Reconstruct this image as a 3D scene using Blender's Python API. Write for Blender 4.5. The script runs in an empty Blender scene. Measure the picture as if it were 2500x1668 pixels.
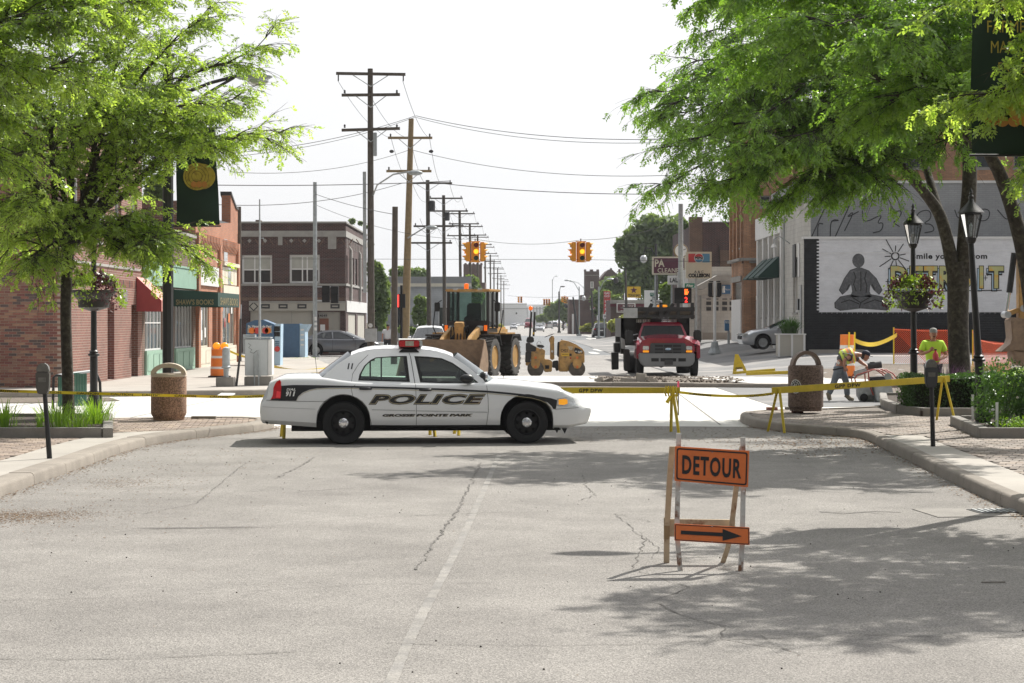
import bpy,bmesh,math,random
import numpy as np
from mathutils import Vector,Matrix
from mathutils.geometry import tessellate_polygon
R=random.Random(7)
S=bpy.context.scene
COL=S.collection
rad=math.radians
F,CH,HY,CX=4700.0,1.95,785.0,1250.0
cam=bpy.data.cameras.new('camera')
cam.lens=F/2500*36;cam.sensor_width=36;cam.shift_y=-(834-HY)/2500
cam.clip_start=.1;cam.clip_end=6000
co=bpy.data.objects.new('camera',cam);COL.objects.link(co)
co.location=(0,0,CH);co.rotation_euler=(rad(90),0,0)
S.camera=co
SUN_AZ,SUN_EL=rad(38),rad(48)
w=bpy.data.worlds.new('World');S.world=w;w.use_nodes=True
nt=w.node_tree;nt.nodes.clear()
sky=nt.nodes.new('ShaderNodeTexSky');sky.sky_type='NISHITA';sky.sun_disc=False
sky.sun_elevation=SUN_EL;sky.sun_rotation=SUN_AZ;sky.air_density=1.0;sky.dust_density=4.0;sky.ozone_density=1.0
tc=nt.nodes.new('ShaderNodeTexCoord')
nz=nt.nodes.new('ShaderNodeTexNoise');nz.inputs['Scale'].default_value=2.2;nz.inputs['Detail'].default_value=5
mp=nt.nodes.new('ShaderNodeMapping');mp.inputs['Scale'].default_value=(1,1,3)
cr=nt.nodes.new('ShaderNodeValToRGB')
cr.color_ramp.elements[0].position=.35;cr.color_ramp.elements[0].color=(9.8,9.9,10.1,1)
cr.color_ramp.elements[1].position=.7;cr.color_ramp.elements[1].color=(10.9,10.9,11.0,1)
mx=nt.nodes.new('ShaderNodeMixRGB');mx.inputs[0].default_value=.88
bg=nt.nodes.new('ShaderNodeBackground');bg.inputs['Strength'].default_value=.0495
wo=nt.nodes.new('ShaderNodeOutputWorld')
L=nt.links.new
L(tc.outputs['Generated'],mp.inputs[0]);L(mp.outputs[0],nz.inputs['Vector']);L(nz.outputs['Fac'],cr.inputs[0])
vd=nt.nodes.new('ShaderNodeVectorMath');vd.operation='DOT_PRODUCT';vd.inputs[1].default_value=(math.sin(SUN_AZ)*math.cos(SUN_EL),math.cos(SUN_AZ)*math.cos(SUN_EL),math.sin(SUN_EL))
mr=nt.nodes.new('ShaderNodeMapRange');mr.inputs[1].default_value=-.3;mr.inputs[2].default_value=.8;mr.inputs[3].default_value=.32;mr.inputs[4].default_value=1.75;mr.interpolation_type='SMOOTHSTEP'
sc=nt.nodes.new('ShaderNodeVectorMath');sc.operation='SCALE'
L(tc.outputs['Generated'],vd.inputs[0]);L(vd.outputs['Value'],mr.inputs[0]);L(cr.outputs[0],sc.inputs[0]);L(mr.outputs[0],sc.inputs['Scale'])
L(sky.outputs[0],mx.inputs[1]);L(sc.outputs[0],mx.inputs[2]);L(mx.outputs[0],bg.inputs['Color']);L(bg.outputs[0],wo.inputs[0])
sl=bpy.data.lights.new('sun','SUN');sl.energy=5.0;sl.angle=rad(.55);sl.color=(1,.955,.88)
so=bpy.data.objects.new('sun',sl);COL.objects.link(so)
SD=Vector((math.sin(SUN_AZ)*math.cos(SUN_EL),math.cos(SUN_AZ)*math.cos(SUN_EL),math.sin(SUN_EL)))
so.rotation_euler=SD.to_track_quat('Z','Y').to_euler();so.location=(10,10,30)
S.view_settings.view_transform='Standard';S.view_settings.look='None'
S.view_settings.gamma=1;S.view_settings.exposure=.45;S.view_settings.use_curve_mapping=False
S.cycles.max_bounces=7;S.cycles.transparent_max_bounces=12;S.cycles.volume_bounces=0
S.cycles.diffuse_bounces=3;S.cycles.glossy_bounces=3;S.cycles.transmission_bounces=4
def PX(px,Y):return(px-CX)*Y/F
def PZ(py,Y):return CH-(py-HY)*Y/F
def GY(py,z=0):return(CH-z)*F/(py-HY)
MATS={}
def _n(nt,t,**k):
 n=nt.nodes.new('ShaderNode'+t)
 for a,v in k.items():setattr(n,a,v)
 return n
def mat(name,col=(.5,.5,.5),rough=.6,metal=0.,var=.12,vs=2.,bump=0.,bs=40.,spec=.5,emit=0.,alpha=1.,coat=0.,col2=None,c2s=1.5,c2t=.6,isl=0.,trans=0.,grain=0.,gs=200.):
 if name in MATS:return MATS[name]
 m=bpy.data.materials.new(name);m.use_nodes=True;MATS[name]=m
 nt=m.node_tree;b=nt.nodes['Principled BSDF'];L=nt.links.new
 b.inputs['Roughness'].default_value=rough;b.inputs['Metallic'].default_value=metal
 b.inputs['Specular IOR Level'].default_value=spec;b.inputs['Coat Weight'].default_value=coat
 b.inputs['Transmission Weight'].default_value=trans
 tc=_n(nt,'TexCoord');cur=None
 rgb=_n(nt,'RGB');rgb.outputs[0].default_value=(*col,1);cur=rgb.outputs[0]
 if col2:
  n=_n(nt,'TexNoise');n.inputs['Scale'].default_value=c2s;n.inputs['Detail'].default_value=7;n.inputs['Roughness'].default_value=.65
  L(tc.outputs['Object'],n.inputs['Vector'])
  r=_n(nt,'ValToRGB');r.color_ramp.elements[0].position=c2t-.07;r.color_ramp.elements[1].position=c2t+.07
  L(n.outputs['Fac'],r.inputs[0])
  x=_n(nt,'MixRGB');x.inputs[2].default_value=(*col2,1);L(r.outputs[0],x.inputs[0]);L(cur,x.inputs[1]);cur=x.outputs[0]
 if var:
  n=_n(nt,'TexNoise');n.inputs['Scale'].default_value=vs;n.inputs['Detail'].default_value=6;n.inputs['Roughness'].default_value=.6
  L(tc.outputs['Object'],n.inputs['Vector'])
  r=_n(nt,'MapRange');r.inputs[1].default_value=.25;r.inputs[2].default_value=.75;r.inputs[3].default_value=1-var;r.inputs[4].default_value=1+var
  L(n.outputs['Fac'],r.inputs[0])
  x=_n(nt,'VectorMath',operation='SCALE');L(cur,x.inputs[0]);L(r.outputs[0],x.inputs['Scale']);cur=x.outputs[0]
 if grain:
  n=_n(nt,'TexNoise');n.inputs['Scale'].default_value=gs;n.inputs['Detail'].default_value=3
  L(tc.outputs['Object'],n.inputs['Vector'])
  r=_n(nt,'MapRange');r.inputs[1].default_value=.3;r.inputs[2].default_value=.7;r.inputs[3].default_value=1-grain;r.inputs[4].default_value=1+grain
  L(n.outputs['Fac'],r.inputs[0])
  x=_n(nt,'VectorMath',operation='SCALE');L(cur,x.inputs[0]);L(r.outputs[0],x.inputs['Scale']);cur=x.outputs[0]
 if isl:
  g=_n(nt,'NewGeometry');oi=_n(nt,'ObjectInfo');a=_n(nt,'Math',operation='ADD');f=_n(nt,'Math',operation='FRACT')
  L(g.outputs['Random Per Island'],a.inputs[0]);L(oi.outputs['Random'],a.inputs[1]);L(a.outputs[0],f.inputs[0])
  r=_n(nt,'MapRange');r.inputs[3].default_value=1-isl;r.inputs[4].default_value=1+isl;L(f.outputs[0],r.inputs[0])
  x=_n(nt,'VectorMath',operation='SCALE');L(cur,x.inputs[0]);L(r.outputs[0],x.inputs['Scale']);cur=x.outputs[0]
 L(cur,b.inputs['Base Color'])
 if emit:L(cur,b.inputs['Emission Color']);b.inputs['Emission Strength'].default_value=emit
 if alpha<1:b.inputs['Alpha'].default_value=alpha
 if bump:
  n=_n(nt,'TexNoise');n.inputs['Scale'].default_value=bs;n.inputs['Detail'].default_value=4
  L(tc.outputs['Object'],n.inputs['Vector'])
  u=_n(nt,'Bump');u.inputs['Strength'].default_value=bump;u.inputs['Distance'].default_value=.02
  L(n.outputs['Fac'],u.inputs['Height']);L(u.outputs[0],b.inputs['Normal'])
 return m
def brickmat(name,cols,mortar,bw=.215,bh=.065,mo=.01,axis='xz',rough=.85,bump=.5,dirt=.2):
 m=bpy.data.materials.new(name);m.use_nodes=True;MATS[name]=m
 nt=m.node_tree;b=nt.nodes['Principled BSDF'];L=nt.links.new;b.inputs['Roughness'].default_value=rough
 tc=_n(nt,'TexCoord');sp=_n(nt,'SeparateXYZ');cb=_n(nt,'CombineXYZ');L(tc.outputs['Object'],sp.inputs[0])
 g=_n(nt,'NewGeometry');sn=_n(nt,'SeparateXYZ');L(g.outputs['Normal'],sn.inputs[0])
 ab=_n(nt,'Math',operation='ABSOLUTE');L(sn.outputs['X'],ab.inputs[0]);gt=_n(nt,'Math',operation='GREATER_THAN');L(ab.outputs[0],gt.inputs[0]);gt.inputs[1].default_value=.7
 mxx=_n(nt,'Mix');mxx.data_type='FLOAT';L(gt.outputs[0],mxx.inputs[0]);L(sp.outputs['X'],mxx.inputs[2]);L(sp.outputs['Y'],mxx.inputs[3])
 L(mxx.outputs[0],cb.inputs[0]);L(sp.outputs['Z'],cb.inputs[1])
 br=_n(nt,'TexBrick');L(cb.outputs[0],br.inputs['Vector'])
 br.inputs['Scale'].default_value=1;br.inputs['Mortar Size'].default_value=mo;br.inputs['Mortar Smooth'].default_value=.3
 br.inputs['Brick Width'].default_value=bw;br.inputs['Row Height'].default_value=bh+mo
 br.inputs['Color1'].default_value=(*cols[0],1);br.inputs['Color2'].default_value=(*cols[1],1);br.inputs['Mortar'].default_value=(*mortar,1)
 n=_n(nt,'TexNoise');n.inputs['Scale'].default_value=.8;n.inputs['Detail'].default_value=8;L(tc.outputs['Object'],n.inputs['Vector'])
 r=_n(nt,'MapRange');r.inputs[1].default_value=.3;r.inputs[2].default_value=.7;r.inputs[3].default_value=1-dirt;r.inputs[4].default_value=1+dirt;L(n.outputs['Fac'],r.inputs[0])
 x=_n(nt,'VectorMath',operation='SCALE');L(br.outputs['Color'],x.inputs[0]);L(r.outputs[0],x.inputs['Scale']);L(x.outputs[0],b.inputs['Base Color'])
 u=_n(nt,'Bump');u.inputs['Strength'].default_value=bump;u.inputs['Distance'].default_value=.01;u.invert=True
 L(br.outputs['Fac'],u.inputs['Height']);L(u.outputs[0],b.inputs['Normal'])
 return m
def palette(name,cols,rough=.85,bump=.3,bs=120,var=.15,vs=1.5):
 m=bpy.data.materials.new(name);m.use_nodes=True;MATS[name]=m
 nt=m.node_tree;b=nt.nodes['Principled BSDF'];L=nt.links.new;b.inputs['Roughness'].default_value=rough
 tc=_n(nt,'TexCoord');g=_n(nt,'NewGeometry');oi=_n(nt,'ObjectInfo');a=_n(nt,'Math',operation='ADD');f=_n(nt,'Math',operation='FRACT')
 L(g.outputs['Random Per Island'],a.inputs[0]);L(oi.outputs['Random'],a.inputs[1]);L(a.outputs[0],f.inputs[0])
 r=_n(nt,'ValToRGB');r.color_ramp.interpolation='CONSTANT'
 while len(r.color_ramp.elements)<len(cols):r.color_ramp.elements.new(.5)
 for i,c in enumerate(cols):r.color_ramp.elements[i].position=i/len(cols);r.color_ramp.elements[i].color=(*c,1)
 L(f.outputs[0],r.inputs[0])
 n=_n(nt,'TexNoise');n.inputs['Scale'].default_value=vs;n.inputs['Detail'].default_value=8;L(g.outputs['Position'],n.inputs['Vector'])
 q=_n(nt,'MapRange');q.inputs[1].default_value=.3;q.inputs[2].default_value=.7;q.inputs[3].default_value=1-var;q.inputs[4].default_value=1+var;L(n.outputs['Fac'],q.inputs[0])
 x=_n(nt,'VectorMath',operation='SCALE');L(r.outputs[0],x.inputs[0]);L(q.outputs[0],x.inputs['Scale']);L(x.outputs[0],b.inputs['Base Color'])
 n=_n(nt,'TexNoise');n.inputs['Scale'].default_value=bs;L(g.outputs['Position'],n.inputs['Vector'])
 u=_n(nt,'Bump');u.inputs['Strength'].default_value=bump;u.inputs['Distance'].default_value=.005;L(n.outputs['Fac'],u.inputs['Height']);L(u.outputs[0],b.inputs['Normal'])
 return m
def leafmat(name,c1,c2,tr,tw=.5):
 m=bpy.data.materials.new(name);m.use_nodes=True;MATS[name]=m
 nt=m.node_tree;nt.nodes.remove(nt.nodes['Principled BSDF']);out=nt.nodes['Material Output'];L=nt.links.new
 g=_n(nt,'NewGeometry');r=_n(nt,'MixRGB');r.inputs[1].default_value=(*c1,1);r.inputs[2].default_value=(*c2,1)
 n=_n(nt,'TexNoise');n.inputs['Scale'].default_value=1.1;n.inputs['Detail'].default_value=3;L(g.outputs['Position'],n.inputs['Vector'])
 a=_n(nt,'Math',operation='MULTIPLY_ADD');a.inputs[1].default_value=.5;a.use_clamp=True;L(g.outputs['Random Per Island'],a.inputs[0])
 q=_n(nt,'MapRange');q.inputs[1].default_value=.35;q.inputs[2].default_value=.65;q.inputs[3].default_value=0;q.inputs[4].default_value=.5;L(n.outputs['Fac'],q.inputs[0]);L(q.outputs[0],a.inputs[2])
 L(a.outputs[0],r.inputs[0])
 d=_n(nt,'BsdfDiffuse');L(r.outputs[0],d.inputs[0])
 t=_n(nt,'BsdfTranslucent');x=_n(nt,'MixRGB',blend_type='MULTIPLY');x.inputs[0].default_value=1;x.inputs[2].default_value=(*tr,1);L(r.outputs[0],x.inputs[1]);L(x.outputs[0],t.inputs[0])
 gl=_n(nt,'BsdfGlossy');gl.inputs['Roughness'].default_value=.4;gl.inputs[0].default_value=(.9,.95,.9,1)
 s1=_n(nt,'MixShader');s1.inputs[0].default_value=tw;L(d.outputs[0],s1.inputs[1]);L(t.outputs[0],s1.inputs[2])
 s2=_n(nt,'MixShader');s2.inputs[0].default_value=.06;L(s1.outputs[0],s2.inputs[1]);L(gl.outputs[0],s2.inputs[2])
 L(s2.outputs[0],out.inputs[0]);return m
def glassmat(name,tint=(.75,.9,.82),t=.75,rough=.02):
 m=bpy.data.materials.new(name);m.use_nodes=True;MATS[name]=m
 nt=m.node_tree;nt.nodes.remove(nt.nodes['Principled BSDF']);out=nt.nodes['Material Output'];L=nt.links.new
 tr=_n(nt,'BsdfTransparent');tr.inputs[0].default_value=(tint[0]*t,tint[1]*t,tint[2]*t,1)
 gl=_n(nt,'BsdfGlossy');gl.inputs['Roughness'].default_value=rough;gl.inputs[0].default_value=(.9,.93,.95,1)
 fr=_n(nt,'Fresnel');fr.inputs['IOR'].default_value=1.5
 s=_n(nt,'MixShader');L(fr.outputs[0],s.inputs[0]);L(tr.outputs[0],s.inputs[1]);L(gl.outputs[0],s.inputs[2]);L(s.outputs[0],out.inputs[0]);return m
I4=Matrix.Identity(4)
def T(x=0,y=0,z=0):return Matrix.Translation((x,y,z))
def RZ(a):return Matrix.Rotation(a,4,'Z')
def RX(a):return Matrix.Rotation(a,4,'X')
def RY(a):return Matrix.Rotation(a,4,'Y')
class MB:
 def __init__(s,M=None):s.v=[];s.f=[];s.m=[];s.M=M or I4
 def add(s,vs,fs,mi=0,M=None):
  k=len(s.v);A=s.M@M if M is not None else s.M
  s.v+=[tuple(A@Vector(p))for p in vs]if A is not I4 else[tuple(p)for p in vs]
  s.f+=[tuple(i+k for i in f)for f in fs];s.m+=[mi]*len(fs);return s
 def box(s,x0,x1,y0,y1,z0,z1,mi=0,M=None):
  return s.add([(x0,y0,z0),(x1,y0,z0),(x1,y1,z0),(x0,y1,z0),(x0,y0,z1),(x1,y0,z1),(x1,y1,z1),(x0,y1,z1)],[(0,3,2,1),(4,5,6,7),(0,1,5,4),(1,2,6,5),(2,3,7,6),(3,0,4,7)],mi,M)
 def cbox(s,c,d,mi=0,M=None):return s.box(c[0]-d[0]/2,c[0]+d[0]/2,c[1]-d[1]/2,c[1]+d[1]/2,c[2]-d[2]/2,c[2]+d[2]/2,mi,M)
 def prism(s,pts,a,b,plane='xz',mi=0,M=None):
  n=len(pts);f={'xz':lambda u,v,t:(u,t,v),'xy':lambda u,v,t:(u,v,t),'yz':lambda u,v,t:(t,u,v)}[plane]
  vs=[f(u,v,a)for u,v in pts]+[f(u,v,b)for u,v in pts]
  return s.add(vs,[tuple(range(n)),tuple(range(2*n-1,n-1,-1))]+[(i,n+i,n+(i+1)%n,(i+1)%n)for i in range(n)],mi,M)
 def holed(s,outer,holes,a,b,mi=0,fn=None):
  loops=[outer]+holes;tri=tessellate_polygon([[Vector((p[0],p[1],0))for p in l]for l in loops])
  flat=[p for l in loops for p in l];n=len(flat);fn=fn or(lambda x,z,y:(x,y,z))
  vs=[fn(x,z,a)for x,z in flat]+[fn(x,z,b)for x,z in flat];fs=[tuple(t)for t in tri]+[tuple(n+i for i in reversed(t))for t in tri]
  k=0
  for l in loops:
   for i in range(len(l)):j=(i+1)%len(l);fs.append((k+i,k+j,n+k+j,n+k+i))
   k+=len(l)
  return s.add(vs,fs,mi)
 def tube(s,pts,r,n=8,mi=0,cap=True,M=None):
  pts=[Vector(p)for p in pts];rs=r if isinstance(r,(list,tuple))else[r]*len(pts);vs=[];up=None
  for i,p in enumerate(pts):
   d=(pts[min(i+1,len(pts)-1)]-pts[max(i-1,0)]).normalized()
   if up is None:up=Vector((0,0,1))if abs(d.z)<.9 else Vector((1,0,0))
   a=d.cross(up).normalized();up=a.cross(d).normalized()
   for k in range(n):t=2*math.pi*k/n;vs.append(p+a*(math.cos(t)*rs[i])+up*(math.sin(t)*rs[i]))
  m=len(pts);fs=[(i*n+k,i*n+(k+1)%n,(i+1)*n+(k+1)%n,(i+1)*n+k)for i in range(m-1)for k in range(n)]
  if cap:fs+=[tuple(range(n-1,-1,-1)),tuple((m-1)*n+k for k in range(n))]
  return s.add(vs,fs,mi,M)
 def lathe(s,prof,n=20,axis='z',mi=0,M=None,cap=True):
  f={'z':lambda r,h,c,q:(r*c,r*q,h),'y':lambda r,h,c,q:(r*c,h,r*q),'x':lambda r,h,c,q:(h,r*c,r*q)}[axis];vs=[]
  for r,h in prof:
   for k in range(n):t=2*math.pi*k/n;vs.append(f(r,h,math.cos(t),math.sin(t)))
  m=len(prof);fs=[(i*n+k,i*n+(k+1)%n,(i+1)*n+(k+1)%n,(i+1)*n+k)for i in range(m-1)for k in range(n)]
  if cap and prof[0][0]>1e-6:fs.append(tuple(range(n-1,-1,-1)))
  if cap and prof[-1][0]>1e-6:fs.append(tuple((m-1)*n+k for k in range(n)))
  return s.add(vs,fs,mi,M)
 def sph(s,c,r,n=10,mi=0):
  rx,ry,rz=(r,r,r)if not isinstance(r,(tuple,list))else r;vs=[];fs=[]
  m=max(4,n//2)
  for i in range(m+1):
   a=math.pi*i/m
   for k in range(n):t=2*math.pi*k/n;vs.append((c[0]+rx*math.sin(a)*math.cos(t),c[1]+ry*math.sin(a)*math.sin(t),c[2]-rz*math.cos(a)))
  for i in range(m):
   for k in range(n):fs.append((i*n+k,i*n+(k+1)%n,(i+1)*n+(k+1)%n,(i+1)*n+k))
  return s.add(vs,fs,mi)
 def grid(s,P,mi=0,closed=False):
  m,n=len(P),len(P[0]);q=n if closed else n-1
  return s.add([p for r in P for p in r],[(i*n+k,i*n+(k+1)%n,(i+1)*n+(k+1)%n,(i+1)*n+k)for i in range(m-1)for k in range(q)],mi)
 def mesh(s,mats,smooth=None,bevel=0,weld=False):
  me=bpy.data.meshes.new('m');me.from_pydata(s.v,[],s.f)
  for m in(mats if isinstance(mats,(list,tuple))else[mats]):me.materials.append(MATS[m]if isinstance(m,str)else m)
  if any(s.m):me.polygons.foreach_set('material_index',s.m)
  b=bmesh.new();b.from_mesh(me)
  if weld:bmesh.ops.remove_doubles(b,verts=b.verts,dist=1e-4)
  bmesh.ops.recalc_face_normals(b,faces=b.faces)
  if bevel:
   es=[e for e in b.edges if len(e.link_faces)==2 and e.calc_face_angle(0)>.6]
   bmesh.ops.bevel(b,geom=es,offset=bevel,segments=2,affect='EDGES',clamp_overlap=True)
  b.to_mesh(me);b.free()
  if smooth is None and bevel:smooth=50
  if smooth:
   me.polygons.foreach_set('use_smooth',[True]*len(me.polygons));me.set_sharp_from_angle(angle=rad(smooth))
  return me
 def build(s,name,mats,parent=None,smooth=None,bevel=0,weld=False,**k):
  return link(name,s.mesh(mats,smooth,bevel,weld),parent,**k)
def link(name,me,parent=None,label=None,cat=None,group=None,kind=None,loc=None):
 o=bpy.data.objects.new(name,me)
 if me is not None and me.name=='m':me.name=name
 COL.objects.link(o)
 if parent:o.parent=parent
 if loc is not None:o.location=loc
 return tag(o,label,cat,group,kind)
def tag(o,label=None,cat=None,group=None,kind=None):
 if label:o['label']=label
 if cat:o['category']=cat
 if group:o['group']=group
 if kind:o['kind']=kind
 return o
def thing(name,label,cat,loc=(0,0,0),rz=0,group=None):
 o=bpy.data.objects.new(name,None);COL.objects.link(o);o.location=loc;o.rotation_euler=(0,0,rz);o.empty_display_size=.3
 return tag(o,label,cat,group)
def kids(o):return[c for c in COL.objects if c.parent==o]
def dup(o,loc=None,rz=None,label=None,group=None,parent=None):
 c=o.copy();COL.objects.link(c);c.parent=parent
 if loc is not None:c.location=loc
 if rz is not None:c.rotation_euler=(0,0,rz)
 if label:c['label']=label
 if group:c['group']=group
 for k in KID.get(o.name,None)or kids(o):dup(k,parent=c)
 return c
KID={}
_tx={}
def textmesh(s,shear=0,off=0,res=3,spacing=1.0):
 k=(s,shear,off,spacing)
 if k in _tx:return _tx[k]
 c=bpy.data.curves.new('t','FONT');c.body=s;c.shear=shear;c.offset=off;c.resolution_u=res;c.space_character=spacing;c.fill_mode='BOTH'
 o=bpy.data.objects.new('t',c);COL.objects.link(o);dg=bpy.context.evaluated_depsgraph_get();me=bpy.data.meshes.new_from_object(o.evaluated_get(dg))
 vs=[tuple(v.co)for v in me.vertices];fs=[tuple(p.vertices)for p in me.polygons]
 bpy.data.objects.remove(o);bpy.data.curves.remove(c);bpy.data.meshes.remove(me);_tx[k]=(vs,fs);return vs,fs
def text(mb,s,x0,x1,z0,z1,y,mi=0,fn=None,shear=0,off=0,depth=.0015,spacing=1.0,up=None,base=None):
 vs,fs=textmesh(s,shear,off,spacing=spacing)
 if not vs:return
 xs=[v[0]for v in vs];ys=[v[1]for v in vs];a,b,c,d=min(xs),max(xs),min(ys),max(ys)
 fn=fn or(lambda x,z,yy:(x,yy,z))
 P=[(x0+(v[0]-a)/(b-a)*(x1-x0),z0+(v[1]-c)/(d-c)*(z1-z0))for v in vs]
 mb.add([fn(x,z,y)for x,z in P],fs,mi)
def spl(tab,x):
 if x<=tab[0][0]:return tab[0][1]
 for(a,b),(c,d)in zip(tab,tab[1:]):
  if x<=c:return b+(d-b)*(x-a)/(c-a)
 return tab[-1][1]
def spls(tab,x):
 n=len(tab)
 if x<=tab[0][0]:return tab[0][1]
 if x>=tab[-1][0]:return tab[-1][1]
 for i in range(n-1):
  if x<=tab[i+1][0]:
   x0,y0=tab[i];x1,y1=tab[i+1];h=x1-x0;t=(x-x0)/h
   m0=(y1-tab[i-1][1])/(x1-tab[i-1][0])if i else(y1-y0)/h
   m1=(tab[i+2][1]-y0)/(tab[i+2][0]-x0)if i+2<n else(y1-y0)/h
   return(2*t**3-3*t**2+1)*y0+(t**3-2*t**2+t)*h*m0+(-2*t**3+3*t**2)*y1+(t**3-t**2)*h*m1
def crop(ox,oy,s,Y,px0=None):
 x0=0 if px0 is None else PX(px0,Y)
 return lambda x,y:(PX(ox+x/s,Y)-x0,PZ(oy+y/s,Y))
def inset(P,k,dz=0):
 cx=sum(p[0]for p in P)/len(P);cz=sum(p[1]for p in P)/len(P);return[(cx+(x-cx)*k,cz+(z-cz)*k)for x,z in P]
def scatter_fast(name,V,Fc,mats,parent=None,mi=None,**k):
 me=bpy.data.meshes.new(name);n=len(V);m=len(Fc)
 me.vertices.add(n);me.vertices.foreach_set('co',V.astype(np.float32).ravel())
 me.loops.add(m*Fc.shape[1]);me.loops.foreach_set('vertex_index',Fc.astype(np.int32).ravel())
 me.polygons.add(m);me.polygons.foreach_set('loop_start',(np.arange(m)*Fc.shape[1]).astype(np.int32))
 me.update(calc_edges=True)
 for q in(mats if isinstance(mats,(list,tuple))else[mats]):me.materials.append(MATS[q]if isinstance(q,str)else q)
 if mi is not None:me.polygons.foreach_set('material_index',mi.astype(np.int32))
 return link(name,me,parent,**k)
mat('black_paint',(.012,.013,.015),.35,var=.1,coat=.2)
mat('iron_black',(.015,.015,.016),.42,var=.25,vs=8,bump=.15,bs=60)
mat('rubber',(.012,.012,.013),.8,var=.3,vs=6,bump=.3,bs=60)
mat('tyre_dusty',(.07,.068,.064),.9,var=.35,vs=4,bump=.3,bs=50)
mat('dark',(.01,.01,.011),.7)
mat('white_paint',(.74,.75,.76),.22,var=.07,vs=1.2,coat=.7)
mat('white',(.75,.75,.74),.6,var=.08)
mat('letter_black',(.012,.012,.013),.5,var=.15,vs=9)
mat('letter_white',(.72,.72,.70),.6)
mat('chrome',(.75,.75,.76),.15,1.0,var=.05)
mat('steel',(.42,.44,.45),.45,.7,var=.2,vs=6)
mat('galv',(.38,.41,.42),.55,.3,var=.25,vs=7,bump=.1)
mat('cat_yellow',(.46,.27,.09),.55,var=.3,vs=5,col2=(.26,.17,.085),c2s=6,c2t=.60,bump=.1)
mat('barrier_yellow',(.62,.46,.03),.6,var=.15,vs=7,col2=(.30,.24,.10),c2s=14,c2t=.68,bump=.2,bs=50)
mat('tape_yellow',(.85,.62,.02),.45,var=.05)
mat('orange',(.75,.20,.03),.5,var=.1,vs=6)
mat('amber',(.95,.38,.02),.25,var=.1,emit=.35)
mat('red_lens',(.55,.01,.015),.12,var=.1,coat=.6)
mat('sign_orange',(.66,.16,.035),.5,var=.1,vs=9,col2=(.5,.13,.04),c2s=5,c2t=.62,grain=.08,gs=260)
mat('concrete',(.36,.335,.30),.9,var=.14,vs=1.2,bump=.25,bs=60,grain=.08,gs=150)
mat('new_concrete',(.56,.55,.52),.85,var=.10,vs=.35,col2=(.47,.45,.42),c2s=.5,c2t=.62,bump=.1,bs=40,grain=.05,gs=90)
mat('kerb_concrete',(.25,.222,.19),.9,var=.2,vs=2.5,bump=.4,bs=50,grain=.15,gs=120,isl=.08)
mat('planter_concrete',(.25,.235,.215),.9,var=.2,vs=3,bump=.5,bs=90,grain=.25,gs=160,isl=.05)
mat('soil',(.06,.045,.035),.95,var=.5,vs=14,bump=1,bs=40)
mat('bark',(.05,.042,.033),.95,var=.55,vs=14,bump=1,bs=22,col2=(.09,.08,.06),c2s=9,c2t=.55)
mat('wood_pole',(.10,.085,.07),.9,var=.3,vs=5,bump=.4,bs=30)
mat('wood_pole_brown',(.27,.20,.11),.9,var=.2,vs=5,bump=.4,bs=30)
mat('wood_grey',(.2,.18,.155),.9,var=.3,vs=5,bump=.4,bs=30)
mat('skin',(.42,.2,.13),.5,var=.1)
mat('glass_dark',(.03,.035,.04),.06,var=.2,vs=1.2,spec=.8)
mat('glass_shop',(.10,.115,.12),.08,var=.5,vs=.9,spec=.8)
glassmat('glass_clear',(.72,.9,.82),.88)
glassmat('glass_tint',(.5,.58,.53),.72)
# ground, roads, kerbs, pavements
def rise(x,y):
 def sm(t):t=max(0,min(1,t));return t*t*(3-2*t)
 return sm((x-7)/7)*(sm((y-57)/12)*.52+sm((y-80)/25)*.3)
def zg(x,y):return rise(x,y)
def asphalt(name,c1,c2,grain=.35):
 m=bpy.data.materials.new(name);m.use_nodes=True;MATS[name]=m
 nt=m.node_tree;b=nt.nodes['Principled BSDF'];L=nt.links.new;b.inputs['Roughness'].default_value=.85;b.inputs['Specular IOR Level'].default_value=.35
 g=_n(nt,'NewGeometry')
 def N(s,d,lo,hi,a,bb,r=.6):
  n=_n(nt,'TexNoise');n.inputs['Scale'].default_value=s;n.inputs['Detail'].default_value=d;n.inputs['Roughness'].default_value=r;L(g.outputs['Position'],n.inputs['Vector'])
  q=_n(nt,'MapRange');q.inputs[1].default_value=lo;q.inputs[2].default_value=hi;q.inputs[3].default_value=a;q.inputs[4].default_value=bb;L(n.outputs['Fac'],q.inputs[0]);return n,q.outputs[0]
 n0,f0=N(.35,5,.35,.65,0,1)
 mx=_n(nt,'MixRGB');L(f0,mx.inputs[0]);mx.inputs[1].default_value=(*c1,1);mx.inputs[2].default_value=(*c2,1)
 _,f1=N(1.3,8,.3,.7,.84,1.14,.7);_,f2=N(85,3,.3,.7,1-grain,1+grain)
 v=_n(nt,'TexVoronoi');v.inputs['Scale'].default_value=110;L(g.outputs['Position'],v.inputs['Vector'])
 sv=_n(nt,'SeparateXYZ');L(v.outputs['Color'],sv.inputs[0])
 q=_n(nt,'MapRange');q.inputs[1].default_value=0;q.inputs[2].default_value=1;q.inputs[3].default_value=.62;q.inputs[4].default_value=1.42;L(sv.outputs[0],q.inputs[0])
 cur=mx.outputs[0]
 for f in(f1,f2,q.outputs[0]):
  x=_n(nt,'VectorMath',operation='SCALE');L(cur,x.inputs[0]);L(f,x.inputs['Scale']);cur=x.outputs[0]
 L(cur,b.inputs['Base Color'])
 u=_n(nt,'Bump');u.inputs['Strength'].default_value=.55;u.inputs['Distance'].default_value=.006;L(v.outputs['Distance'],u.inputs['Height']);L(u.outputs[0],b.inputs['Normal'])
asphalt('asphalt_old',(.184,.173,.160),(.240,.227,.210))
asphalt('asphalt_blue',(.135,.145,.155),(.17,.178,.185),.15)
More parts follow.
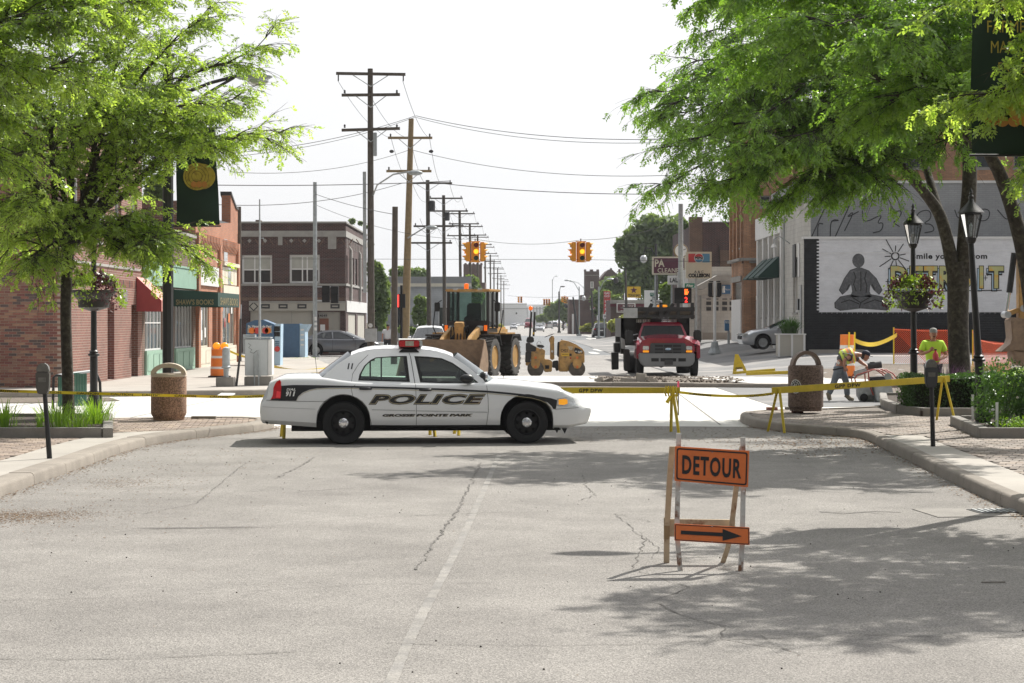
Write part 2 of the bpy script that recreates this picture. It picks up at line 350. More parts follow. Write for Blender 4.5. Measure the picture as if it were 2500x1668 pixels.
asphalt('asphalt_light',(.235,.225,.215),(.29,.28,.265),.15)
mat('earth',(.13,.12,.08),.95,var=.3,vs=.05)
mat('gravel',(.155,.13,.105),.95,var=.35,vs=6,bump=1,bs=30,grain=.4,gs=22)
def sheet(name,poly,z,m,kind='structure',parent=None):
 b=MB();b.add([(x,y,z)for x,y in poly],[tuple(range(len(poly)))]);return b.build(name,m,parent,kind=kind)
sheet('ground',[(-1500,-60),(1500,-60),(1500,3000),(-1500,3000)],-.03,'earth')
def strip(pts,w,z,jit=0):
 b=MB();V=[];n=len(pts)
 for i,p in enumerate(pts):
  a=Vector(pts[max(i-1,0)]);c=Vector(pts[min(i+1,n-1)]);t=(c-a).normalized();ww=(w[i]if isinstance(w,list)else w)*R.uniform(1-jit,1+jit)/2
  V.append([(p[0]-t.y*ww,p[1]+t.x*ww,z),(p[0]+t.y*ww,p[1]-t.x*ww,z)])
 b.grid(V);return b
def blob(cx,cy,rx,ry,z,m,name,par,n=26,ragged=.35,ang=0):
 b=MB();v=[]
 for k in range(n):t=6.283*k/n;q=1+R.uniform(-ragged,ragged);x,y=rx*q*math.cos(t),ry*q*math.sin(t);v.append((cx+x*math.cos(ang)-y*math.sin(ang),cy+x*math.sin(ang)+y*math.cos(ang),z))
 b.add(v,[tuple(range(n))]);return b.build(name,m,par)
RK=[(5.1,-20),(5.1,10),(5.1,16),(5.12,19.25),(5.27,22.4),(5.5,26),(5.67,29.3),(5.85,31.6),(5.72,32.5),(5.2,33.4),(4.75,34.2),(4.42,35.6),(4.40,37),(4.53,38.4),(4.9,39.3),(5.6,39.9),(7.2,40.6),(9,42.8),(12,44),(30,44.5)]
LK=[(-5.5,-20),(-5.55,10),(-5.6,18),(-5.67,21.3),(-5.72,23.6),(-5.73,25.9),(-5.8,28.4),(-5.7,30.65),(-5.2,32.3),(-4.55,33.8),(-4.35,35),(-4.45,36.2),(-5.2,36.8),(-5.9,36.7),(-8,36.3),(-12,35.6),(-40,35)]
sheet('road',[(-6.2,-20),(6,-20),(6.4,30),(6.6,35.3),(2.4,35.9),(-5,35.2),(-6.6,30)],0,'asphalt_old')
sheet('cross_street',[(-60,34.5),(-5,35.1),(2.4,35.8),(6.6,35.1),(60,43),(60,60),(8,58),(-60,60)],-.004,'new_concrete')
sheet('intersection',[(-40,60),(60,58),(60,112),(-40,112)],-.012,'asphalt_light')
sheet('far_street',[(-34,112),(20,112),(20,262),(-34,262)],-.012,'asphalt_blue')
sheet('distant_street',[(-9,262),(15,262),(18,1400),(-4,1400)],-.012,'asphalt_light')
b=MB();xs=[6,7,8,9,10,11,12,13,14,16,20,30,60];ys=[44,50,56,58,60,62,64,66,68,70,75,80,85,90,95,100,105,115,140,200]
b.grid([[(x,y,zg(x,y)+(.002 if y<60 else .01))for x in xs]for y in ys])
mat('side_ground',(.17,.17,.17),.9,var=.18,vs=.6,col2=(.34,.32,.30),c2s=.14,c2t=.56,bump=.3,bs=20,grain=.15,gs=40)  # grey asphalt, its colour darkened to stand in for shade from the buildings
b.build('side_road','side_ground',kind='structure',smooth=60)
for k in range(-9,14):strip([(k*3.9+.03*k,36.3),(k*3.9+.8,57.5)],.03,.001).build('slab_joint','joint',bpy.data.objects['cross_street'])if 'joint' in MATS or mat('joint',(.2,.19,.18),.9)else 0
for y in(40.2,44.1,48,52):strip([(-40,y-1.5),(40,y+1.2)],.028,.0015).build('slab_joint','joint',bpy.data.objects['cross_street'])
def offset_in(path,d,side):
 out=[]
 for i,p in enumerate(path):
  a=Vector(path[max(i-1,0)]);c=Vector(path[min(i+1,len(path)-1)]);t=(c-a).normalized();nrm=Vector((t.y,-t.x))*side
  out.append((p[0]+nrm.x*d,p[1]+nrm.y*d))
 return out
def resample(path,step):
 out=[];
 for a,c in zip(path,path[1:]):
  n=max(1,int((Vector(c)-Vector(a)).length/step));out+=[(a[0]+(c[0]-a[0])*k/n,a[1]+(c[1]-a[1])*k/n)for k in range(n)]
 return out+[path[-1]]
def chaikin(p,n=2):
 for _ in range(n):
  q=[p[0]]
  for a,c in zip(p,p[1:]):q+=[(a[0]*.75+c[0]*.25,a[1]*.75+c[1]*.25),(a[0]*.25+c[0]*.75,a[1]*.25+c[1]*.75)]
  p=q+[p[-1]]
 return p
def kerb(parent,path,side,h,wd,seg,ymax=200,xlim=60):
 path=resample(chaikin(path,2),.25);acc=0;cur=[path[0]]
 for a,c in zip(path,path[1:]):
  acc+=(Vector(c)-Vector(a)).length;cur.append(c)
  if acc>=seg or c==path[-1]:
   if abs(cur[0][0])<xlim and cur[0][1]>8:kstone(parent,cur,side,h+R.uniform(-.006,.006),wd)
   acc=0;cur=[c]
def kstone(parent,pts,side,h,wd):
 A=pts;t0=(Vector(A[1])-Vector(A[0])).normalized()*.006;A=[(A[0][0]+t0.x,A[0][1]+t0.y)]+A[1:-1]+[(A[-1][0]-t0.x,A[-1][1]-t0.y)]
 prof=[(0,-.02),(.012,h-.035),(.03,h-.008),(.05,h),(wd,h),(wd,-.02)]
 rows=[offset_in(A,d,side)for d,_ in prof];b=MB()
 P=[[(rows[k][i][0],rows[k][i][1],prof[k][1])for k in range(6)]for i in range(len(A))]
 b.grid(P,closed=True);n=len(A);b.f+=[(0,1,2,3,4,5),tuple((n-1)*6+k for k in(5,4,3,2,1,0))];b.m+=[0,0]
 b.build('kerb_stone','kerb_concrete',parent,smooth=40)
def inside(poly,x,y):
 r=False;n=len(poly)
 for i in range(n):
  x1,y1=poly[i];x2,y2=poly[(i+1)%n]
  if(y1>y)!=(y2>y)and x<(x2-x1)*(y-y1)/(y2-y1)+x1:r=not r
 return r
mat('mortar',(.16,.14,.12),.95,var=.2,vs=3);mat('mortar_light',(.42,.34,.29),.95,var=.15,vs=3)
palette('paver_tan',[(.27,.21,.165),(.30,.235,.185),(.245,.195,.16),(.285,.23,.19),(.23,.18,.15)],var=.2,vs=1.2)
palette('paver_grey',[(.25,.21,.18),(.285,.235,.195),(.225,.195,.17),(.265,.23,.20),(.21,.18,.155)],var=.25,vs=1.2)
def paver_mesh(m,a=.205,c=.102):
 b=MB();e=.006;x,y=a/2,c/2
 b.add([(-x,-y,0),(x,-y,0),(x,y,0),(-x,y,0),(-x+e,-y+e,.008),(x-e,-y+e,.008),(x-e,y-e,.008),(-x+e,y-e,.008)],[(4,5,6,7),(0,1,5,4),(1,2,6,5),(2,3,7,6),(3,0,4,7)])
 return b.mesh(m)
def pavers(parent,poly,holes,z,m,ang,lim=300,a=.21,c=.21):
 me=paver_mesh(m,a-.012,c-.012);ca,sa=math.cos(ang),math.sin(ang)
 xs=[p[0]for p in poly];ys=[p[1]for p in poly];cx,cy=sum(xs)/len(xs),sum(ys)/len(ys);r=30;L=[]
 for j in range(-int(r/c),int(r/c)):
  for i in range(-int(r/a),int(r/a)):
   u=(i+.5*(j%2))*a;v=j*c;x=cx+u*ca-v*sa;y=cy+u*sa+v*ca
   if inside(poly,x,y)and abs(x)<y*.275 and not any(inside(h,x,y)for h in holes):L.append((x,y))
 L.sort(key=lambda p:p[0]**2+p[1]**2);b=MB(RZ(0));vs=[tuple(v.co)for v in me.vertices];fs=[tuple(p.vertices)for p in me.polygons];V=[];FF=[]
 for k,(x,y)in enumerate(L):
  dz=R.uniform(-.002,.003)
  if k<lim:
   o=link('paver',me,parent,loc=(x,y,z+dz));o.rotation_euler=(R.uniform(-.01,.01),R.uniform(-.01,.01),ang+R.uniform(-.015,.015))
  else:n=len(V);V+=[(x+p[0]*ca-p[1]*sa,y+p[0]*sa+p[1]*ca,z+dz+p[2])for p in vs];FF+=[tuple(q+n for q in f)for f in fs]
 b.v=V;b.f=FF;b.m=[0]*len(FF);b.build('pavers',m,parent,kind='stuff')
PH=.128
LP=chaikin(LK,2);RP=chaikin(RK,2)
lw=offset_in(LP,.30,-1);rw=offset_in(RP,.17,1)
poly=lw+[(-40,-20)]
ls=MB().prism(poly,-.02,PH-.012,'xy').build('pavement','mortar',kind='structure')
kerb(ls,LK,-1,PH+.012,.31,1.7,xlim=13)
ap=offset_in(LP,.95,-1);apr=MB().prism([p for p in lw if p[1]<32.4 and p[0]>-6.5]+[p for p in reversed(ap)if p[1]<31.9 and p[0]>-7],PH-.02,PH+.006,'xy').build('apron','concrete',ls)
pl_left=[(-14,30.1),(-6.25,30.1),(-7.25,34.9),(-14,34.9)]
ppoly=[p for p in ap if p[1]<31 and p[0]>-7.2]+[p for p in lw if p[1]>32 and p[0]>-12.0]+[(-12,35.4),(-12,17)]
pavers(ls,ppoly,[pl_left],PH-.006,'paver_tan',.12)
poly=rw+[(40,44),(40,-20)]
rs=MB().prism(poly,-.02,PH-.012,'xy').build('pavement','mortar',kind='structure')
kerb(rs,RK,1,PH+.012,.18,1.9,xlim=14)
pl_r1=[(7.9,41.2),(7.63,38.1),(7.9,36.9),(13.5,36.9),(13.5,45),(8.6,45)]
pl_r2=[(7.75,34),(7.3,30),(13,30),(13,34)]
pl_r0=[(6.3,39.7),(7.7,39.2),(7.9,41.2),(7,40.6)]
ap2=offset_in(RP,.75,1);MB().prism([p for p in rw if p[1]<31]+[p for p in reversed(ap2)if p[1]<31],PH-.02,PH+.006,'xy').build('apron','concrete',rs)
pavers(rs,[p for p in ap2 if p[1]<31]+[p for p in rw if 31<p[1]<40.5 and p[0]<7.6]+[(8,41),(14,41),(14,10)],[pl_r1,pl_r2,pl_r0],PH-.006,'paver_grey',-.35)
fk=[(-40,48.6),(-14,49.2),(-10.6,49.8),(-6.3,51.2),(-5.2,53),(-4.9,57),(-4.9,61.5)]
fp=chaikin(fk,2);fi=offset_in(fp,.17,-1)
fs=MB().prism(fi+[(-4.9,62),(-12.2,112),(-40,112)],-.02,.125,'xy').build('pavement','concrete',kind='structure')
kerb(fs,fk,-1,.14,.18,2.2,xlim=16)
b=MB()
def slab(poly,z,name='concrete_slab'):return MB().prism(poly,-.02,z,'xy').build(name,'new_concrete',sl2,bevel=.012)
sl2=sheet('crossing_base',[(-4.9,57.5),(12,56.4),(12,64),(-4.9,64)],.001,'gravel')
mk=[(-4.6,58.6),(0,58.4),(3,57.8),(8,56.3),(12,55.6),(30,54.5)]
kerb(sl2,mk,-1,.125,.3,2.4,xlim=20)
slab([(-4.5,58.95),(-.3,58.75),(-.3,64.8),(-4.5,64.8)],.118)
slab([(-.28,58.74),(2.55,58.25),(2.9,64.8),(-.28,64.8)],.118)
slab([(7.2,56.95),(12.4,55.95),(13.2,62.3),(5.4,64.4)],.118)
slab([(12.43,55.94),(20,55.6),(20,61.5),(13.23,62.28)],.118)
b=MB();
P=[[(2.5+i*.28,58.3+j*.5,.05+.03*math.sin(i*1.3+j)+R.uniform(-.015,.03)+.05*(j>2))for i in range(18)]for j in range(13)]
b.grid(P);b.build('dirt_bed','gravel',kind='structure')
b=MB()
for _ in range(500):x=R.uniform(2.7,7.2);y=R.uniform(58.5,64);r=R.uniform(.02,.06);b.sph((x,y,.1+r*.3),(r,r,r*.7),5)
b.build('rubble','gravel',kind='stuff',label='loose broken stones and dirt where the pavement slab is missing',cat='rubble')
t=thing('concrete_chunk','broken concrete chunks on the edge of the new slab left of the truck','rubble',(3.2,58.9,.1))
for x,h,dx in((-.55,.13,.25),(-.25,.1,.3),(.35,.12,.45),(.75,.26,.3),(1.05,.12,.3)):
 q=MB(T(x,R.uniform(-.1,.1),h/2)@RY(R.uniform(-.4,.4))@RZ(R.uniform(-.5,.5)));q.cbox((0,0,0),(dx,.2,h));q.build('chunk','wood_grey' if h<.12 else 'concrete',t,bevel=.01)
sheet('gravel_strip',[(-30,45.4),(-11.4,45.9),(-9.6,47.2),(-10.3,49.2),(-14,48.9),(-30,48.3)],.012,'gravel')
for px,py,w_,h_ in((1436,821,7,2),(1441,828,6,2),(1447,826,4,2),(1451,835,6,2),(1443,841,8,3),(1455,849,7,3),(1461,855,6,3),(1449,862,6,3)):
 y0,y1=GY(py+h_),GY(py-h_);blob(PX(px,(y0+y1)/2),(y0+y1)/2,.28,(y1-y0)/2,.0,'faded_paint','worn_lane_mark',bpy.data.objects['far_street'],12,.2)if 'faded_paint' in MATS or mat('faded_paint',(.5,.5,.48),.8,var=.2)else 0
def gp(x,y):Y=GY(y);return(PX(x,Y),Y)
def wob(pts,amp,step=.12):
 o=[];s=R.uniform(0,50)
 for x,y in resample(pts,step):s+=1;o.append((x+R.uniform(-amp,amp),y+R.uniform(-amp,amp)))
 return o
road=bpy.data.objects['road']
m=mat('faded_line',(.25,.237,.217),.85,var=.25,vs=2.5,col2=(.205,.196,.184),c2s=3,c2t=.5,grain=.3,gs=90)
cl=[gp(945,1690),gp(1005,1548),gp(1112,1351),gp(1165,1235),gp(1218,1112)]
b=strip(resample(chaikin(cl,2),.08),.07,.004,.12);b.build('centre_line','faded_line',road)
mat('crack_fill',(.115,.108,.1),.95,var=.3,vs=5)
cracks=[([gp(1175,1130),gp(1150,1180),gp(1115,1250),gp(1060,1330),gp(1020,1392)],.03),([gp(0,1467),gp(300,1460),gp(600,1445),gp(900,1428),gp(1200,1424)],.014),([gp(0,1610),gp(250,1611),gp(470,1603),gp(720,1592)],.018),([gp(945,1572),gp(1250,1578),gp(1600,1573),gp(1780,1562)],.016),([gp(1720,1573),gp(1760,1563),gp(2100,1552),gp(2500,1556)],.018),([gp(640,1255),gp(900,1262),gp(1250,1252),gp(1600,1258)],.013),([gp(500,1298),gp(640,1288),gp(880,1266),gp(1250,1250)],.016),([gp(600,1201),gp(720,1202),gp(860,1192)],.03),([gp(670,1170),gp(720,1145),gp(770,1117)],.03),([gp(1500,1255),gp(1575,1320),gp(1545,1390),gp(1680,1435),gp(1595,1470),gp(1680,1510),gp(1770,1530),gp(1760,1560),gp(1930,1590)],.018),([gp(1425,1160),gp(1430,1190),gp(1455,1210),gp(1410,1225)],.02),([gp(1500,1255),gp(1590,1275)],.015),([gp(1830,1190),gp(2000,1205),gp(2150,1200)],.015),([gp(2000,1252),gp(2100,1250),gp(2160,1256)],.02),([gp(400,1388),gp(560,1392),gp(690,1395)],.01),([gp(600,1130),gp(480,1230),gp(350,1255)],.016),([gp(1560,1300),gp(1610,1340),gp(1590,1365)],.014),([gp(1850,1550),gp(1900,1580),gp(1960,1600)],.01)]
for p,wd in cracks:strip(wob(p,wd*1.1,.1),wd*.42,.006,.8).build('crack','crack_fill',road)
mat('stain_rust',(.13,.07,.04),.9,var=.6,vs=9,alpha=.42);mat('stain_dark',(.09,.085,.08),.8,var=.4,vs=3,alpha=.45);mat('wet',(.12,.12,.12),.05,var=.1,alpha=.6)
g0=gp(1950,1082);blob(g0[0],g0[1],1.0,.6,.005,'stain_dark','dirt_patch',road,40,.5)
g0=gp(480,1290);blob(g0[0],g0[1],.5,.06,.007,'stain_dark','dirt_patch',road,20,.4,.1)
mat('leaf_litter',(.20,.12,.06),.9,var=.4,vs=30,isl=.4);mat('grit',(.10,.09,.08),.9,var=.3,vs=30,isl=.5)
V=[];FQ=[]
def flake(x,y,s,z=.008):
 a=R.uniform(0,6.28);q=R.uniform(.25,.6);c,d=math.cos(a)*s,math.sin(a)*s;n=len(V)
 V.extend([(x-c,y-d,z),(x+d*q,y-c*q,z+s*.3),(x+c,y+d,z+s*.1),(x-d*q,y+c*q,z+s*.25)]);FQ.append((n,n+1,n+2,n+3))
for path,sgn in((LP,1),(RP,-1)):
 pp=[p for p in path if p[1]<36]
 for _ in range(2600):
  i=R.randrange(len(pp)-1);t=R.random();x=pp[i][0]+(pp[i+1][0]-pp[i][0])*t;y=pp[i][1]+(pp[i+1][1]-pp[i][1])*t
  if y<12:continue
  d=abs(R.gauss(0,.12))+.01;flake(x+sgn*d,y,R.uniform(.006,.022))
for _ in range(900):flake(R.gauss(-4.6,.8),R.uniform(17,30),R.uniform(.006,.02))
for _ in range(1500):g0=gp(R.gauss(2000,120),R.gauss(1083,14));flake(g0[0],g0[1],R.uniform(.006,.03))
for _ in range(500):flake(R.uniform(-5,5),R.uniform(10,34),R.uniform(.004,.011))
for _ in range(900):flake(R.uniform(1,4.6),R.uniform(31,35.5),R.uniform(.006,.02))
for _ in range(5200):g0=gp(30,1258);flake(g0[0]+R.gauss(0,.45),g0[1]+R.gauss(0,.28)+R.choice((0,0,-.5)),R.uniform(.004,.013),.003)
for _ in range(900):g0=gp(R.gauss(300,60),R.gauss(1180,8));flake(g0[0],g0[1],R.uniform(.004,.012),.003)
scatter_fast('leaf_litter',np.array(V),np.array(FQ),'leaf_litter',kind='stuff',label='dry leaves, twigs and grit swept along the kerbs and over the road',cat='litter')
V=[];FQ=[]
b=MB()
for _ in range(170):x,y=R.uniform(-5,5),R.uniform(10.5,30);r=R.uniform(.003,.008);b.sph((x,y,r*.5),r,5)
b.build('pebbles','grit',kind='stuff',label='small dark stones lying loose on the near asphalt',cat='pebbles')
t=thing('wood_stick','thin splinter of wood lying on the shaded road at the right','stick',(*gp(2425,1424),.0));MB(RZ(.05)).box(-.09,.09,-.006,.006,.004,.012).build('stick','wood_grey',t)
g0=gp(2445,1250);t=thing('storm_drain','iron storm drain grate in a concrete apron by the right kerb','drain',(g0[0]-.08,g0[1],0),.1)
MB().box(-.75,.42,-.5,.35,.0,.007).build('apron','planter_concrete',t);MB().box(-.22,.36,-.2,.2,.007,.012).build('frame','iron_black',t)
for k in range(8):MB().box(-.18+k*.065,-.155+k*.065,-.17,.17,.012,.02).build('bar','steel',t)
strip([gp(2000,1250),gp(2060,1255),gp(2140,1249),gp(2200,1252)],.03,.006).build('crack','crack_fill',road)
# cars
def zband(z,tab):return spl(tab,z)
def car(name,label,cat,loc,rz,p,group=None,detail=2):
 t=thing(name,label,cat,loc,rz,group)
 W=p['W']/2;wb=p['wb'];wr=p['wr'];ar=p['ar']
 x0,x1=p['x0'],p['x1'];top=p['top'];bot=p['bot'];xr,xf=p['xr'],p['xf'];bz=p['belt']
 Pt=p.get('plan',[(x0,.80),(x0+.06,.88),(x0+.2,.945),(x0+.6,.985),(0.3,1),(wb-.1,.995),(wb+.35,.97),(x1-.3,.90),(x1-.1,.80),(x1,.68)])
 St=p.get('sec',[(.15,.93),(.28,.955),(.4,.985),(.55,1.0),(.75,.995),(.9,.975),(1.0,.945),(1.15,.90)])
 hw=lambda x,z:W*spls(Pt,x)*spl(St,z)
 n=46 if detail>1 else 26;st=[x0+(x1-x0)*(.5-.5*math.cos(math.pi*i/(n-1)))*.5+(x1-x0)*i/(n-1)*.5 for i in range(n)]
 st=[x for x in st if all(abs(abs(x-a)-ar)>.02 for a in(0,wb))]
 for a in(0,wb):st+=[a-ar-.004,a+ar+.004]+[a+ar*math.sin(math.pi*(k/12-.5))for k in range(13)]
 st.sort();n=len(st);fz=.5;bot0=bot
 def arch(x):
  z=spl(bot0,x)
  for a in(0,wb):
   if abs(x-a)<=ar+.001:z=max(z,wr+.02+math.sqrt(max(0,ar*ar-(x-a)**2)))
  return z
 def wx(x,z):
  if x<x0+fz:u=(x0+fz-x)/fz;return x0+fz-u*(x0+fz-spls(xr,z))
  if x>x1-fz:u=(x-x1+fz)/fz;return x1-fz+u*(spls(xf,z)-x1+fz)
  return x
 def ring(x):
  zt=spls(top,x);zb=arch(x);zs=zt-.085;r=[]
  for f in(0,.1,.28,.42,.56,.7,.85,1):z=zb+f*(zs-zb);r.append((hw(x,z)*(.93 if f==0 else 1),z))
  h=hw(x,zs);r+=[(h*.985,zs+.035),(h*.95,zs+.062),(h*.87,zt-.006),(h*.5,zt+.022),(h*.2,zt+.03)]
  L_=[(wx(x,z),-y,z)for y,z in r]+[(wx(x,z),y,z)for y,z in reversed(r)]
  return L_
 rows=[ring(x)for x in st];b=MB();b.grid(rows,closed=True);m=len(rows[0]);k=(n-1)*m
 b.f+=[tuple(range(m)),tuple(k+i for i in range(m-1,-1,-1))];b.m+=[0,0]
 gx0,gx1=p['cab']
 for i,f in enumerate(b.f):
  if len(f)==4:
   c=[b.v[q]for q in f];cx=sum(v[0]for v in c)/4;cy=sum(abs(v[1])for v in c)/4;cz=sum(v[2]for v in c)/4
   if gx0+.12<cx<gx1-.15 and cy<W*.8 and cz>bz-.12:b.m[i]=1
   if max(v[2]for v in c)-spl(bot0,cx)>.1 and max(abs(cx)<ar,abs(cx-wb)<ar)and abs(sum(v[1]for v in c))<.05:b.m[i]=1
   if cz<p.get('skirt',.3)and abs(cx-wb/2)<wb/2+.1:b.m[i]=1
   if 'clad' in p and cz<p['clad']:b.m[i]=2
 body=b.build('body',[p['paint'],'dark',p.get('cladm','dark')],t,smooth=38)
 tum=p.get('tum',.62);hb=lambda x:W*spls(Pt,x)*.905
 def side(x,z,d=0):return-(hb(x)-(z-bz)*tum-.10*max(0,z-bz-.25))-d
 for s in(1,-1):
  NW=len(p['wins'])
  fn=lambda x,z,y,s=s:(x,s*(side(x,z)+y),z)
  b=MB();b.holed(p['gh'],p['wins'],0,.035,0,fn);b.build('cabin_side',[p['paint']],t,smooth=30)
  for wi_,wn in enumerate(p['wins']):
   q=MB();q.holed(wn,[inset(wn,.90)],.004,.02,0,fn);fr=q.build('window','rubber',t)
   g=MB();g.add([fn(x,z,.012)for x,z in inset(wn,.91)],[tuple(range(len(wn)))]);g.build('pane',p.get('glass','glass_tint' if wi_ else 'glass_clear'),fr)  # front door pane tinted darker to stand in for the dim cabin
 re=p['roof'];b=MB();rows=[]
 for x,z in resample3(re,.12):
  h=-side(x,z)-.004;rows.append([(x,u*h,z+.05*(1-abs(u)**2.4))for u in[q/8 for q in range(-8,9)]])
 b.grid(rows);b.build('roof',p['paint'],t,smooth=60)
 for nm,(a,c2),bl,mt in(('windshield',p['ws'],p.get('wsb',.16),p.get('wglass','glass_dark')),('rear_window',p['rw'],-.12,p.get('wglass','glass_dark'))):
  rows=[]
  for k in range(7):
   f=k/6;x=a[0]+(c2[0]-a[0])*f;z=a[1]+(c2[1]-a[1])*f;h=-side(x,z)-.02
   rows.append([(x+bl*(1-(u*u))*(1-.4*f),u*h,z+(.05*f+.012)*(1-abs(u)**2.4))for u in[q/8 for q in range(-8,9)]])
  b=MB();b.grid(rows);b.build(nm,mt,t,smooth=60)
 for ax in(0,wb):
  for s in(-1,1):
   wh=wheel(t,wr,p.get('ww',.21),s,p.get('wheel','alloy'));wh.location=(ax,s*(W-.145-p.get('wi',0)),wr)
 for ax in(0,wb):MB().box(ax-ar+.01,ax+ar-.01,-W+.3,W-.3,.26,min(wr+ar,spls(top,ax)-.15)).build('wheel_well','dark',t)
 b=MB();b.box(x0+.5,x1-.5,-W*.72,W*.72,.2,spl(bot,wb/2)+.12);b.build('underbody','dark',t)
 return t,hw,side,wx
def resample3(p,step):
 o=[];ts=[(0,p[0])];x=[q[0]for q in p];lo,hi=min(x),max(x);n=max(2,int((hi-lo)/step));tb=sorted(p)
 return[(lo+(hi-lo)*i/n,spls(tb,lo+(hi-lo)*i/n))for i in range(n+1)]
WM={}
mat('rim_black',(.012,.012,.013),.5,var=.3,vs=9)
def wheel(par,r,w,s,kind):
 key=(r,w,s,kind)
 if key not in WM:
  ty=MB();h=w/2;ri=r*.64;prof=[(ri,-h*.8),(r*.8,-h),(r*.95,-h*.95),(r,-h*.75)]
  prof=prof+[(a,-c)for a,c in reversed(prof)];ty.lathe(prof,36,'y',cap=False);tym=ty.mesh('rubber' if kind!='loader' else 'tyre_dusty',40)
  b=MB();o=s*h
  b.lathe([(ri*.98,-o*.6),(ri*1.01,o*.82),(ri*.95,o*.86),(ri*.88,o*.55),(ri*.8,o*.3),(ri*.3,o*.45 if kind=='steel' else o*.5),(.001,o*.5)],32,'y',0)
  rm={'steel':'rim_black','alloy':'dark','truck':'steel','plain':'steel'}[kind]
  if kind=='alloy':
   for k in range(8):
    b.box(ri*.15,ri*.93,-.025,.025,-.018,.018,1,T(0,o*.84,0)@RY(k*math.pi/4))
   b.lathe([(ri*.93,o*.80),(ri*1.0,o*.90),(ri*1.0,o*.7)],32,'y',1)
  if kind=='steel':
   for k in range(8):
    a=k*math.pi/4;b.lathe([(.026,o*.40),(.026,o*.46),(.02,o*.40)],10,'y',2,T(ri*.68*math.cos(a),0,ri*.68*math.sin(a)))
   for k in range(5):a=k*1.2566;b.lathe([(.012,o*.5),(.012,o*.62)],8,'y',1,T(.075*math.cos(a),0,.075*math.sin(a)))
  rim=b.mesh([rm,'steel','dark'],40)
  hc=MB();hc.lathe([(.088,o*.5),(.088,o*.72),(.07,o*.86),(.045,o*.9),(.04,o*1.02),(.001,o*1.05)],20,'y')
  for k in range(5):a=k*1.2566+.6;hc.sph((.062*math.cos(a),o*.88,.062*math.sin(a)),.018,8)
  WM[key]=(tym,rim,hc.mesh('chrome',50)if kind=='steel' else None)
 a,b_,c=WM[key];e=link('wheel',a,par);link('rim',b_,e)
 if c:link('hubcap',c,e)
 return e
cv=lambda X,Y:((X-645)/399,(708-(X-645)*25/1163-Y)/399)
pc=dict(W=1.97,wb=2.915,wr=.338,ar=.425,x0=-1.33,x1=3.98,paint='white_paint',wheel='steel',ww=.235,belt=.99,cab=(-.35,2.2),skirt=.33,top=[(-1.33,1.0),(-1.15,1.055),(-.9,1.075),(-.35,1.075),(0,1.03),(.4,1.0),(1.9,.985),(2.2,.995),(2.5,.99),(2.9,.955),(3.3,.905),(3.6,.855),(3.8,.80),(3.98,.74)],bot=[(-1.33,.33),(-.8,.30),(-.42,.27),(.42,.235),(2.5,.235),(3.3,.235),(3.6,.24),(3.98,.30)],xr=[(.25,-1.22),(.38,-1.31),(.62,-1.32),(.70,-1.29),(.74,-1.23),(.95,-1.19),(1.02,-1.14),(1.08,-1.08)],xf=[(.2,3.72),(.3,3.90),(.42,3.955),(.53,3.975),(.58,3.94),(.62,3.84),(.72,3.80),(.78,3.72),(.85,3.6),(1.0,3.4)],gh=[cv(505,300),cv(512,286),cv(600,205),cv(690,147),cv(760,120),cv(850,103),cv(1000,98),cv(1150,99),cv(1270,116),cv(1345,142),cv(1440,205),cv(1530,278),cv(1545,300),cv(1520,330),cv(1300,332),cv(700,325)],wins=[[cv(737,303),cv(745,265),cv(775,210),cv(815,172),cv(850,155),cv(950,146),cv(1047,142),cv(1066,306)],[cv(1095,142),cv(1180,143),cv(1270,152),cv(1340,180),cv(1420,235),cv(1500,300),cv(1502,314),cv(1130,307)]],roof=[cv(690,146),cv(760,119),cv(850,102),cv(1000,97),cv(1150,98),cv(1270,115),cv(1345,141)],ws=(cv(1560,292),cv(1345,143)),rw=(cv(500,290),cv(695,148)),wglass='glass_tint')
PLOC=(PX(645/2.67+600,31.5),31.45,0);PRZ=.07
pcar,hw,side,wx=car('police_car','white police sedan parked across the road, black side stripe and red light bar','police car',PLOC,PRZ,pc)
mat('gold',(.42,.36,.22),.4,var=.1);mat('decal_black',(.013,.013,.014),.3,var=.1,coat=.3)
def dec(d):return lambda x,z,y:(wx(x,z),-(hw(x,z)+d),z)
def conform(pts,d,name,m,par=pcar,step=.06):
 b=bmesh.new();vs=[b.verts.new((x,0,z))for x,z in pts];b.faces.new(vs);lo=min(x for x,z in pts);hi=max(x for x,z in pts)
 x=lo+step
 while x<hi:bmesh.ops.bisect_plane(b,geom=b.verts[:]+b.edges[:]+b.faces[:],plane_co=(x,0,0),plane_no=(1,0,0));x+=step
 for z in[.3+.06*i for i in range(14)]:bmesh.ops.bisect_plane(b,geom=b.verts[:]+b.edges[:]+b.faces[:],plane_co=(0,0,z),plane_no=(0,0,1))
 f=dec(d)
 for v in b.verts:v.co=f(v.co.x,v.co.z,0)
 me=bpy.data.meshes.new(name);b.to_mesh(me);b.free();me.materials.append(MATS[m]);return link(name,me,par)
up=[(232,345),(330,338),(480,336),(700,336),(1000,338),(1300,342),(1560,350),(1700,360),(1850,374),(1960,390),(2003,402)]
lo_=[(1994,457),(1978,460),(1965,440),(1940,418),(1900,400),(1840,386),(1700,372),(1560,362),(1300,353),(1000,349),(700,347),(560,350),(480,355),(430,366),(390,384),(362,408),(348,437),(234,437)]
conform([cv(*q)for q in up+lo_],.004,'stripe','decal_black')
g1=[(350,437),(366,408),(394,386),(434,369),(482,358),(560,354),(700,351),(1000,353),(1300,357),(1560,366),(1700,376),(1840,390),(1896,404),(1934,422),(1958,443),(1971,460)]
conform([cv(*q)for q in g1+[(x,y+3.2)for x,y in reversed(g1)]],.005,'pinstripe','gold')
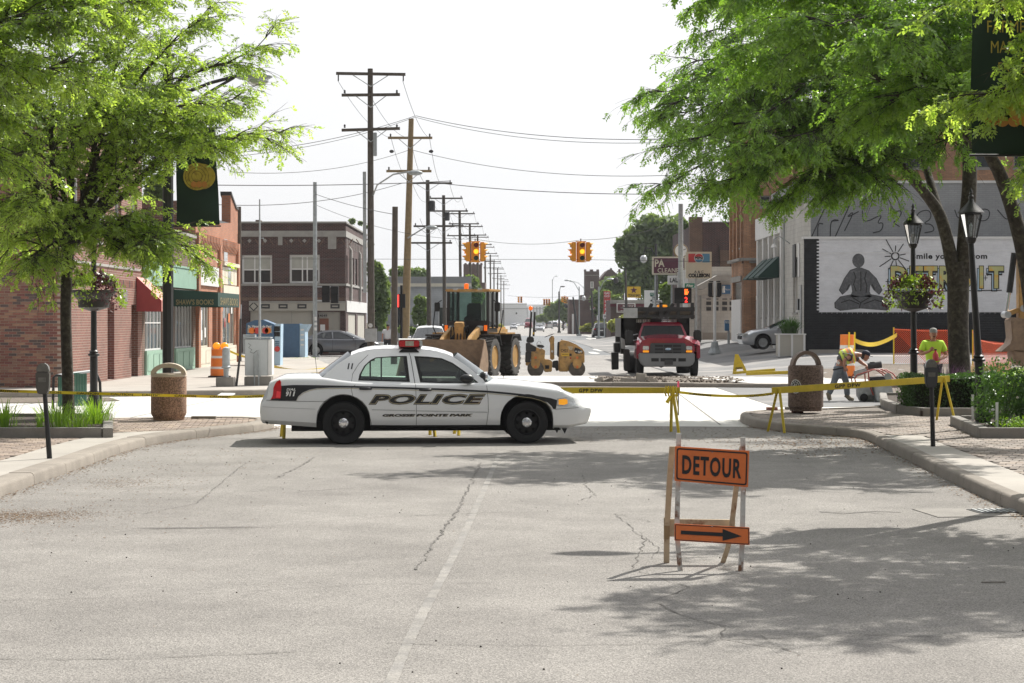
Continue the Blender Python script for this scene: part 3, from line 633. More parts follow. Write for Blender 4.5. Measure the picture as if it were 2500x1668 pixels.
def car_text(s,X0,X1,Y0,Y1,m,d,name,**k):
 b=MB();a,c=cv(X0,Y1),cv(X1,Y0);text(b,s,a[0],c[0],a[1],c[1],0,fn=lambda x,z,y:dec(d)(x,z,0),**k);return b.build(name,m,pcar)
car_text('POLICE',803,1547,370,454,'decal_black',.004,'lettering',shear=.28,off=.07,spacing=1.12)
car_text('POLICE',808,1541,374,450,'gold',.006,'lettering',shear=.28,off=.05,spacing=1.12)
car_text('POLICE',813,1535,378,446,'decal_black',.008,'lettering',shear=.28,off=.03,spacing=1.12)
car_text('GROSSE POINTE PARK',894,1466,498,528,'gold',.004,'lettering',shear=.25,off=.055,spacing=1.02)
car_text('GROSSE POINTE PARK',891,1463,498,527,'decal_black',.006,'lettering',shear=.25,off=.06,spacing=1.02)
car_text('DIAL',278,346,358,374,'letter_white',.007,'lettering',shear=.25,off=.03)
car_text('911',274,342,377,411,'letter_white',.007,'lettering',shear=.2,off=.04)
b=MB();a,c=cv(668,233),cv(706,195);fs_=lambda x,z,y:(x,side(x,z)-.004,z)
text(b,'11',a[0],c[0],a[1],c[1],0,fn=fs_,shear=.2,off=.05);b.build('lettering','decal_black',pcar)
def seam(pts,nm='door_seam',cab=False,w=.006,m='dark',d=.0035):
 f=(lambda x,z:(x,side(x,z)-d,z))if cab else(lambda x,z:dec(d)(x,z,0));P=[]
 pts=resample(pts,.04)
 b=MB();V=[]
 for i,q in enumerate(pts):
  a=Vector(pts[max(i-1,0)]);c=Vector(pts[min(i+1,len(pts)-1)]);t=(c-a).normalized();V.append([f(q[0]-t.y*w/2,q[1]+t.x*w/2),f(q[0]+t.y*w/2,q[1]-t.x*w/2)])
 b.grid(V);return b.build(nm,m,pcar)
seam([cv(1101,318),cv(1106,480),cv(1105,582)]);seam([cv(1552,318),cv(1560,400),cv(1562,480),cv(1550,578)])
seam([cv(720,330),cv(694,352),cv(704,400),cv(745,440),cv(790,490),cv(815,545),cv(823,583)]);seam([cv(818,583),cv(1550,580)],w=.008)
seam([cv(824,484),cv(1100,486)],'moulding',w=.012,m='steel');seam([cv(1108,486),cv(1556,487)],'moulding',w=.012,m='steel')
seam([cv(130,480),cv(470,487)],'bumper_seam',w=.006,m='steel');seam([cv(140,438),cv(380,440),cv(540,437)],'bumper_seam');seam([cv(1985,461),cv(2150,448)],'bumper_seam')
seam([cv(800,140),cv(740,200),cv(702,262),cv(694,322)],'door_seam',True);seam([cv(1062,122),cv(1068,142)],'door_seam',True);seam([cv(1070,142),cv(1084,230),cv(1098,320)],'door_seam',True,.01)
seam([cv(480,303),cv(690,318),cv(1000,322),cv(1500,324)],'belt_trim',True,.016,'rubber',.012)
for X in(745,1122):
 a=cv(X,361);q=MB();f=dec(.0)(a[0]+.1,a[1]+.02,0);q.lathe([(.001,-.105),(.018,-.09),(.022,0),(.018,.09),(.001,.105)],8,'x',0,T(f[0],f[1]-.012,f[2]));h=q.build('door_handle','black_paint',pcar,smooth=60)
 q=MB();q.lathe([(.001,-.105),(.018,-.09),(.022,0),(.018,.09),(.001,.105)],8,'x',0,T(f[0],-f[1]+.012,f[2]));q.build('door_handle','black_paint',pcar,smooth=60)
conform([cv(168,436),cv(166,360),cv(178,318),cv(200,308),(cv(222,322)),cv(233,350),cv(236,436)],.012,'taillight','red_lens')
conform([cv(172,436),cv(172,425),cv(236,425),cv(236,436)],.014,'taillight_trim','dark');conform([cv(196,420),cv(196,378),cv(230,382),cv(232,420)],.015,'lamp_lens',mat('red_bright',(.9,.05,.06),.2,var=.2,coat=.5).name)
mat('lamp_clear',(.6,.62,.62),.12,.4,var=.4,vs=25,coat=.6)
conform([cv(1998,440),cv(2003,392),cv(2080,382),cv(2150,388),cv(2172,436),cv(2120,441)],.006,'headlight','lamp_clear')
conform([cv(2012,430),cv(2012,398),cv(2060,392),cv(2088,400),cv(2086,424),cv(2050,432)],.010,'indicator','amber')
gr=MB();gr.box(3.74,3.80,-.42,.42,.58,.73);gr.build('grille','dark',pcar,bevel=.01)
q=MB();f=dec(0)(*cv(2205,548),0)
for k,(X,Y)in enumerate(((2000,595),(2070,598),(150,575))):
 a=cv(X,Y);f=dec(0)(a[0],a[1],0);q=MB();q.add([(f[0]-.04,f[1]+.03,f[2]+.04),(f[0]+.05,f[1]+.03,f[2]+.04),(f[0]+.01,f[1]+.02,f[2]-.05),(f[0]+.01,f[1]+.05,f[2]+.03)],[(0,1,2),(0,3,2),(1,3,2)]);q.build('torn_trim','rubber',pcar)
for s in(-1,1):
 a=cv(1425,278);q=MB();y=side(a[0],a[1])-.10;q.sph((a[0],s*-y*-1 if 0 else s*-y,a[1]),(.115,.07,.078),14);q.tube([(a[0]+.05,s*(-y-.05),a[1]-.04),(a[0]+.12,s*(-y-.16),a[1]-.07)],.025,6)
 q.build('mirror','black_paint',pcar,smooth=60)
 a=cv(1535,262)if s<0 else cv(1500,262);q=MB();y=s*.80;q.sph((a[0],y,a[1]+.0),(.07,.075,.08),14);q.lathe([(.078,.03),(.078,.06),(.001,.062)],14,'x',1,T(a[0],y,a[1]));q.tube([(a[0]-.14,y+s*-.05,a[1]+.02),(a[0],y,a[1])],.012,6)
 q.build('spotlight',['black_paint','chrome'],pcar,smooth=50)
lb=MB();cx,cz=cv(1062,108);cz=1.485
lb.box(cx-.10,cx+.10,-.52,.52,cz-.02,cz+.055,0);lb.prism([(cx-.17,cz-.03),(cx+.17,cz-.03),(cx+.1,cz+.03),(cx-.1,cz+.03)],-.6,-.4,'xz');lb.prism([(cx-.17,cz-.03),(cx+.17,cz-.03),(cx+.1,cz+.03),(cx-.1,cz+.03)],.4,.6,'xz')
bar=lb.build('light_bar','dark',pcar,bevel=.008)
mat('lens_white',(.42,.39,.31),.2,var=.3,vs=20,coat=.5)
for(y0,y1,dx,m)in((-.6,-.24,0,'red_lens'),(-.235,.235,0,'lens_white'),(.24,.6,0,'red_lens')):
 q=MB();q.box(cx-.165,cx+.165,y0,y1,cz+.055,cz+.165);q.build('lens',m,bar,bevel=.015)
q=MB();q.box(cx-.06,cx+.075,-.608,-.6,cz+.07,cz+.15);q.build('lens','lens_white',bar);q=MB();q.box(cx+.17,cx+.215,-.58,.58,cz+.06,cz+.155);q.build('lens','lamp_clear',bar,bevel=.01)
q=MB();q.box(cx-.165,cx+.215,-.6,.6,cz+.168,cz+.178);q.build('top_cover','white',bar,bevel=.004)
for s in(-.38,.38):
 q=MB();q.prism([(1.15,.8),(1.3,.8),(1.2,1.28),(1.08,1.3)],s-.24,s+.24,'xz');q.prism([(1.08,1.26),(1.18,1.26),(1.14,1.36),(1.04,1.36)],s-.12,s+.12,'xz');q.build('seat','dark',pcar,bevel=.03)
q=MB();q.prism([(-.15,.9),(.1,.9),(-.12,1.12),(-.3,1.12)],-.62,.62,'xz');q.build('rear_seat','dark',pcar,bevel=.03)
for x in(.42,.60):
 for s in(-1,1):q=MB();q.tube([(x,s*.68,1.0),(x+.0,s*.52,1.38)],.012,6);q.build('window_bar','dark',pcar)
q=MB();q.tube([(-.42,-.5,1.02),(-.46,-.5,1.38)],.004,5);q.build('aerial','rubber',pcar)
q=MB();q.lathe([(.17,0),(.17,.02)],16,'x',0,T(1.85,-.36,1.02));q.box(1.9,2.2,-.62,.62,.95,1.03);q.build('dashboard','dark',pcar,bevel=.02)
def sedan_spec(paint,wheel='alloy',glass='glass_dark',L=4.85,H=1.47,W=1.83):
 k=L/4.85;h=H/1.47
 return dict(W=W,wb=2.8*k,wr=.33,ar=.40,x0=-1.08*k,x1=3.76*k,paint=paint,wheel=wheel,ww=.21,belt=.95*h,cab=(-.5,2.35),skirt=.25,top=[(-1.08*k,.92*h),(-.95*k,1.0*h),(-.6*k,1.04*h),(0,1.0*h),(1.7*k,.96*h),(2.3*k,.97*h),(2.7*k,.95*h),(3.1*k,.88*h),(3.5*k,.77*h),(3.76*k,.62*h)],bot=[(-1.08,.32),(-.5,.24),(.4,.2),(2.4,.2),(3.2,.2),(3.76,.25)],xr=[(.2,-.98*k),(.45,-1.07*k),(.7,-1.08*k),(.9,-1.02*k),(1.05,-.92*k)],xf=[(.18,3.62*k),(.35,3.74*k),(.5,3.76*k),(.65,3.68*k),(.8,3.45*k),(1.0,3.2*k)],gh=[(-.62*k,.97*h),(-.5*k,1.05*h),(0,1.28*h),(.3*k,1.38*h),(.75*k,1.42*h),(1.25*k,1.41*h),(1.6*k,1.33*h),(2.1*k,1.12*h),(2.42*k,.97*h),(2.3*k,.92*h),(-.5*k,.92*h)],wins=[[(-.08*k,1.0*h),(.02*k,1.15*h),(.3*k,1.31*h),(.85*k,1.36*h),(.9*k,.98*h)],[(.98*k,.98*h),(.94*k,1.36*h),(1.28*k,1.35*h),(1.6*k,1.25*h),(1.95*k,1.08*h),(2.1*k,.98*h)]],roof=[(.3*k,1.38*h),(.75*k,1.42*h),(1.25*k,1.41*h),(1.6*k,1.33*h)],ws=((2.45*k,.97*h),(1.6*k,1.33*h)),rw=((-.62*k,.99*h),(.3*k,1.38*h)),glass=glass,tum=.55)
def suv_spec(paint,glass='glass_dark',L=4.8,H=1.8,W=1.92):
 k=L/4.8;h=H/1.8
 return dict(W=W,wb=2.75*k,wr=.37,ar=.44,x0=-.98*k,x1=3.72*k,paint=paint,wheel='alloy',ww=.23,belt=1.12*h,cab=(-.9,2.2),skirt=.3,top=[(-.98*k,1.15*h),(-.6*k,1.16*h),(2.1*k,1.13*h),(2.5*k,1.12*h),(3.1*k,1.04*h),(3.5*k,.95*h),(3.72*k,.8*h)],bot=[(-1,.4),(.4,.3),(2.4,.3),(3.72,.33)],xr=[(.3,-.92*k),(.6,-.98*k),(1.2,-.94*k)],xf=[(.3,3.62*k),(.5,3.72*k),(.8,3.68*k),(1.0,3.5*k)],gh=[(-.9*k,1.12*h),(-.72*k,1.6*h),(-.55*k,1.72*h),(.5*k,1.77*h),(1.2*k,1.72*h),(1.45*k,1.66*h),(2.25*k,1.14*h),(2.2*k,1.08*h),(-.85*k,1.08*h)],wins=[[(-.7*k,1.18*h),(-.55*k,1.58*h),(.1*k,1.64*h),(.1*k,1.16*h)],[(.18*k,1.16*h),(.18*k,1.65*h),(.8*k,1.64*h),(.85*k,1.15*h)],[(.93*k,1.15*h),(.9*k,1.63*h),(1.35*k,1.58*h),(1.95*k,1.15*h)]],roof=[(-.55*k,1.72*h),(.5*k,1.77*h),(1.2*k,1.72*h),(1.45*k,1.66*h)],ws=((2.28*k,1.14*h),(1.45*k,1.66*h)),rw=((-.92*k,1.14*h),(-.58*k,1.7*h)),glass=glass,tum=.35)
mat('grey_metal',(.16,.165,.18),.28,.6,var=.06,coat=.6);mat('silver_metal',(.42,.44,.47),.28,.5,var=.05,coat=.6);mat('black_metal',(.015,.017,.022),.2,var=.05,coat=.6)
mat('maroon',(.27,.018,.04),.22,.1,var=.08,coat=.8)
def lights(t,p,front=True):
 W=p['W']/2;x1=p['x1'];x0=p['x0'];hz=.68 if p['wr']<.35 else .9
 for s in(-1,1):
  q=MB();q.cbox((x1-.16,s*W*.66,hz),(.3,.34,.13));q.build('headlight','lamp_clear',t,bevel=.04)
  q=MB();q.cbox((x0+.1,s*W*.74,hz+.14),(.2,.26,.16));q.build('taillight','red_lens',t,bevel=.03)
  q=MB();q.sph((p['ws'][0][0]-.35,s*(W+.06),p['belt']+.05),(.07,.1,.07),10);q.build('mirror',p['paint'],t,smooth=60)
 q=MB();q.cbox((x1-.06,0,.55),(.16,.9,.16));q.build('grille','dark',t,bevel=.02)
 q=MB();q.cbox((x0+.015,0,hz-.02),(.05,.5,.13));q.build('number_plate','white',t)
def place(px,py,Y):return(PX(px,Y),Y,0)
sp=sedan_spec('grey_metal');g1,*_=car('parked_car','grey sedan parked sideways in front of the brick corner building','car',(PX(772,108.5),109,0),0.03,sp);lights(g1,sp)
for X in(.93,2.2):
 q=MB();q.box(X-.006,X+.006,-.9165,-.912,.3,.93);q.build('door_seam','dark',g1)
for X in(.15,1.05):q=MB();q.cbox((X,-.92,.82),(.18,.03,.03));q.build('door_handle','grey_metal',g1)
sp=sedan_spec('silver_metal',L=4.8);s1,*_=car('parked_car','silver sedan nosing out behind the white mural building with a five spoke wheel showing','car',(PX(1853,90)+2.8*4.8/4.85,90,rise(14,90)+.02),math.pi+.06,sp);lights(s1,sp)
sp=suv_spec('white_paint',H=1.72);w1,*_=car('parked_suv','white suv with roof rails waiting behind the loader bucket, facing the camera','suv',(PX(1043,97),100.6,0),-math.pi/2+.02,sp);lights(w1,sp)
for s in(-1,1):q=MB();q.tube([(-.4,s*.66,1.74),(.2,s*.66,1.79),(1.1,s*.66,1.75)],.025,6);q.build('roof_rail','steel',w1)
sp=suv_spec('black_metal',H=1.78);k1,*_=car('suv','black suv seen from behind, parked at the right kerb past the intersection by the weeds','suv',(PX(1469,226),229,0),math.pi/2,sp,detail=1);lights(k1,sp)
FARG='traffic far down the street'
def fcar(nm,lab,cat,px,Y,rev,sp):c,*_=car(nm,lab,cat,(PX(px,Y),Y,0),(-1 if rev else 1)*math.pi/2,sp,group=FARG,detail=1);lights(c,sp);return c
fcar('car','silver sedan driving towards the camera just right of the roller rollbar','car',1317,368,True,sedan_spec('silver_metal',H=1.5))
fcar('car','pale sedan at the left kerb of the distant street, below the row of poles','car',1254,470,True,sedan_spec('silver_metal',H=1.5))
fcar('car','white hatchback with dark rear window by the right kerb of the distant street','car',1385,500,False,sedan_spec('white_paint',L=4.2,H=1.5))
fcar('pickup_truck','white pickup seen from behind in the right lane of the distant street','pickup truck',1340,530,False,suv_spec('white_paint',L=5.4,H=1.9,W=2.1))
fcar('suv','grey suv just right of the distant white pickup','suv',1355,620,False,suv_spec('grey_metal',H=1.8,W=1.95))
fcar('suv','dark suv ahead of the small white hatchback at the right kerb','suv',1380,560,False,suv_spec('black_metal',L=5,H=1.95,W=2.1))
fcar('truck','dark red truck coming up the distant street left of the rollbar','truck',1290,530,True,suv_spec('maroon',L=5.5,H=2.9,W=2.3))
fcar('car','small white car far off at the left edge of the street end','car',1262,760,True,sedan_spec('white_paint'));fcar('car','tiny silver car beside the white one where the street ends','car',1275,850,True,sedan_spec('silver_metal'))
# buildings
brickmat('brick_dark',[(.085,.035,.032),(.05,.026,.026)],(.16,.14,.13),dirt=.2)
brickmat('brick_orange',[(.46,.19,.10),(.37,.145,.08)],(.28,.22,.18),dirt=.15)
brickmat('brick_red',[(.23,.095,.07),(.165,.07,.052)],(.29,.24,.205),dirt=.15)
brickmat('brick_tan',[(.50,.27,.15),(.38,.20,.115)],(.22,.17,.13),bw=.3,bh=.06,dirt=.25)
brickmat('brick_brown',[(.16,.09,.06),(.12,.07,.05)],(.2,.17,.14))
brickmat('brick_purple',[(.13,.075,.07),(.10,.06,.055)],(.18,.16,.15))
brickmat('block_white',[(.55,.54,.50),(.50,.49,.46)],(.42,.41,.39),bw=.4,bh=.19,dirt=.15)
brickmat('block_grey',[(.36,.37,.38),(.33,.34,.35)],(.28,.285,.29),bw=.3,bh=.09,dirt=.12)
brickmat('block_greywhite',[(.40,.41,.42),(.37,.38,.39)],(.31,.32,.33),bw=.4,bh=.19)
palette('house_brick',[(.24,.105,.085),(.29,.13,.10),(.21,.085,.075),(.36,.21,.145),(.26,.12,.09),(.12,.09,.085),(.28,.16,.12)],var=.12)
palette('painted_black',[(.013,.014,.017),(.016,.017,.02),(.011,.012,.014)],rough=.7,var=.3,vs=3)
palette('painted_white',[(.72,.73,.76),(.74,.75,.78),(.70,.71,.74)],rough=.7,var=.06,vs=2)
mat('limestone',(.33,.32,.30),.85,var=.2,vs=2);mat('window_white',(.7,.7,.69),.5,var=.06);mat('green_trim',(.27,.42,.33),.6,var=.1);mat('cream',(.68,.63,.52),.6,var=.08)
mat('blind',(.42,.42,.38),.7,var=.1,vs=3);mat('awning_red_shaded',(.28,.05,.05),.8,var=.12,vs=3);mat('awning_red_lit',(.62,.28,.24),.8,var=.08);mat('awning_green',(.015,.05,.04),.75,var=.12);mat('gold_letter',(.26,.21,.10),.6)  # the red awning cloth has a sunlit tone and a shaded tone
mat('roof_dark',(.06,.06,.062),.9,var=.2);mat('board_beige',(.44,.42,.37),.8,var=.1,vs=.8);mat('boarded',(.36,.34,.30),.8,var=.1);mat('purple_door',(.22,.10,.18),.6);mat('door_brown',(.2,.08,.05),.6)
def wall(par,M,w,h,holes,m,name='wall',th=.3,top=None):
 outer=top or[(0,0),(w,0),(w,h),(0,h)];b=MB(M);b.holed(outer,holes,0,th);return b.build(name,m,par)
def rect(u0,u1,v0,v1):return[(u0,v0),(u1,v0),(u1,v1),(u0,v1)]
def win(par,M,u0,u1,v0,v1,frame='window_white',glass='glass_shop',fw=.07,mull=(),rails=(),d=.1,name='window',blind=None,sill=True):
 f=MB(M);o=rect(u0,u1,v0,v1);us=[u0]+list(mull)+[u1];vs=[v0]+list(rails)+[v1];k=fw/2;H=[]
 for a,c in zip(us,us[1:]):
  for p,q in zip(vs,vs[1:]):H.append(rect(a+(fw if a==u0 else k*.6),c-(fw if c==u1 else k*.6),p+(fw if p==v0 else k*.6),q-(fw if q==v1 else k*.6)))
 f.holed(o,H,d,d+.06);fr=f.build(name,frame,par)
 for i,hh in enumerate(H):
  a=[x for x,_ in hh];c=[z for _,z in hh];g=MB(M);g.box(min(a)-.01,max(a)+.01,d+.03,d+.04,min(c)-.01,max(c)+.01);g.build('pane',glass,fr)
 if blind:
  g=MB(M);g.box(u0+fw,u1-fw,d+.012,d+.026,v0+(v1-v0)*(1-blind),v1-fw);g.build('blind','blind',fr)
 if sill:g=MB(M);g.box(u0-.06,u1+.06,-.05,d,v0-.09,v0);g.build('sill','limestone',fr)
 return fr
def brickfield(par,M,w,h,m,lim=300,bw=.215,bh=.065,mo=.01,holes=(),order=None,proud=.012,nm='brick',v0=0,u0=0,mfn=None):
 b0=MB();e=.004;b0.add([(e,-proud,e),(bw-e,-proud,e),(bw-e,-proud,bh-e),(e,-proud,bh-e),(0,0,0),(bw,0,0),(bw,0,bh),(0,0,bh)],[(0,1,2,3),(4,5,1,0),(5,6,2,1),(6,7,3,2),(7,4,0,3)])
 ms=m if isinstance(m,list)else[m];mes=[b0.mesh(x)for x in ms];L_=[]
 for j in range(int(h/(bh+mo))):
  for i in range(-1,int(w/(bw+mo))+1):
   u=i*(bw+mo)+(.5*(bw+mo)if j%2 else 0);z=j*(bh+mo)+mo/2
   if u<-.001 or u+bw>w+.001:continue
   if any(a-.05<u+bw/2<c+.05 and p-.03<z+bh/2<q+.03 for a,c,p,q in holes):continue
   L_.append((u+u0,z+v0))
 if order:L_.sort(key=order)
 rest=MB(M);vs=b0.v;fs=b0.f;mfn=mfn or(lambda u,z:0)
 for k,(u,z)in enumerate(L_):
  dy=R.uniform(-.004,.003);mi=mfn(u,z)
  if k<lim:
   o=link(nm,mes[mi],par);o.matrix_local=M@T(u,dy,z)
  else:rest.add([(p[0]+u,p[1]+dy,p[2]+z)for p in vs],fs,mi)
 if rest.v:rest.build(nm+'s',ms,par,kind='stuff')
BX,BY=-12.42,53.2
t=thing('corner_building','two storey red brick building at the left with a lone purple side door','building',(BX,BY,.0));A=t
h2=7.6
wall(t,T(-14,0,0),14,h2,[],'mortar_light',th=.25)
brickfield(t,T(0,0,0)@T(-2.05,0,0),2.03,h2,'house_brick',300,v0=.02)
MB(T(0,0,0)).box(-14,-2.1,-.012,0,0,h2).build('wall','brick_red',t)
ML=T(0,.02,0)@RZ(math.pi/2)
dz=lambda px,py,X=BX:PZ(py,X*F/(px-CX))
hol=[rect(5.9,6.9,.15,2.55),rect(9.6,10.7,.1,2.5),rect(1.2,2.2,4.35,6.1),rect(4.1,5.1,4.35,6.1),rect(7.0,8.0,4.35,6.1),rect(9.6,10.6,4.35,6.1)]
wall(t,ML,11.4,h2,hol,'brick_red',th=.3)
for q in hol[2:]:win(t,ML,q[0][0],q[1][0],q[0][1],q[2][1],rails=(5.2,),d=.1)
MB(ML).box(5.92,6.88,.22,.27,.15,2.5).build('door','purple_door',t);MB(ML).box(9.62,10.68,.24,.29,.1,2.45).build('door','dark',t)
MB(ML).box(-.02,11.4,-.035,0,3.62,3.70).build('ledge','limestone',t);MB(ML).box(-.02,11.42,-.06,.34,h2,h2+.12).build('coping','limestone',t)
for k in range(56):MB(ML).box(.05+k*.2,.05+k*.2+.075,-.014,0,3.05,3.27).build('soldier_brick','house_brick',t)if k<56 else 0
gb=MB(ML).box(8.2,8.9,-.01,.02,2.45,2.95).build('glass_block_window','limestone',t)
for i in range(3):
 for j in range(3):MB(ML).box(8.22+i*.23,8.42+i*.23,-.022,-.01,2.47+j*.16,2.61+j*.16).build('glass_block','lamp_clear',gb)
MB().box(-14,0,.3,11.3,h2-.3,h2-.1).build('roof','roof_dark',t)
aw=thing('awning','red awning, its canopy coloured pink as if sunlit, over the doorway of the brick building','awning',(BX,BY+10.35,0))
b=MB(ML);prof=[(0,2.35),(0,3.75),(-.12,3.75),(-1.05,2.75),(-1.05,2.35)]
q=MB();P0=[(0.04,0,z)for z in()]
def awn(par,u0,u1,zt,zm,zb,out,m1,m2,M=ML,y0=0):
 b=MB(M);b.add([(u0,-.02,zt),(u1,-.02,zt),(u1,-out,zm),(u0,-out,zm)],[(0,1,2,3)]);b.add([(u0,-out,zm),(u1,-out,zm),(u1,-out,zb),(u0,-out,zb)],[(0,1,2,3)]);b.build('canopy',m2,par)
 for nm,u in(('end_panel',u0),('end_panel',u1)):b=MB(M);b.add([(u,-.02,zt),(u,-out,zm),(u,-out,zb),(u,-.02,zb)],[(0,1,2,3)]);b.build(nm,m1,par)
awn(aw,0,1.7,3.42,2.64,2.28,.85,'awning_red_shaded','awning_red_lit')  # same cloth: canopy painted in the sunlit tone, end panels in the shaded one
t=thing('green_shop','one storey brick shop with pale green window trim and tall white glazing bars','shop',(BX,BY+11.44,0));Bs=t
W1=10.9
hol=[rect(.5,3.7,.95,3.15),rect(4.6,5.6,.15,2.9),rect(6.2,10.2,.95,3.15)]
wall(t,ML,W1,5.2,hol,'brick_brown',th=.3);MB(ML).box(0,W1,-.05,.34,5.2,5.32).build('coping','limestone',t)
MB(ML).box(.05,W1-.2,-.07,-.005,3.2,3.95).build('sign_board','green_trim',t);MB(ML).box(0,W1-.1,-.10,-.005,3.95,4.02).build('cornice','green_trim',t)
for u0,u1 in((.5,3.7),(6.2,10.2)):
 n=int((u1-u0)/.62);win(t,ML,u0,u1,.95,3.15,'window_white','glass_shop',.06,[u0+(u1-u0)*(k+1)/n for k in range(n-1)],(1.9,)if u0<1 else(),d=.05,sill=False)
 q=MB(ML).box(u0-.1,u1+.1,-.08,.1,.12,.95).build('stall_riser','green_trim',t)
 for k in range(3):a=u0+.05+k*(u1-u0)/3;MB(ML).box(a,a+(u1-u0)/3-.15,-.095,-.08,.25,.82).build('panel','green_trim',q,bevel=.01)
MB(ML).box(4.62,5.58,.2,.26,.15,2.85).build('door','dark',t);MB().box(-12,-.3,.1,10.8,4.9,5.1).build('roof','roof_dark',t)
hs=BY+11.44+W1+.02
t=thing('orange_brick_shop','orange brick shop front with a stepped sloping parapet and cream panels','shop',(BX,hs,0));W2=11.6
top=[(0,0),(W2,0),(W2,7.0),(W2-.6,7.0),(W2-2.2,7.55),(W2-2.2,6.3),(W2-7.5,6.0),(W2-7.5,6.9),(.4,6.9),(0,6.7)]
hol=[rect(.6,3.3,.9,3.1),rect(4.2,5.4,.15,2.9),rect(6.4,10.6,.9,3.1)]
wall(t,ML,W2,6,hol,'brick_orange',top=top,th=.4)
cop=MB(ML);cop.holed([(W2-.6,7.0),(W2,7.0),(W2,7.12),(W2-.65,7.12),(W2-2.28,7.68),(W2-2.2,7.52)],[],-.05,.45);cop.build('coping','roof_dark',t)
MB(ML).add([(W2-7.5,.05,6.01),(W2-2.2,.05,6.31),(W2-2.2,3,7.0),(W2-7.5,3,6.7)],[(0,1,2,3)]).build('roof','roof_dark',t)
for k in range(26):u=.6+k*.4;MB(ML).prism([(-.005,5.45),(-.13,5.45),(-.13,5.2),(-.05,4.95),(-.005,4.95)],u,u+.2,'yz').build('corbel','brick_orange',t)
for u in(.05,5.7,W2-.55):MB(ML).box(u,u+.5,-.12,-.004,.12,5.45).build('pilaster','brick_orange',t)
MB(ML).box(6.3,10.9,-.16,-.005,3.1,3.5).build('fascia','cream',t);MB(ML).box(6.3,10.9,-.2,-.005,4.35,4.5).build('cornice','cream',t)
for k in range(5):MB(ML).box(6.35+k*.9,7.15+k*.9,-.08,-.005,3.55,4.3).build('panel','cream' if k!=2 else 'lamp_clear',t,bevel=.01)
MB(ML).box(.7,5.5,-.08,-.005,3.4,4.2).build('panel','window_white',t)
MB(ML).box(7.3,8.3,-.03,-.004,4.55,5.5).build('upper_window','lamp_clear',t)
for u0,u1,n in((.6,3.3,3),(6.4,10.6,4)):
 win(t,ML,u0,u1,.9,3.1,'cream','glass_shop',.07,[u0+(u1-u0)*(k+1)/n for k in range(n-1)],(),d=.05,sill=False)
 q=MB(ML).box(u0-.1,u1+.1,-.08,.1,.12,.9).build('stall_riser','cream',t)
 for k in range(2):a=u0+.05+k*(u1-u0)/2;MB(ML).box(a,a+(u1-u0)/2-.15,-.095,-.08,.25,.78).build('panel','cream',q,bevel=.01)
for k,(u,z,c)in enumerate(((.9,2.3,'red_lens'),(1.4,2.0,'white'),(1.35,1.6,'white'),(1.5,1.2,'white'),(2.4,1.3,'white'),(7.0,2.4,'orange'),(7.8,1.7,'red_lens'),(9.0,1.9,'orange'),(9.8,2.3,'white'),(6.9,1.2,'white'))):
 MB(ML).box(u,u+.35,.035,.045,z,z+.4).build('window_poster',c,t)
MB(ML).box(4.25,5.35,.3,.35,.15,2.85).build('door','board_beige',t);MB(ML).box(4.4,5.2,.29,.3,1.2,2.6).build('door_glass','glass_shop',t)
MB().box(-12,-.3,.1,11.4,5.7,5.9).build('roof','roof_dark',t);MB(T(-12,W2-.3,0)).box(0,12,0,.3,0,5.9).build('side_wall','brick_brown',t)
MB(T(-12,.05,0)).box(0,11.7,0,.3,5.2,6.7).build('side_wall','brick_red',t)
aw=thing('awning','dark green bookshop awning with small gold lettering on its front edge','awning',(BX,BY+17.3,0))
awn(aw,0,5.5,3.12,3.02,2.5,1.65,'awning_green','awning_green')
b=MB();text(b,"SHAW'S BOOKS",.12,1.5,2.56,2.76,-.03,off=.015);b.build('lettering','gold_letter',aw)
b=MB(ML);text(b,"SHAW'S BOOKS",.5,5.0,2.56,2.85,-1.665,off=.01);b.build('lettering','gold_letter',aw)
D=112.0;X0,X1=PX(562,D),PX(843,D)
t=thing('brick_corner_block','dark purple brown two storey brick corner block with white paired windows','building',(X0,D,0));wd=X1-X0
z=lambda y:PZ(480+y/3.408,D);u=lambda x:PX(560+x/3.408,D)-X0
wp=[rect(u(103),u(355),z(730),z(488)),rect(u(500),u(752),z(722),z(485))]
sh=[rect(u(172),u(690),.1,z(950)),rect(u(740),u(950),.1,z(960))]
wall(t,T(0,0,0),wd,z(218),wp+sh,'brick_dark')
for q in wp:m=(q[0][0]+q[1][0])/2;win(t,T(),q[0][0],q[1][0],q[0][1],q[2][1],mull=(m-.14,m+.14),rails=((q[0][1]+q[2][1])/2,),fw=.12,d=.12,glass='glass_dark',blind=.5)
MB().box(-.05,wd+.05,-.05,0,z(335),z(285)).build('stone_band','limestone',t);MB().box(-.05,wd+.06,-.07,.35,z(222),z(208)).build('coping','limestone',t)
MB().box(0,wd+.04,-.06,0,z(742),z(725)).build('sill_course','limestone',t);MB().box(u(95),wd,-.02,0,z(865),z(840)).build('brick_course','brick_brown',t)
MB().box(u(405),u(442),-.03,0,z(405),z(335)).build('stone_panel','limestone',t);MB().box(u(820),u(890),-.03,0,z(437),z(332)).build('stone_panel','limestone',t)
for x in(168,298,515,625,745):MB(T(u(x),-.02,z(368))@RY(math.pi/4)).cbox((0,0,0),(.17,.03,.17)).build('stone_diamond','limestone',t)
for k in range(19):MB(T(u(110)+k*.42,-.012,z(378))@RY(.6*(1 if k%2 else-1))).cbox((0,0,0),(.05,.02,.42)).build('brick_zigzag','brick_brown',t)
MB().box(u(165),u(965),-.06,0,z(950),z(880)).build('sign_fascia','board_beige',t);MB().box(u(165),u(965),-.09,0,z(885),z(870)).build('cornice','limestone',t)
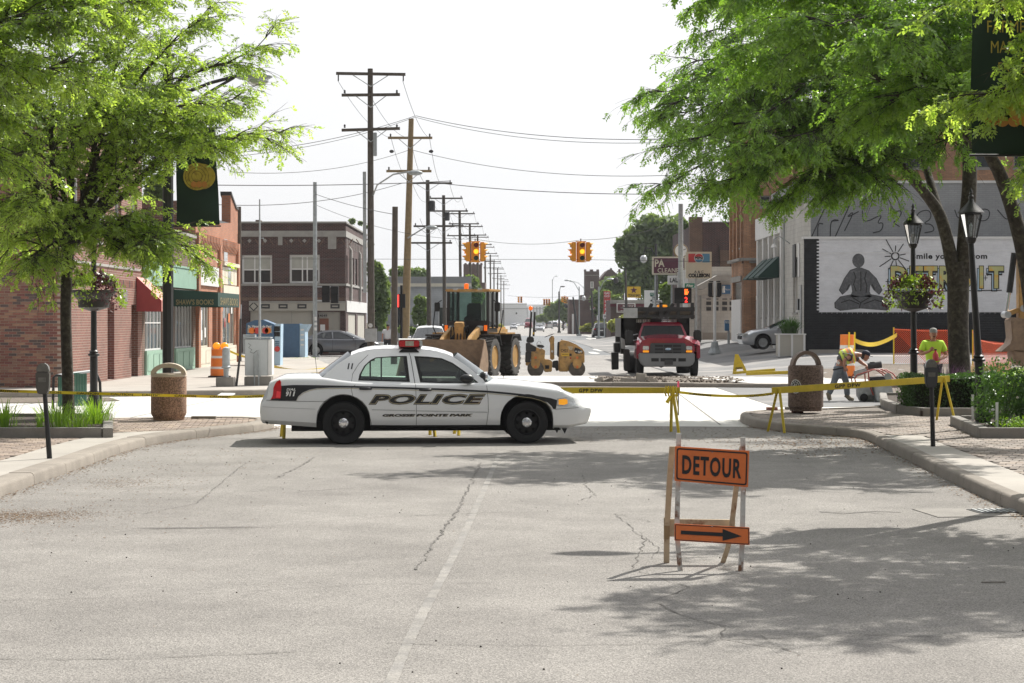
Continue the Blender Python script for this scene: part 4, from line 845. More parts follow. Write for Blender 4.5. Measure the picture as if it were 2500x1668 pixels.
for x in(300,448,605,880):
 a,c=u(x-38),u(x+38)
 MB().holed(rect(a,c,z(932),z(895)),[rect(a+.09,c-.09,z(932)+.09,z(895)-.09)],-.075,-.061).build('fascia_frame','roof_dark',t)
MB(T(u(203),-.062,z(915))@RY(math.pi/4)).holed(rect(-.2,.2,-.2,.2),[rect(-.14,.14,-.14,.14)],-.01,0).build('fascia_diamond','roof_dark',t)
MB().box(sh[0][0][0],sh[0][1][0],.1,.15,.1,z(950)).build('boarding','board_beige',t)
for k in range(1,4):MB().box(sh[0][0][0]+k*2.4,sh[0][0][0]+k*2.4+.03,.09,.1,.1,z(950)).build('board_joint','limestone',t)
MB().box(sh[1][0][0],sh[1][1][0],.10,.15,.1,z(960)).build('boarding','boarded',t);MB().box(u(748),u(825),.07,.1,.1,z(1015)).build('door','door_brown',t);MB().box(u(755),u(795),.06,.07,z(1130),z(1065)).build('notice','white',t)
b=MB();b.box(u(735),u(815),.06,.09,z(1005),z(975));fr=b.build('number_board','limestone',t);b=MB();text(b,'14649',u(740),u(812),z(1001),z(980),.055,off=.02);b.build('lettering','letter_black',fr)
MR=T(wd,.02,0)@RZ(math.pi/2);hs_=[rect(.7,1.5,z(720),z(485)),rect(4.2,6.0,z(720),z(485)),rect(7.0,8.6,z(720),z(485)),rect(11,12.4,z(720),z(485)),rect(2,7.5,.1,z(975)),rect(9,15,.1,z(975))]
wall(t,MR,16.5,z(218),hs_,'brick_dark')
for q in hs_[:4]:win(t,MR,q[0][0],q[1][0],q[0][1],q[2][1],rails=((q[0][1]+q[2][1])/2,),fw=.1,glass='glass_dark')
for q in hs_[4:]:MB(MR).box(q[0][0],q[1][0],.05,.1,.1,q[2][1]).build('boarding','board_beige',t)
MB(MR).box(-.05,16.5,-.05,0,z(335),z(285)).build('stone_band','limestone',t);MB(MR).box(-.05,16.5,-.07,.35,z(222),z(208)).build('coping','limestone',t);MB(MR).box(-.05,16.5,-.06,0,z(742),z(725)).build('sill_course','limestone',t);MB(MR).box(.6,16.4,-.05,0,z(960),z(865)).build('sign_fascia','window_white',t)
for k,uu in enumerate((3.1,10)):
 q=MB(MR);q.box(uu-.25,uu+.25,-.14,0,z(860),z(430));q.prism([(-.14,z(430)),(0,z(430)),(0,z(400))],uu-.25,uu+.25,'yz');q.build('stone_pilaster','limestone',t)
for k in range(12):MB(MR).box(1+k*1.25,1.12+k*1.25,-.03,0,z(420),z(345)).build('stone_tab','limestone',t)
MB().box(0,wd,.3,16,z(240),z(232)).build('roof','roof_dark',t);MB().box(u(160),u(198),3,4,z(240),z(172)).build('chimney','brick_brown',t);MB(T(-.3,0,0)).box(0,.3,0,16,0,z(222)).build('side_wall','brick_dark',t)
q=MB();q.prism([(u(300),z(222)),(u(470),z(222)),(u(420),z(185))],6,10);q.build('skylight','steel',t)
D=190;t=thing('grey_hall','long pale grey single storey hall behind the utility poles at the left','building',(PX(900,D),D,0));wd=PX(1150,D)-PX(900,D)
wall(t,T(),wd,PZ(700,D),[rect(2.5+k*4.4,4.1+k*4.4,1.2,3.4)for k in range(2)],'block_greywhite');MB().box(-.1,wd,-.12,.3,PZ(700,D),PZ(692,D)).build('roof_edge','cream',t)
wall(t,T(0,6,0),wd*.99,PZ(672,D),[],'block_grey');MB().box(0,wd,.3,6,PZ(702,D),PZ(700,D)).build('roof','roof_dark',t)  # rear wall coloured grey to stand in for distance haze
for k in range(2):win(t,T(),2.5+k*4.4,4.1+k*4.4,1.2,3.4,glass='glass_dark')
t=thing('iron_fence','black iron railing in front of the pale grey hall','fence',(PX(960,172),172,0));wd=PX(1125,172)-PX(960,172)
for k in range(52):MB().box(k*wd/52,k*wd/52+.03,0,.03,0,1.75).build('railing_bar','iron_black',t)
for zz_ in(.2,1.5):MB().box(0,wd,.03,.05,zz_,zz_+.05).build('rail','iron_black',t)
D=330;t=thing('tower_building','far dark building with a low tower rising behind the utility poles','building',(PX(1085,D),D,0));MB().box(0,7,0,15,0,PZ(690,D)).build('wall','brick_purple',t);MB().box(PX(1131,D)-PX(1085,D),PX(1176,D)-PX(1085,D),1,5,0,PZ(645,D)).build('tower','brick_purple',t)
for k in range(5):MB().box(3.4+k*.68,3.75+k*.68,1,5,PZ(645,D),PZ(642,D)).build('merlon','brick_purple',t)
D=85.0;gz=.56;X0=PX(1963,D);t=thing('mural_building','low building with a painted mural wall of white over black facing the camera','building',(X0,D,gz));Mu=t
z=lambda y:PZ(560+y/2.903,D)-gz;u=lambda x:PX(1860+x/2.903,D)-X0
H=z(68);WD=12.6
wall(t,T(),WD,H,[],'painted_black',th=.3);bl,bt,bb=u(402),z(75),z(598)
MB().box(bl,10.4,-.004,0,bb,H).build('white_paint','painted_white',t);brickfield(t,T(),10.4,H,['painted_black','painted_white'],300,mfn=lambda a,c:1 if(a>bl-.1 and c>bb)else 0,order=lambda q:abs(q[0]-2.1)+abs(q[1]-3.2)*1.2)
MB().box(-.05,WD,-.07,.4,H,H+.10).build('coping','window_white',t)
MB().tube([(bl,-.06,z(170)),(10.3,-.06,z(150))],.012,5).build('conduit','white',t)
MB().box(.2,2.6,-.35,-.05,-.1,.15).build('kerb_block','concrete',t)
mat('mural_grey',(.10,.103,.11),.7,var=.35,vs=6,col2=(.17,.175,.185),c2s=9,c2t=.6);mat('mural_yellow',(.50,.50,.22),.7,var=.15,col2=(.62,.36,.06),c2s=2,c2t=.55);mat('mural_blue',(.42,.55,.66),.7)
def mur(pts,d,name,m):b=MB();b.add([(u(x),-.018-d,z(y))for x,y in pts],[tuple(range(len(pts)))]);return b.build(name,m,t)
fig=[(560,470),(600,452),(660,462),(680,470),(700,440),(688,400),(668,350),(640,380),(612,440),(560,470),(530,466),(590,400),(625,320),(660,288),(688,276),(688,262),(655,250),(640,225),(646,195),(668,178),(700,178),(722,200),(726,235),(712,262),(716,278),(760,300),(790,335),(828,395),(850,450),(880,470),(912,505),(905,545),(880,572),(700,560),(560,575),(520,560),(510,525),(530,490)]
head=[(684+42*math.cos(a*.3142),222+48*math.sin(a*.3142))for a in range(20)]
torso=[(640,292),(680,276),(704,276),(748,296),(792,350),(826,430),(806,462),(776,430),(756,388),(752,440),(765,480),(640,480),(652,440),(646,388),(626,430),(596,462),(576,430),(606,350)]
legs=[(520,520),(560,478),(640,462),(700,480),(770,462),(850,478),(900,515),(905,548),(880,574),(700,560),(560,576),(522,556)]
torso=[(706+(x-706)*1.2,y)for x,y in torso]
for nm,P in(('painted_legs',legs),('painted_torso',torso),('painted_head',head)):mur(inset(P,1.035),.0 if nm!='painted_head' else .001,'painted_outline','letter_black');mur(P,.003 if nm!='painted_head' else .004,nm,'mural_grey')
mur([(672,268),(696,268),(700,300),(668,300)],.005,'painted_neck','mural_grey')
def stroke(pts,wd,d=.006,nm='painted_line',m='letter_black',par=None,uf=None,zf=None,y=-.018):
 uf=uf or u;zf=zf or z;b=MB();P=[(uf(x),zf(q))for x,q in pts];V=[]
 for i,p in enumerate(P):
  a=Vector(P[max(i-1,0)]);c=Vector(P[min(i+1,len(P)-1)]);tt=(c-a).normalized();V.append([(p[0]-tt.y*wd/2,y-d,p[1]+tt.x*wd/2),(p[0]+tt.y*wd/2,y-d,p[1]-tt.x*wd/2)])
 b.grid(V);return b.build(nm,m,par or t)
for P in([(650,300),(665,340),(650,390),(668,440)],[(740,300),(728,350),(744,400),(738,450)],[(700,300),(702,380),(700,440)],[(640,482),(700,520),(765,482)],[(560,520),(620,500),(690,530)],[(870,520),(800,500),(720,530)],[(700,520),(690,558)],[(620,390),(600,430)],[(780,390),(800,430)]):stroke(P,.045,.008)
for a in range(11):an=-.2+a*.55;cx,cy=945,190;stroke([(cx+34*math.cos(an),cy+34*math.sin(an)),(cx+(75+30*(a%3))*math.cos(an),cy+(75+30*(a%3))*math.sin(an))],.04)
stroke([(945+26*math.cos(a*.449),190+26*math.sin(a*.449))for a in range(15)],.06)
b=MB();text(b,'Smile you are from',u(1062),u(1596),z(222),z(170),-.026,off=.03,spacing=1.1);b.build('lettering','letter_black',t)
for ch,x0,x1 in(('D',905,1040),('E',1040,1150),('T',1140,1250),('R',1250,1370),('O',1375,1500),('I',1510,1600),('T',1600,1720)):
 if ch=='I':x0+=24;x1-=24
 for dx,dy,off,m,d in((-14,18,.09,'letter_black',.022),(-14,18,.04,'mural_blue',.024),(0,0,.09,'letter_black',.027),(0,0,.035,'mural_yellow',.030)):
  b=MB();g_=(off-.035)*90;text(b,ch,u(x0+8+dx-g_),u(x1-8+dx+g_),z(418+dy+g_),z(262+dy-g_),-d,off=off);b.build('lettering',m,t)
stroke([(870,436),(1300,438),(1700,432)],.04);
for x,y in((890,370),(1600,315),(1585,345),(1770,300)):stroke([(x-14,y),(x+14,y)],.03);stroke([(x,y-18),(x,y+18)],.03)
MW=T(0,15.5,0)@RZ(-math.pi/2)
hh=6.6
hol=[rect(1.0+k*2.1,2.3+k*2.1,1.6,5.3)for k in range(4)]+[rect(12.2,13.6,1.8,4.3)]
wall(t,MW,15.45,hh,hol,'block_white',th=.3)
for q in hol[:4]:win(t,MW,q[0][0],q[1][0],q[0][1],q[2][1],'window_white','glass_shop',.08,mull=((q[0][0]+q[1][0])/2,),d=.12)
win(t,MW,12.2,13.6,1.8,4.3,'window_white','boarded',.1)
for uu in(.2,2.5,4.6,6.7,8.9):MB(MW).box(uu,uu+.4,-.16,0,0,5.6).build('pilaster','window_white',t)
MB(MW).box(0,9.4,-.2,0,5.6,6.7).build('sign_band','white',t);MB(MW).box(-.02,15.45,-.1,.35,hh,hh+.12).build('coping','limestone',t)
MB(MW).tube([(9.9,-.1,0),(9.9,-.1,6.0),(10.2,-.1,6.3)],.05,6).build('downpipe','steel',t)
MB(MW).box(12.3,13.1,-.05,-.01,3.4,4.9).build('sign','letter_black',t);MB(MW).box(13.9,14.3,-.05,-.01,3.4,4.9).build('sign','white',t);MB(MW).box(14.0,14.3,-.1,0,1.9,2.4).build('letterbox','black_paint',t);MB(MW).box(14.6,14.9,-.06,0,0,3).build('trim_board','steel',t)
MB(MW).tube([(11.2,0,5.0),(11.2,-.5,5.35),(11.2,-.75,5.2),(11.2,-.75,4.9)],.025,6).build('lamp_arm','galv',t);MB(MW).lathe([(.05,.1),(.16,-.08)],10,'z',0,T(11.2,-.75,4.9)).build('wall_lamp','white',t)
for k in range(3):
 aw=thing('awning',['nearest','middle','farthest'][2-k]+' of the three small dark green awnings on the white street front','awning',(X0,D,gz),0,'green awnings on the white street front')
 uu=2.6+k*2.2;b=MB(MW);b.prism([(-.16,4.5),(-1.15,3.55),(-1.15,3.48),(-.16,3.48)],uu,uu+1.7,'yz');b.build('canopy','awning_green',aw)
wall(t,T(.6,7,0),14,8.0,[],'block_grey');MB(T(.6,7,0)).box(-.05,14,-.05,.35,8.0,8.12).build('coping','window_white',t);wall(t,T(.6,15.3,0)@RZ(-math.pi/2),8.2,8.0,[],'block_grey');MB().box(.3,WD,.3,7,H-.3,H-.1).build('roof','roof_dark',t);MB().box(.9,14,7.3,15,7.6,7.8).build('roof','roof_dark',t)
ug=lambda x:PX(1480+x/2.304,92)-X0;zg_=lambda y:PZ(y/2.304,92)-gz
for P in([(1190,1330),(1190,1255),(1220,1260)],[(1260,1330),(1262,1235),(1320,1240),(1265,1245)],[(1340,1300),(1400,1180),(1345,1230),(1420,1190)],[(1440,1185),(1445,1260),(1560,1200),(1520,1260),(1560,1250),(1550,1300),(1500,1310)],[(1600,1200),(1670,1180),(1640,1240),(1610,1250),(1650,1275)],[(1740,1230),(1760,1190),(1820,1180),(1830,1230),(1780,1260),(1830,1260),(1850,1300),(1790,1310)],[(1860,1190),(1900,1200),(1910,1260),(1870,1270)],[(1960,1180),(1980,1240),(2050,1190)],[(2080,1180),(2160,1175),(2150,1240),(2090,1245),(2080,1180)],[(2200,1180),(2260,1250),(2280,1180)]):
 stroke(chaikin(P,2),.05,.002,'graffiti','roof_dark',t,ug,zg_,6.99)
for x0,x1 in((1128,1128),(1260,1262)):MB().tube([(ug(x0),6.6,H),(ug(x0)+1.0,6.6,H+2.2)],.03,5).build('bracket','roof_dark',t)
pb=thing('planter_box','white wooden planter box with a grassy plant at the corner of the black mural wall','planter',(PX(1928,83),83,zg(12.2,83)))
b=MB();b.holed(rect(-.55,.6,0,.95),[],-.35,.35);
bx=MB();bx.box(-.55,.6,-.35,.35,.02,.93);bx.build('box','board_beige',pb)
for a in(-.56,-.0,.53):MB().box(a,a+.09,-.375,-.35,0,.97).build('batten','window_white',pb)
MB().box(-.6,.65,-.4,.4,.93,.98).build('rim','window_white',pb)
D=104.0;gz=.82;X0=PX(1815,D);t=thing('brick_apartment_block','tall orange brown brick block rising behind the white building and the tree','building',(X0,D,gz));Hb=13.0
z=lambda y:PZ(480+y/3.733,D)-gz;u=lambda x:PX(1480+x/3.733,D)-X0
hol=[rect(u(1370),u(1370)+3.6,z(905),z(765)),rect(u(1450),u(1450)+1.9,.02,z(1000)),rect(.6,1.9,z(210),z(80))]+[rect(a,a+1.5,c,c+1.7)for a in(4.6,8.2,12.0,14.6,17.6)for c in(6.2,9.4)]
hol=[h for h in hol];hol[2]=rect(u(1400),u(1500),z(95),z(-10))
wall(t,T(),22,Hb,hol,'brick_tan')
for q in hol[2:]:win(t,T(),q[0][0],q[1][0],q[0][1],q[2][1],'limestone','glass_dark',.08,rails=((q[0][1]+q[2][1])/2,))
MB().box(hol[0][0][0],hol[0][1][0],.1,.15,hol[0][0][1],hol[0][2][1]).build('shop_window','glass_shop',t);MB().box(u(1362),u(1362)+4,-.08,0,z(945),z(905)).build('lintel','cream',t);MB().box(hol[1][0][0],hol[1][1][0],.3,.35,0,z(1000)).build('door','dark',t)
MB().box(-.1,22,-.25,0,z(585),z(560)).build('cornice','limestone',t);MB().box(-.1,22,-.12,0,z(610),z(588)).build('dentil_band','brick_brown',t)
for k in range(14):MB().box(.3+k*1.6,.75+k*1.6,-.16,-.12,z(607),z(590)).build('dentil','limestone',t)
MB().box(0,.4,-.14,0,0,Hb).build('pilaster','brick_tan',t)
MB().box(u(1362),u(1362)+1.1,-.05,0,0,z(950)).build('cream_panel','board_beige',t)
MT=T(0,5.6,0)@RZ(-math.pi/2);wall(t,MT,5.55,Hb,[rect(.7+k*2.5,1.9+k*2.5,z(560)+.6+j*3,z(560)+2.4+j*3)for k in range(2)for j in range(2)]+[rect(.6,4.8,z(935),z(770))],'brick_tan')
for k in range(4):MB(MT).box(.05+k*1.7,.4+k*1.7,-.14,0,z(560),Hb).build('pilaster','brick_tan',t)
for k in range(2):
 for j in range(2):win(t,MT,.7+k*2.5,1.9+k*2.5,z(560)+.6+j*3,z(560)+2.4+j*3,'limestone','glass_dark',.08)
for a,c in((.6,4.8),):MB(MT).box(a,c,.1,.15,z(935),z(770)).build('shop_window','glass_shop',t);MB(MT).box(a-.1,c+.1,-.07,0,0,z(935)).build('stall_riser','window_white',t);MB(MT).box(a-.2,c+.2,-.1,0,z(770),z(720)).build('fascia','limestone',t)
MB(MT).box(0,5.6,-.25,0,z(585),z(560)).build('cornice','limestone',t);MB().box(0,22,0.02,5.6,Hb-.2,Hb).build('roof','roof_dark',t)
D=118.5;gz=.82;X0=PX(1688,D);t=thing('canopy_shop','white painted block building with a peeling flat canopy and a blue telephone sign','shop',(X0,D,gz))
z=lambda y:PZ(480+y/3.733,D)-gz;u=lambda x:PX(1480+x/3.733,D)-X0
wd=u(1145);wall(t,T(),wd,z(640),[rect(u(800),u(868),.02,z(900))],'block_white');MB().box(u(800),u(868),.2,.25,0,z(900)).build('door','steel',t)
MB().prism([(u(765),z(840)),(u(980),z(725)),(u(1140),z(725)),(u(1140),z(775)),(u(990),z(770)),(u(860),z(850))],-2.0,0).build('canopy','limestone',t)
MB().box(u(878),u(1140),-.04,0,z(930),z(895)).build('sign_strip','steel',t)
for a in(925,1070):
 q=MB().box(u(a-14),u(a+14),-.03,0,z(1042),z(1000)).build('vent','limestone',t)
 for i in range(2):
  for j in range(3):MB().box(u(a-13)+i*.45,u(a-13)+i*.45+.3,-.035,-.03,z(1040)+j*.34,z(1040)+.22+j*.34).build('vent_hole','roof_dark',q)
q=MB().box(u(1052),u(1130),-.12,-.03,z(888),z(805)).build('telephone_sign',mat('sign_blue',(.05,.16,.32),.4).name,t);b=MB();b.tube([(u(1070),-.13,z(815)),(u(1064),-.13,z(845)),(u(1070),-.13,z(878))],.09,6);b.build('handset','letter_white',q);b=MB();text(b,'Phone',u(1078),u(1124),z(855),z(838),-.125);b.build('lettering','letter_white',q)
MB().box(0,wd,.1,8,z(660),z(655)).build('roof','roof_dark',t);MB(T(0,0,0)).box(-.2,0,0,8,0,z(660)).build('side_wall','block_white',t);MB().box(u(878),u(1140),-.02,0,0,z(1240)).build('plinth','concrete',t)
D=132.0;X0=PX(1716,D);t=thing('brown_brick_building','dark brown brick building with tall chimney corner behind the cola sign','building',(X0,D,.8));z=lambda y:PZ(480+y/3.733,D)-.8;u=lambda x:PX(1480+x/3.733,D)-X0
wall(t,T(),13,z(235),[],'brick_dark');MB().box(-.05,13,-.05,.3,z(237),z(228)).build('coping','steel',t);MB().box(-.9,-.02,0,.9,0,z(185)).build('chimney','brick_brown',t);ms=T(-.9,14,0)@RZ(-math.pi/2);wall(t,ms,13,z(275),[rect(2+k*2.6,3.2+k*2.6,4.6,6.4)for k in range(4)],'brick_dark')
for k in range(4):win(t,ms,2+k*2.6,3.2+k*2.6,4.6,6.4,'limestone','glass_dark',.08)
MB().box(u(1035),u(1130),-.02,0,0,z(490)).build('lower_wall','brick_brown',t);MB().box(u(1030),u(1034),-.08,0,0,z(440)).build('downpipe','roof_dark',t);MB().box(0,13,.3,13,z(250),z(245)).build('roof','roof_dark',t)
D=450.0;X0=PX(1427,D);t=thing('church','dark brick church with a battlemented square tower far down the street','church',(X0,D,0));z=lambda y:PZ(640+y/7.344,D);u=lambda x:PX(1240+x/7.344,D)-X0
wd=u(1634)-u(1370);wall(t,T(),wd,z(165),[rect(u(1478),u(1540),z(465),z(350))],'brick_dark','tower',th=3.4);win(t,T(),u(1478),u(1540),z(465),z(350),glass='lamp_clear',fw=.15,sill=True)
for a,c in((1370,1405),(1475,1530),(1595,1634)):MB().box(u(a),u(c),0,3.4,z(165),z(132)).build('merlon','brick_dark',t)
MB().box(-.1,wd+.1,-.1,0,z(240),z(232)).build('stone_band','limestone',t);MB().box(u(1315),u(1370),1,12,0,z(590)).build('wing','brick_dark',t)
b=MB();b.prism([(u(1640),0),(u(2110),0),(u(2110),z(330)),(u(1985),z(215)),(u(1885),z(120)),(u(1820),z(125)),(u(1640),z(330))],5,25);b.build('gable','brick_dark',t);MB().box(u(1860),u(1890),6,8,z(125),z(95)).build('chimney','brick_dark',t);MB().box(u(2010),u(2045),6,8,z(330),z(115)).build('chimney','brick_dark',t)
D=300.0;X0=PX(1390,D);t=thing('low_shop','low dark brick building beyond the roadside weeds, left of the church tower','building',(X0,D,0));z=lambda y:PZ(640+y/7.344,D);MB().box(0,5.0,0,10,0,z(680)).build('wall','brick_purple',t);MB().box(-.1,5.1,-.1,10,z(680),z(670)).build('coping','limestone',t);MB().box(.4,.7,-.1,0,0,z(930)).build('door','white',t)
q=MB().box(3.2,6.2,-.5,-.3,z(860),z(790)).build('sign_board','white',t);b=MB();text(b,'POPULAR',3.4,6.0,z(840),z(805),-.51,off=.02);b.build('lettering','red_lens',q)
D=200.0;X0=PX(1491,D);t=thing('low_shop','low dark storefront with a pale fascia and maroon stripe behind the yellow bar sign','building',(X0,D,0));z=lambda y:PZ(640+y/7.344,D);u=lambda x:PX(1240+x/7.344,D)-X0
MB().box(0,u(2500),0,10,0,z(680)).build('wall','brick_purple',t);MB().box(-.05,u(2500),-.1,0,z(745),z(680)).build('fascia','limestone',t);MB().box(-.05,u(2500),-.12,0,z(800),z(750)).build('stripe',mat('maroon_flat',(.12,.02,.035),.6).name,t)
q=MB().box(u(1945),u(2280),-.6,-.4,z(905),z(738)).build('sign_board','white',t);MB().box(u(1962),u(2262),-.62,-.6,z(890),z(755)).build('sign_face','maroon_flat',q)
for i,(s,a,c,y0,y1)in enumerate((('INDIE STOP',2055,2245,808,770),('DELI',2080,2220,848,825),('1-800-CALL',1980,2230,882,862))):b=MB();text(b,s,u(a),u(c),z(y0),z(y1),-.63,off=.015);b.build('lettering','white',q)
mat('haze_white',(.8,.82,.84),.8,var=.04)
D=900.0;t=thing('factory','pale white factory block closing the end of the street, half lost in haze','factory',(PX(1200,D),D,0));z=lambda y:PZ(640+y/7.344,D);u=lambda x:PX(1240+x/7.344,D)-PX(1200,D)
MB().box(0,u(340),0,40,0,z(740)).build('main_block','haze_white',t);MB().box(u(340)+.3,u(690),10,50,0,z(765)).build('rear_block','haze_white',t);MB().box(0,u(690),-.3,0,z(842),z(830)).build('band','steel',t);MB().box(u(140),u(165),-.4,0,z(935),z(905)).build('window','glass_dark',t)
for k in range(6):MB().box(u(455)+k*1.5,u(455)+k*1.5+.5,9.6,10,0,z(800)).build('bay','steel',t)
# poles, wires, signals and signs
def pole(par,x0,y0,x1,y1,h,r0,r1,m,name='pole'):
 n=8;return MB().tube([(x0+(x1-x0)*k/n,y0+(y1-y0)*k/n,h*k/n)for k in range(n+1)],[r0+(r1-r0)*k/n for k in range(n+1)],12).build(name,m,par,smooth=60)
def arm(par,x,z,w,m='wood_pole',dx=0,ins=True,y=-.2,braces=True,tilt=0):
 a=MB().box(-w/2+dx,w/2+dx,y-.06,y+.06,-.07,.07,M=T(x,0,z)@RY(tilt)).build('crossarm',m,par)
 if braces:
  for s in(-1,1):MB().tube([(x+s*w*.27,y,z-.03),(x,y,z-.62)],.022,5).build('brace','steel',par)
 if ins:
  for s in(-1,1):MB().lathe([(.02,.07),(.06,.10),(.035,.15),(.06,.19),(.02,.25)],8,'z',0,T(x+dx+s*(w/2-.15),y,z)).build('insulator','roof_dark',par)
def zc(oy,s):return lambda v,Y:PZ(oy+v/s,Y)
U=lambda px0,Y:(lambda px:PX(px,Y)-PX(px0,Y))
Y=95;t=thing('utility_pole','tall grey wooden utility pole with three crossarms, nearest of the row','utility pole',(PX(906,Y),Y,0),0);P1=t
pole(t,0,0,PX(904,Y)-PX(906,Y),0,PZ(168,Y),.19,.13,'wood_pole')
for py,wpx,tl in((182,169,.015),(233,142,-.01),(317,142,-.03)):arm(t,0,PZ(py,Y),wpx*Y/F,'wood_pole',ins=py>200,tilt=tl)
for s in(-1,1):MB().tube([(s*1.6,-.2,PZ(182,Y)),(s*1.6,-.2,PZ(182,Y)-.35)],.035,6).build('insulator','roof_dark',t)
MB().box(.12,.3,-.3,-.1,PZ(382,Y),PZ(325,Y)).build('switch_box','galv',t,bevel=.02)
MB().box(-.36,-.20,-.22,-.1,PZ(715,Y),PZ(420,Y),M=RY(-.004)).build('conduit','galv',t)
q=MB().box(-.28,.3,-.42,-.2,.95,1.6).build('meter_box','steel',t,bevel=.02);MB().lathe([(.11,-.5),(.11,-.42)],14,'y',0,T(-.0,0,1.75)).build('meter','lamp_clear',t)
MB().tube([(.1,-.1,PZ(478,Y)),(.35,-.8,PZ(455,Y)),(1.2,-1.6,PZ(432,Y)),(2.0,-2.2,PZ(428,Y))],.04,7).build('lamp_arm','steel',t,smooth=60)
MB().sph((2.3,-2.3,PZ(431,Y)),(.36,.16,.13),12).build('lamp_head','galv',t,smooth=60)
Y=112;t=thing('utility_pole','leaning yellowish brown utility pole with two wide brown crossarms','utility pole',(PX(988,Y),Y,0));P2=t
pole(t,0,0,PX(1004,Y)-PX(988,Y),0,PZ(290,Y),.25,.15,'wood_pole_brown');u=U(988,Y)
for py,px,wpx in((338,1002,108),(419,999,110)):arm(t,u(px),PZ(py,Y),wpx*Y/F,'wood_pole_brown',y=-.3)
for px in(957,1053):MB().sph((u(px),-.3,PZ(371,Y)),(.14,.05,.1),8).build('insulator','roof_dark',t)
MB().tube([(u(996),-.2,PZ(582,Y)),(u(1020),-.6,PZ(568,Y)),(u(1042),-.9,PZ(556,Y))],.04,6).build('lamp_arm','steel',t);MB().sph((u(1056),-1,PZ(558,Y)),(.33,.15,.13),12).build('lamp_head','galv',t,smooth=60)
Y=88;t=thing('wooden_post','dark wooden pole stub without crossarms, just left of the leaning brown pole','pole',(PX(962,Y),Y,0));pole(t,0,0,.05,0,PZ(505,Y),.155,.13,'wood_pole')
Y=88;t=thing('wooden_post','thin dark weathered pole beside the orange brick shop','pole',(PX(584,Y),Y,0));pole(t,0,0,.0,0,PZ(505,Y),.11,.09,'wood_pole')
G='row of wooden utility poles down the left side of the street'
row=[(1048,150,440,1044),(1086,182,477,1083),(1126,228,516,1122),(1150,268,548,1147),(1168,312,575,1166),(1186,365,600,1184),(1198,420,622,1197),(1206,480,640,1206),(1215,545,655,1215),(1223,620,672,1223),(1230,700,686,1230)]
tops=[]
for k,(px,Y,py,tx)in enumerate(row):
 t=thing('utility_pole','wooden utility pole in the receding row, number %d after the leaning one'%(k+1)if 0 else['first','second','third','fourth','fifth','sixth','seventh','eighth','ninth','tenth','last'][k]+' pole of the receding row beyond the leaning brown one','utility pole',(PX(px,Y),Y,0),0,G)
 h=PZ(py,Y);pole(t,0,0,PX(tx,Y)-PX(px,Y),0,h,.19,.15,'wood_pole');dx=PX(tx,Y)-PX(px,Y)
 for j,(dz_,w)in enumerate(((.3,3.2),(1.5,3.6),(2.9,3.4))if k else((.25,3.4),(3.6,3.2),(4.9,3.4))):arm(t,dx*.9,h-dz_,w,'wood_pole',dx=.5 if j%2 else .2,braces=k<4)
 if k<2:MB().lathe([(.2,0),(.24,.1),(.24,.7),(.18,.8)],10,'z',0,T(dx+.35,-.1,h-2.4)).build('transformer','roof_dark',t)
 tops.append((PX(tx,Y),Y,h))
def steelpole(px,Y,py,lab,r=.13,base=True):
 t=thing('steel_pole',lab,'pole',(PX(px,Y),Y,0));h=PZ(py,Y);MB().tube([(0,0,0),(0,0,h)],[r,r*.8],16).build('pole','galv',t,smooth=60)
 if base:
  MB().box(-.3,.3,-.3,.3,0,.05).build('base_plate','galv',t)
  for a in(-1,1):MB().lathe([(.04,.05),(.04,.14)],6,'z',0,T(a*.24,-.24,0)).build('anchor_bolt','steel',t)
 return t
def pedsig(par,x,z,on=None,s=1.0,w=.42):
 q=MB().box(x-w/2,x+w/2,-.28,-.06,z,z+.92).build('signal_head','dark',par,bevel=.02)
 for a in(0,.46):MB().box(x-w/2+.03,x+w/2-.03,-.40,-.28,z+.42+a*.98,z+.44+a*.98).build('visor','dark',q)
 return q
mat('glow_orange',(1.0,.16,.02),.4,emit=1.6,var=0);mat('glow_red',(1,.04,.03),.4,emit=1.6,var=0);mat('glow_yellow',(1,.42,.02),.3,emit=1.3,var=0)
t=steelpole(769,106,445,'grey steel pole with bolted base standing before the grey sedan');pedsig(t,.62,3.0);pedsig(t,1.1,2.95)
for a in(3.1,3.85):MB().tube([(0,-.05,a),(1.3,-.12,a)],.03,5).build('bracket','steel',t)
for a,c in((1.75,.2),(2.0,.3),(1.45,.25)):MB().box(-.02,.12,-.14,-.135,a,a+c*.7).build('handbill','white',t)
Y=113.5;t=steelpole(1662,Y,498,'grey steel signal pole right of the truck, carrying the green street name blade',.17)
u=U(1662,Y);q=pedsig(t,u(1673)+.1,PZ(741,Y),w=.5);
hb=MB();x,zz_=u(1674),PZ(716,Y);hb.cbox((x,-.3,zz_),(.17,.02,.2));
for k in range(4):hb.tube([(x-.07+k*.045,-.3,zz_+.05),(x-.08+k*.055,-.3,zz_+.24)],.017,5)
hb.tube([(x+.08,-.3,zz_-.03),(x+.15,-.3,zz_+.1)],.018,5);h=hb.build('raised_hand','glow_orange',q);b=MB();text(b,'2',x-.09,x+.09,PZ(741,Y)+.06,PZ(741,Y)+.38,-.3,off=.03);b.build('countdown','glow_red',q)
pedsig(t,u(1656),PZ(741,Y),w=.5)
mat('sign_green',(.01,.18,.12),.45)
q=MB().box(u(1671),u(1695),-.2,-.18,PZ(703,Y),PZ(692,Y)).build('street_name_sign','sign_green',t);b=MB();text(b,'Alter',u(1674),u(1692),PZ(701.5,Y),PZ(693.5,Y),-.205,off=.02);b.build('lettering','letter_white',q)
Y=96;gz=zg(PX(1745,Y),Y);t=thing('signal_pole','short white pedestrian signal post with a cast concrete base near the phone sign','signal pole',(PX(1745,Y),Y,gz));k=Y/F
z=lambda y:PZ(480+y/3.733,Y)-gz
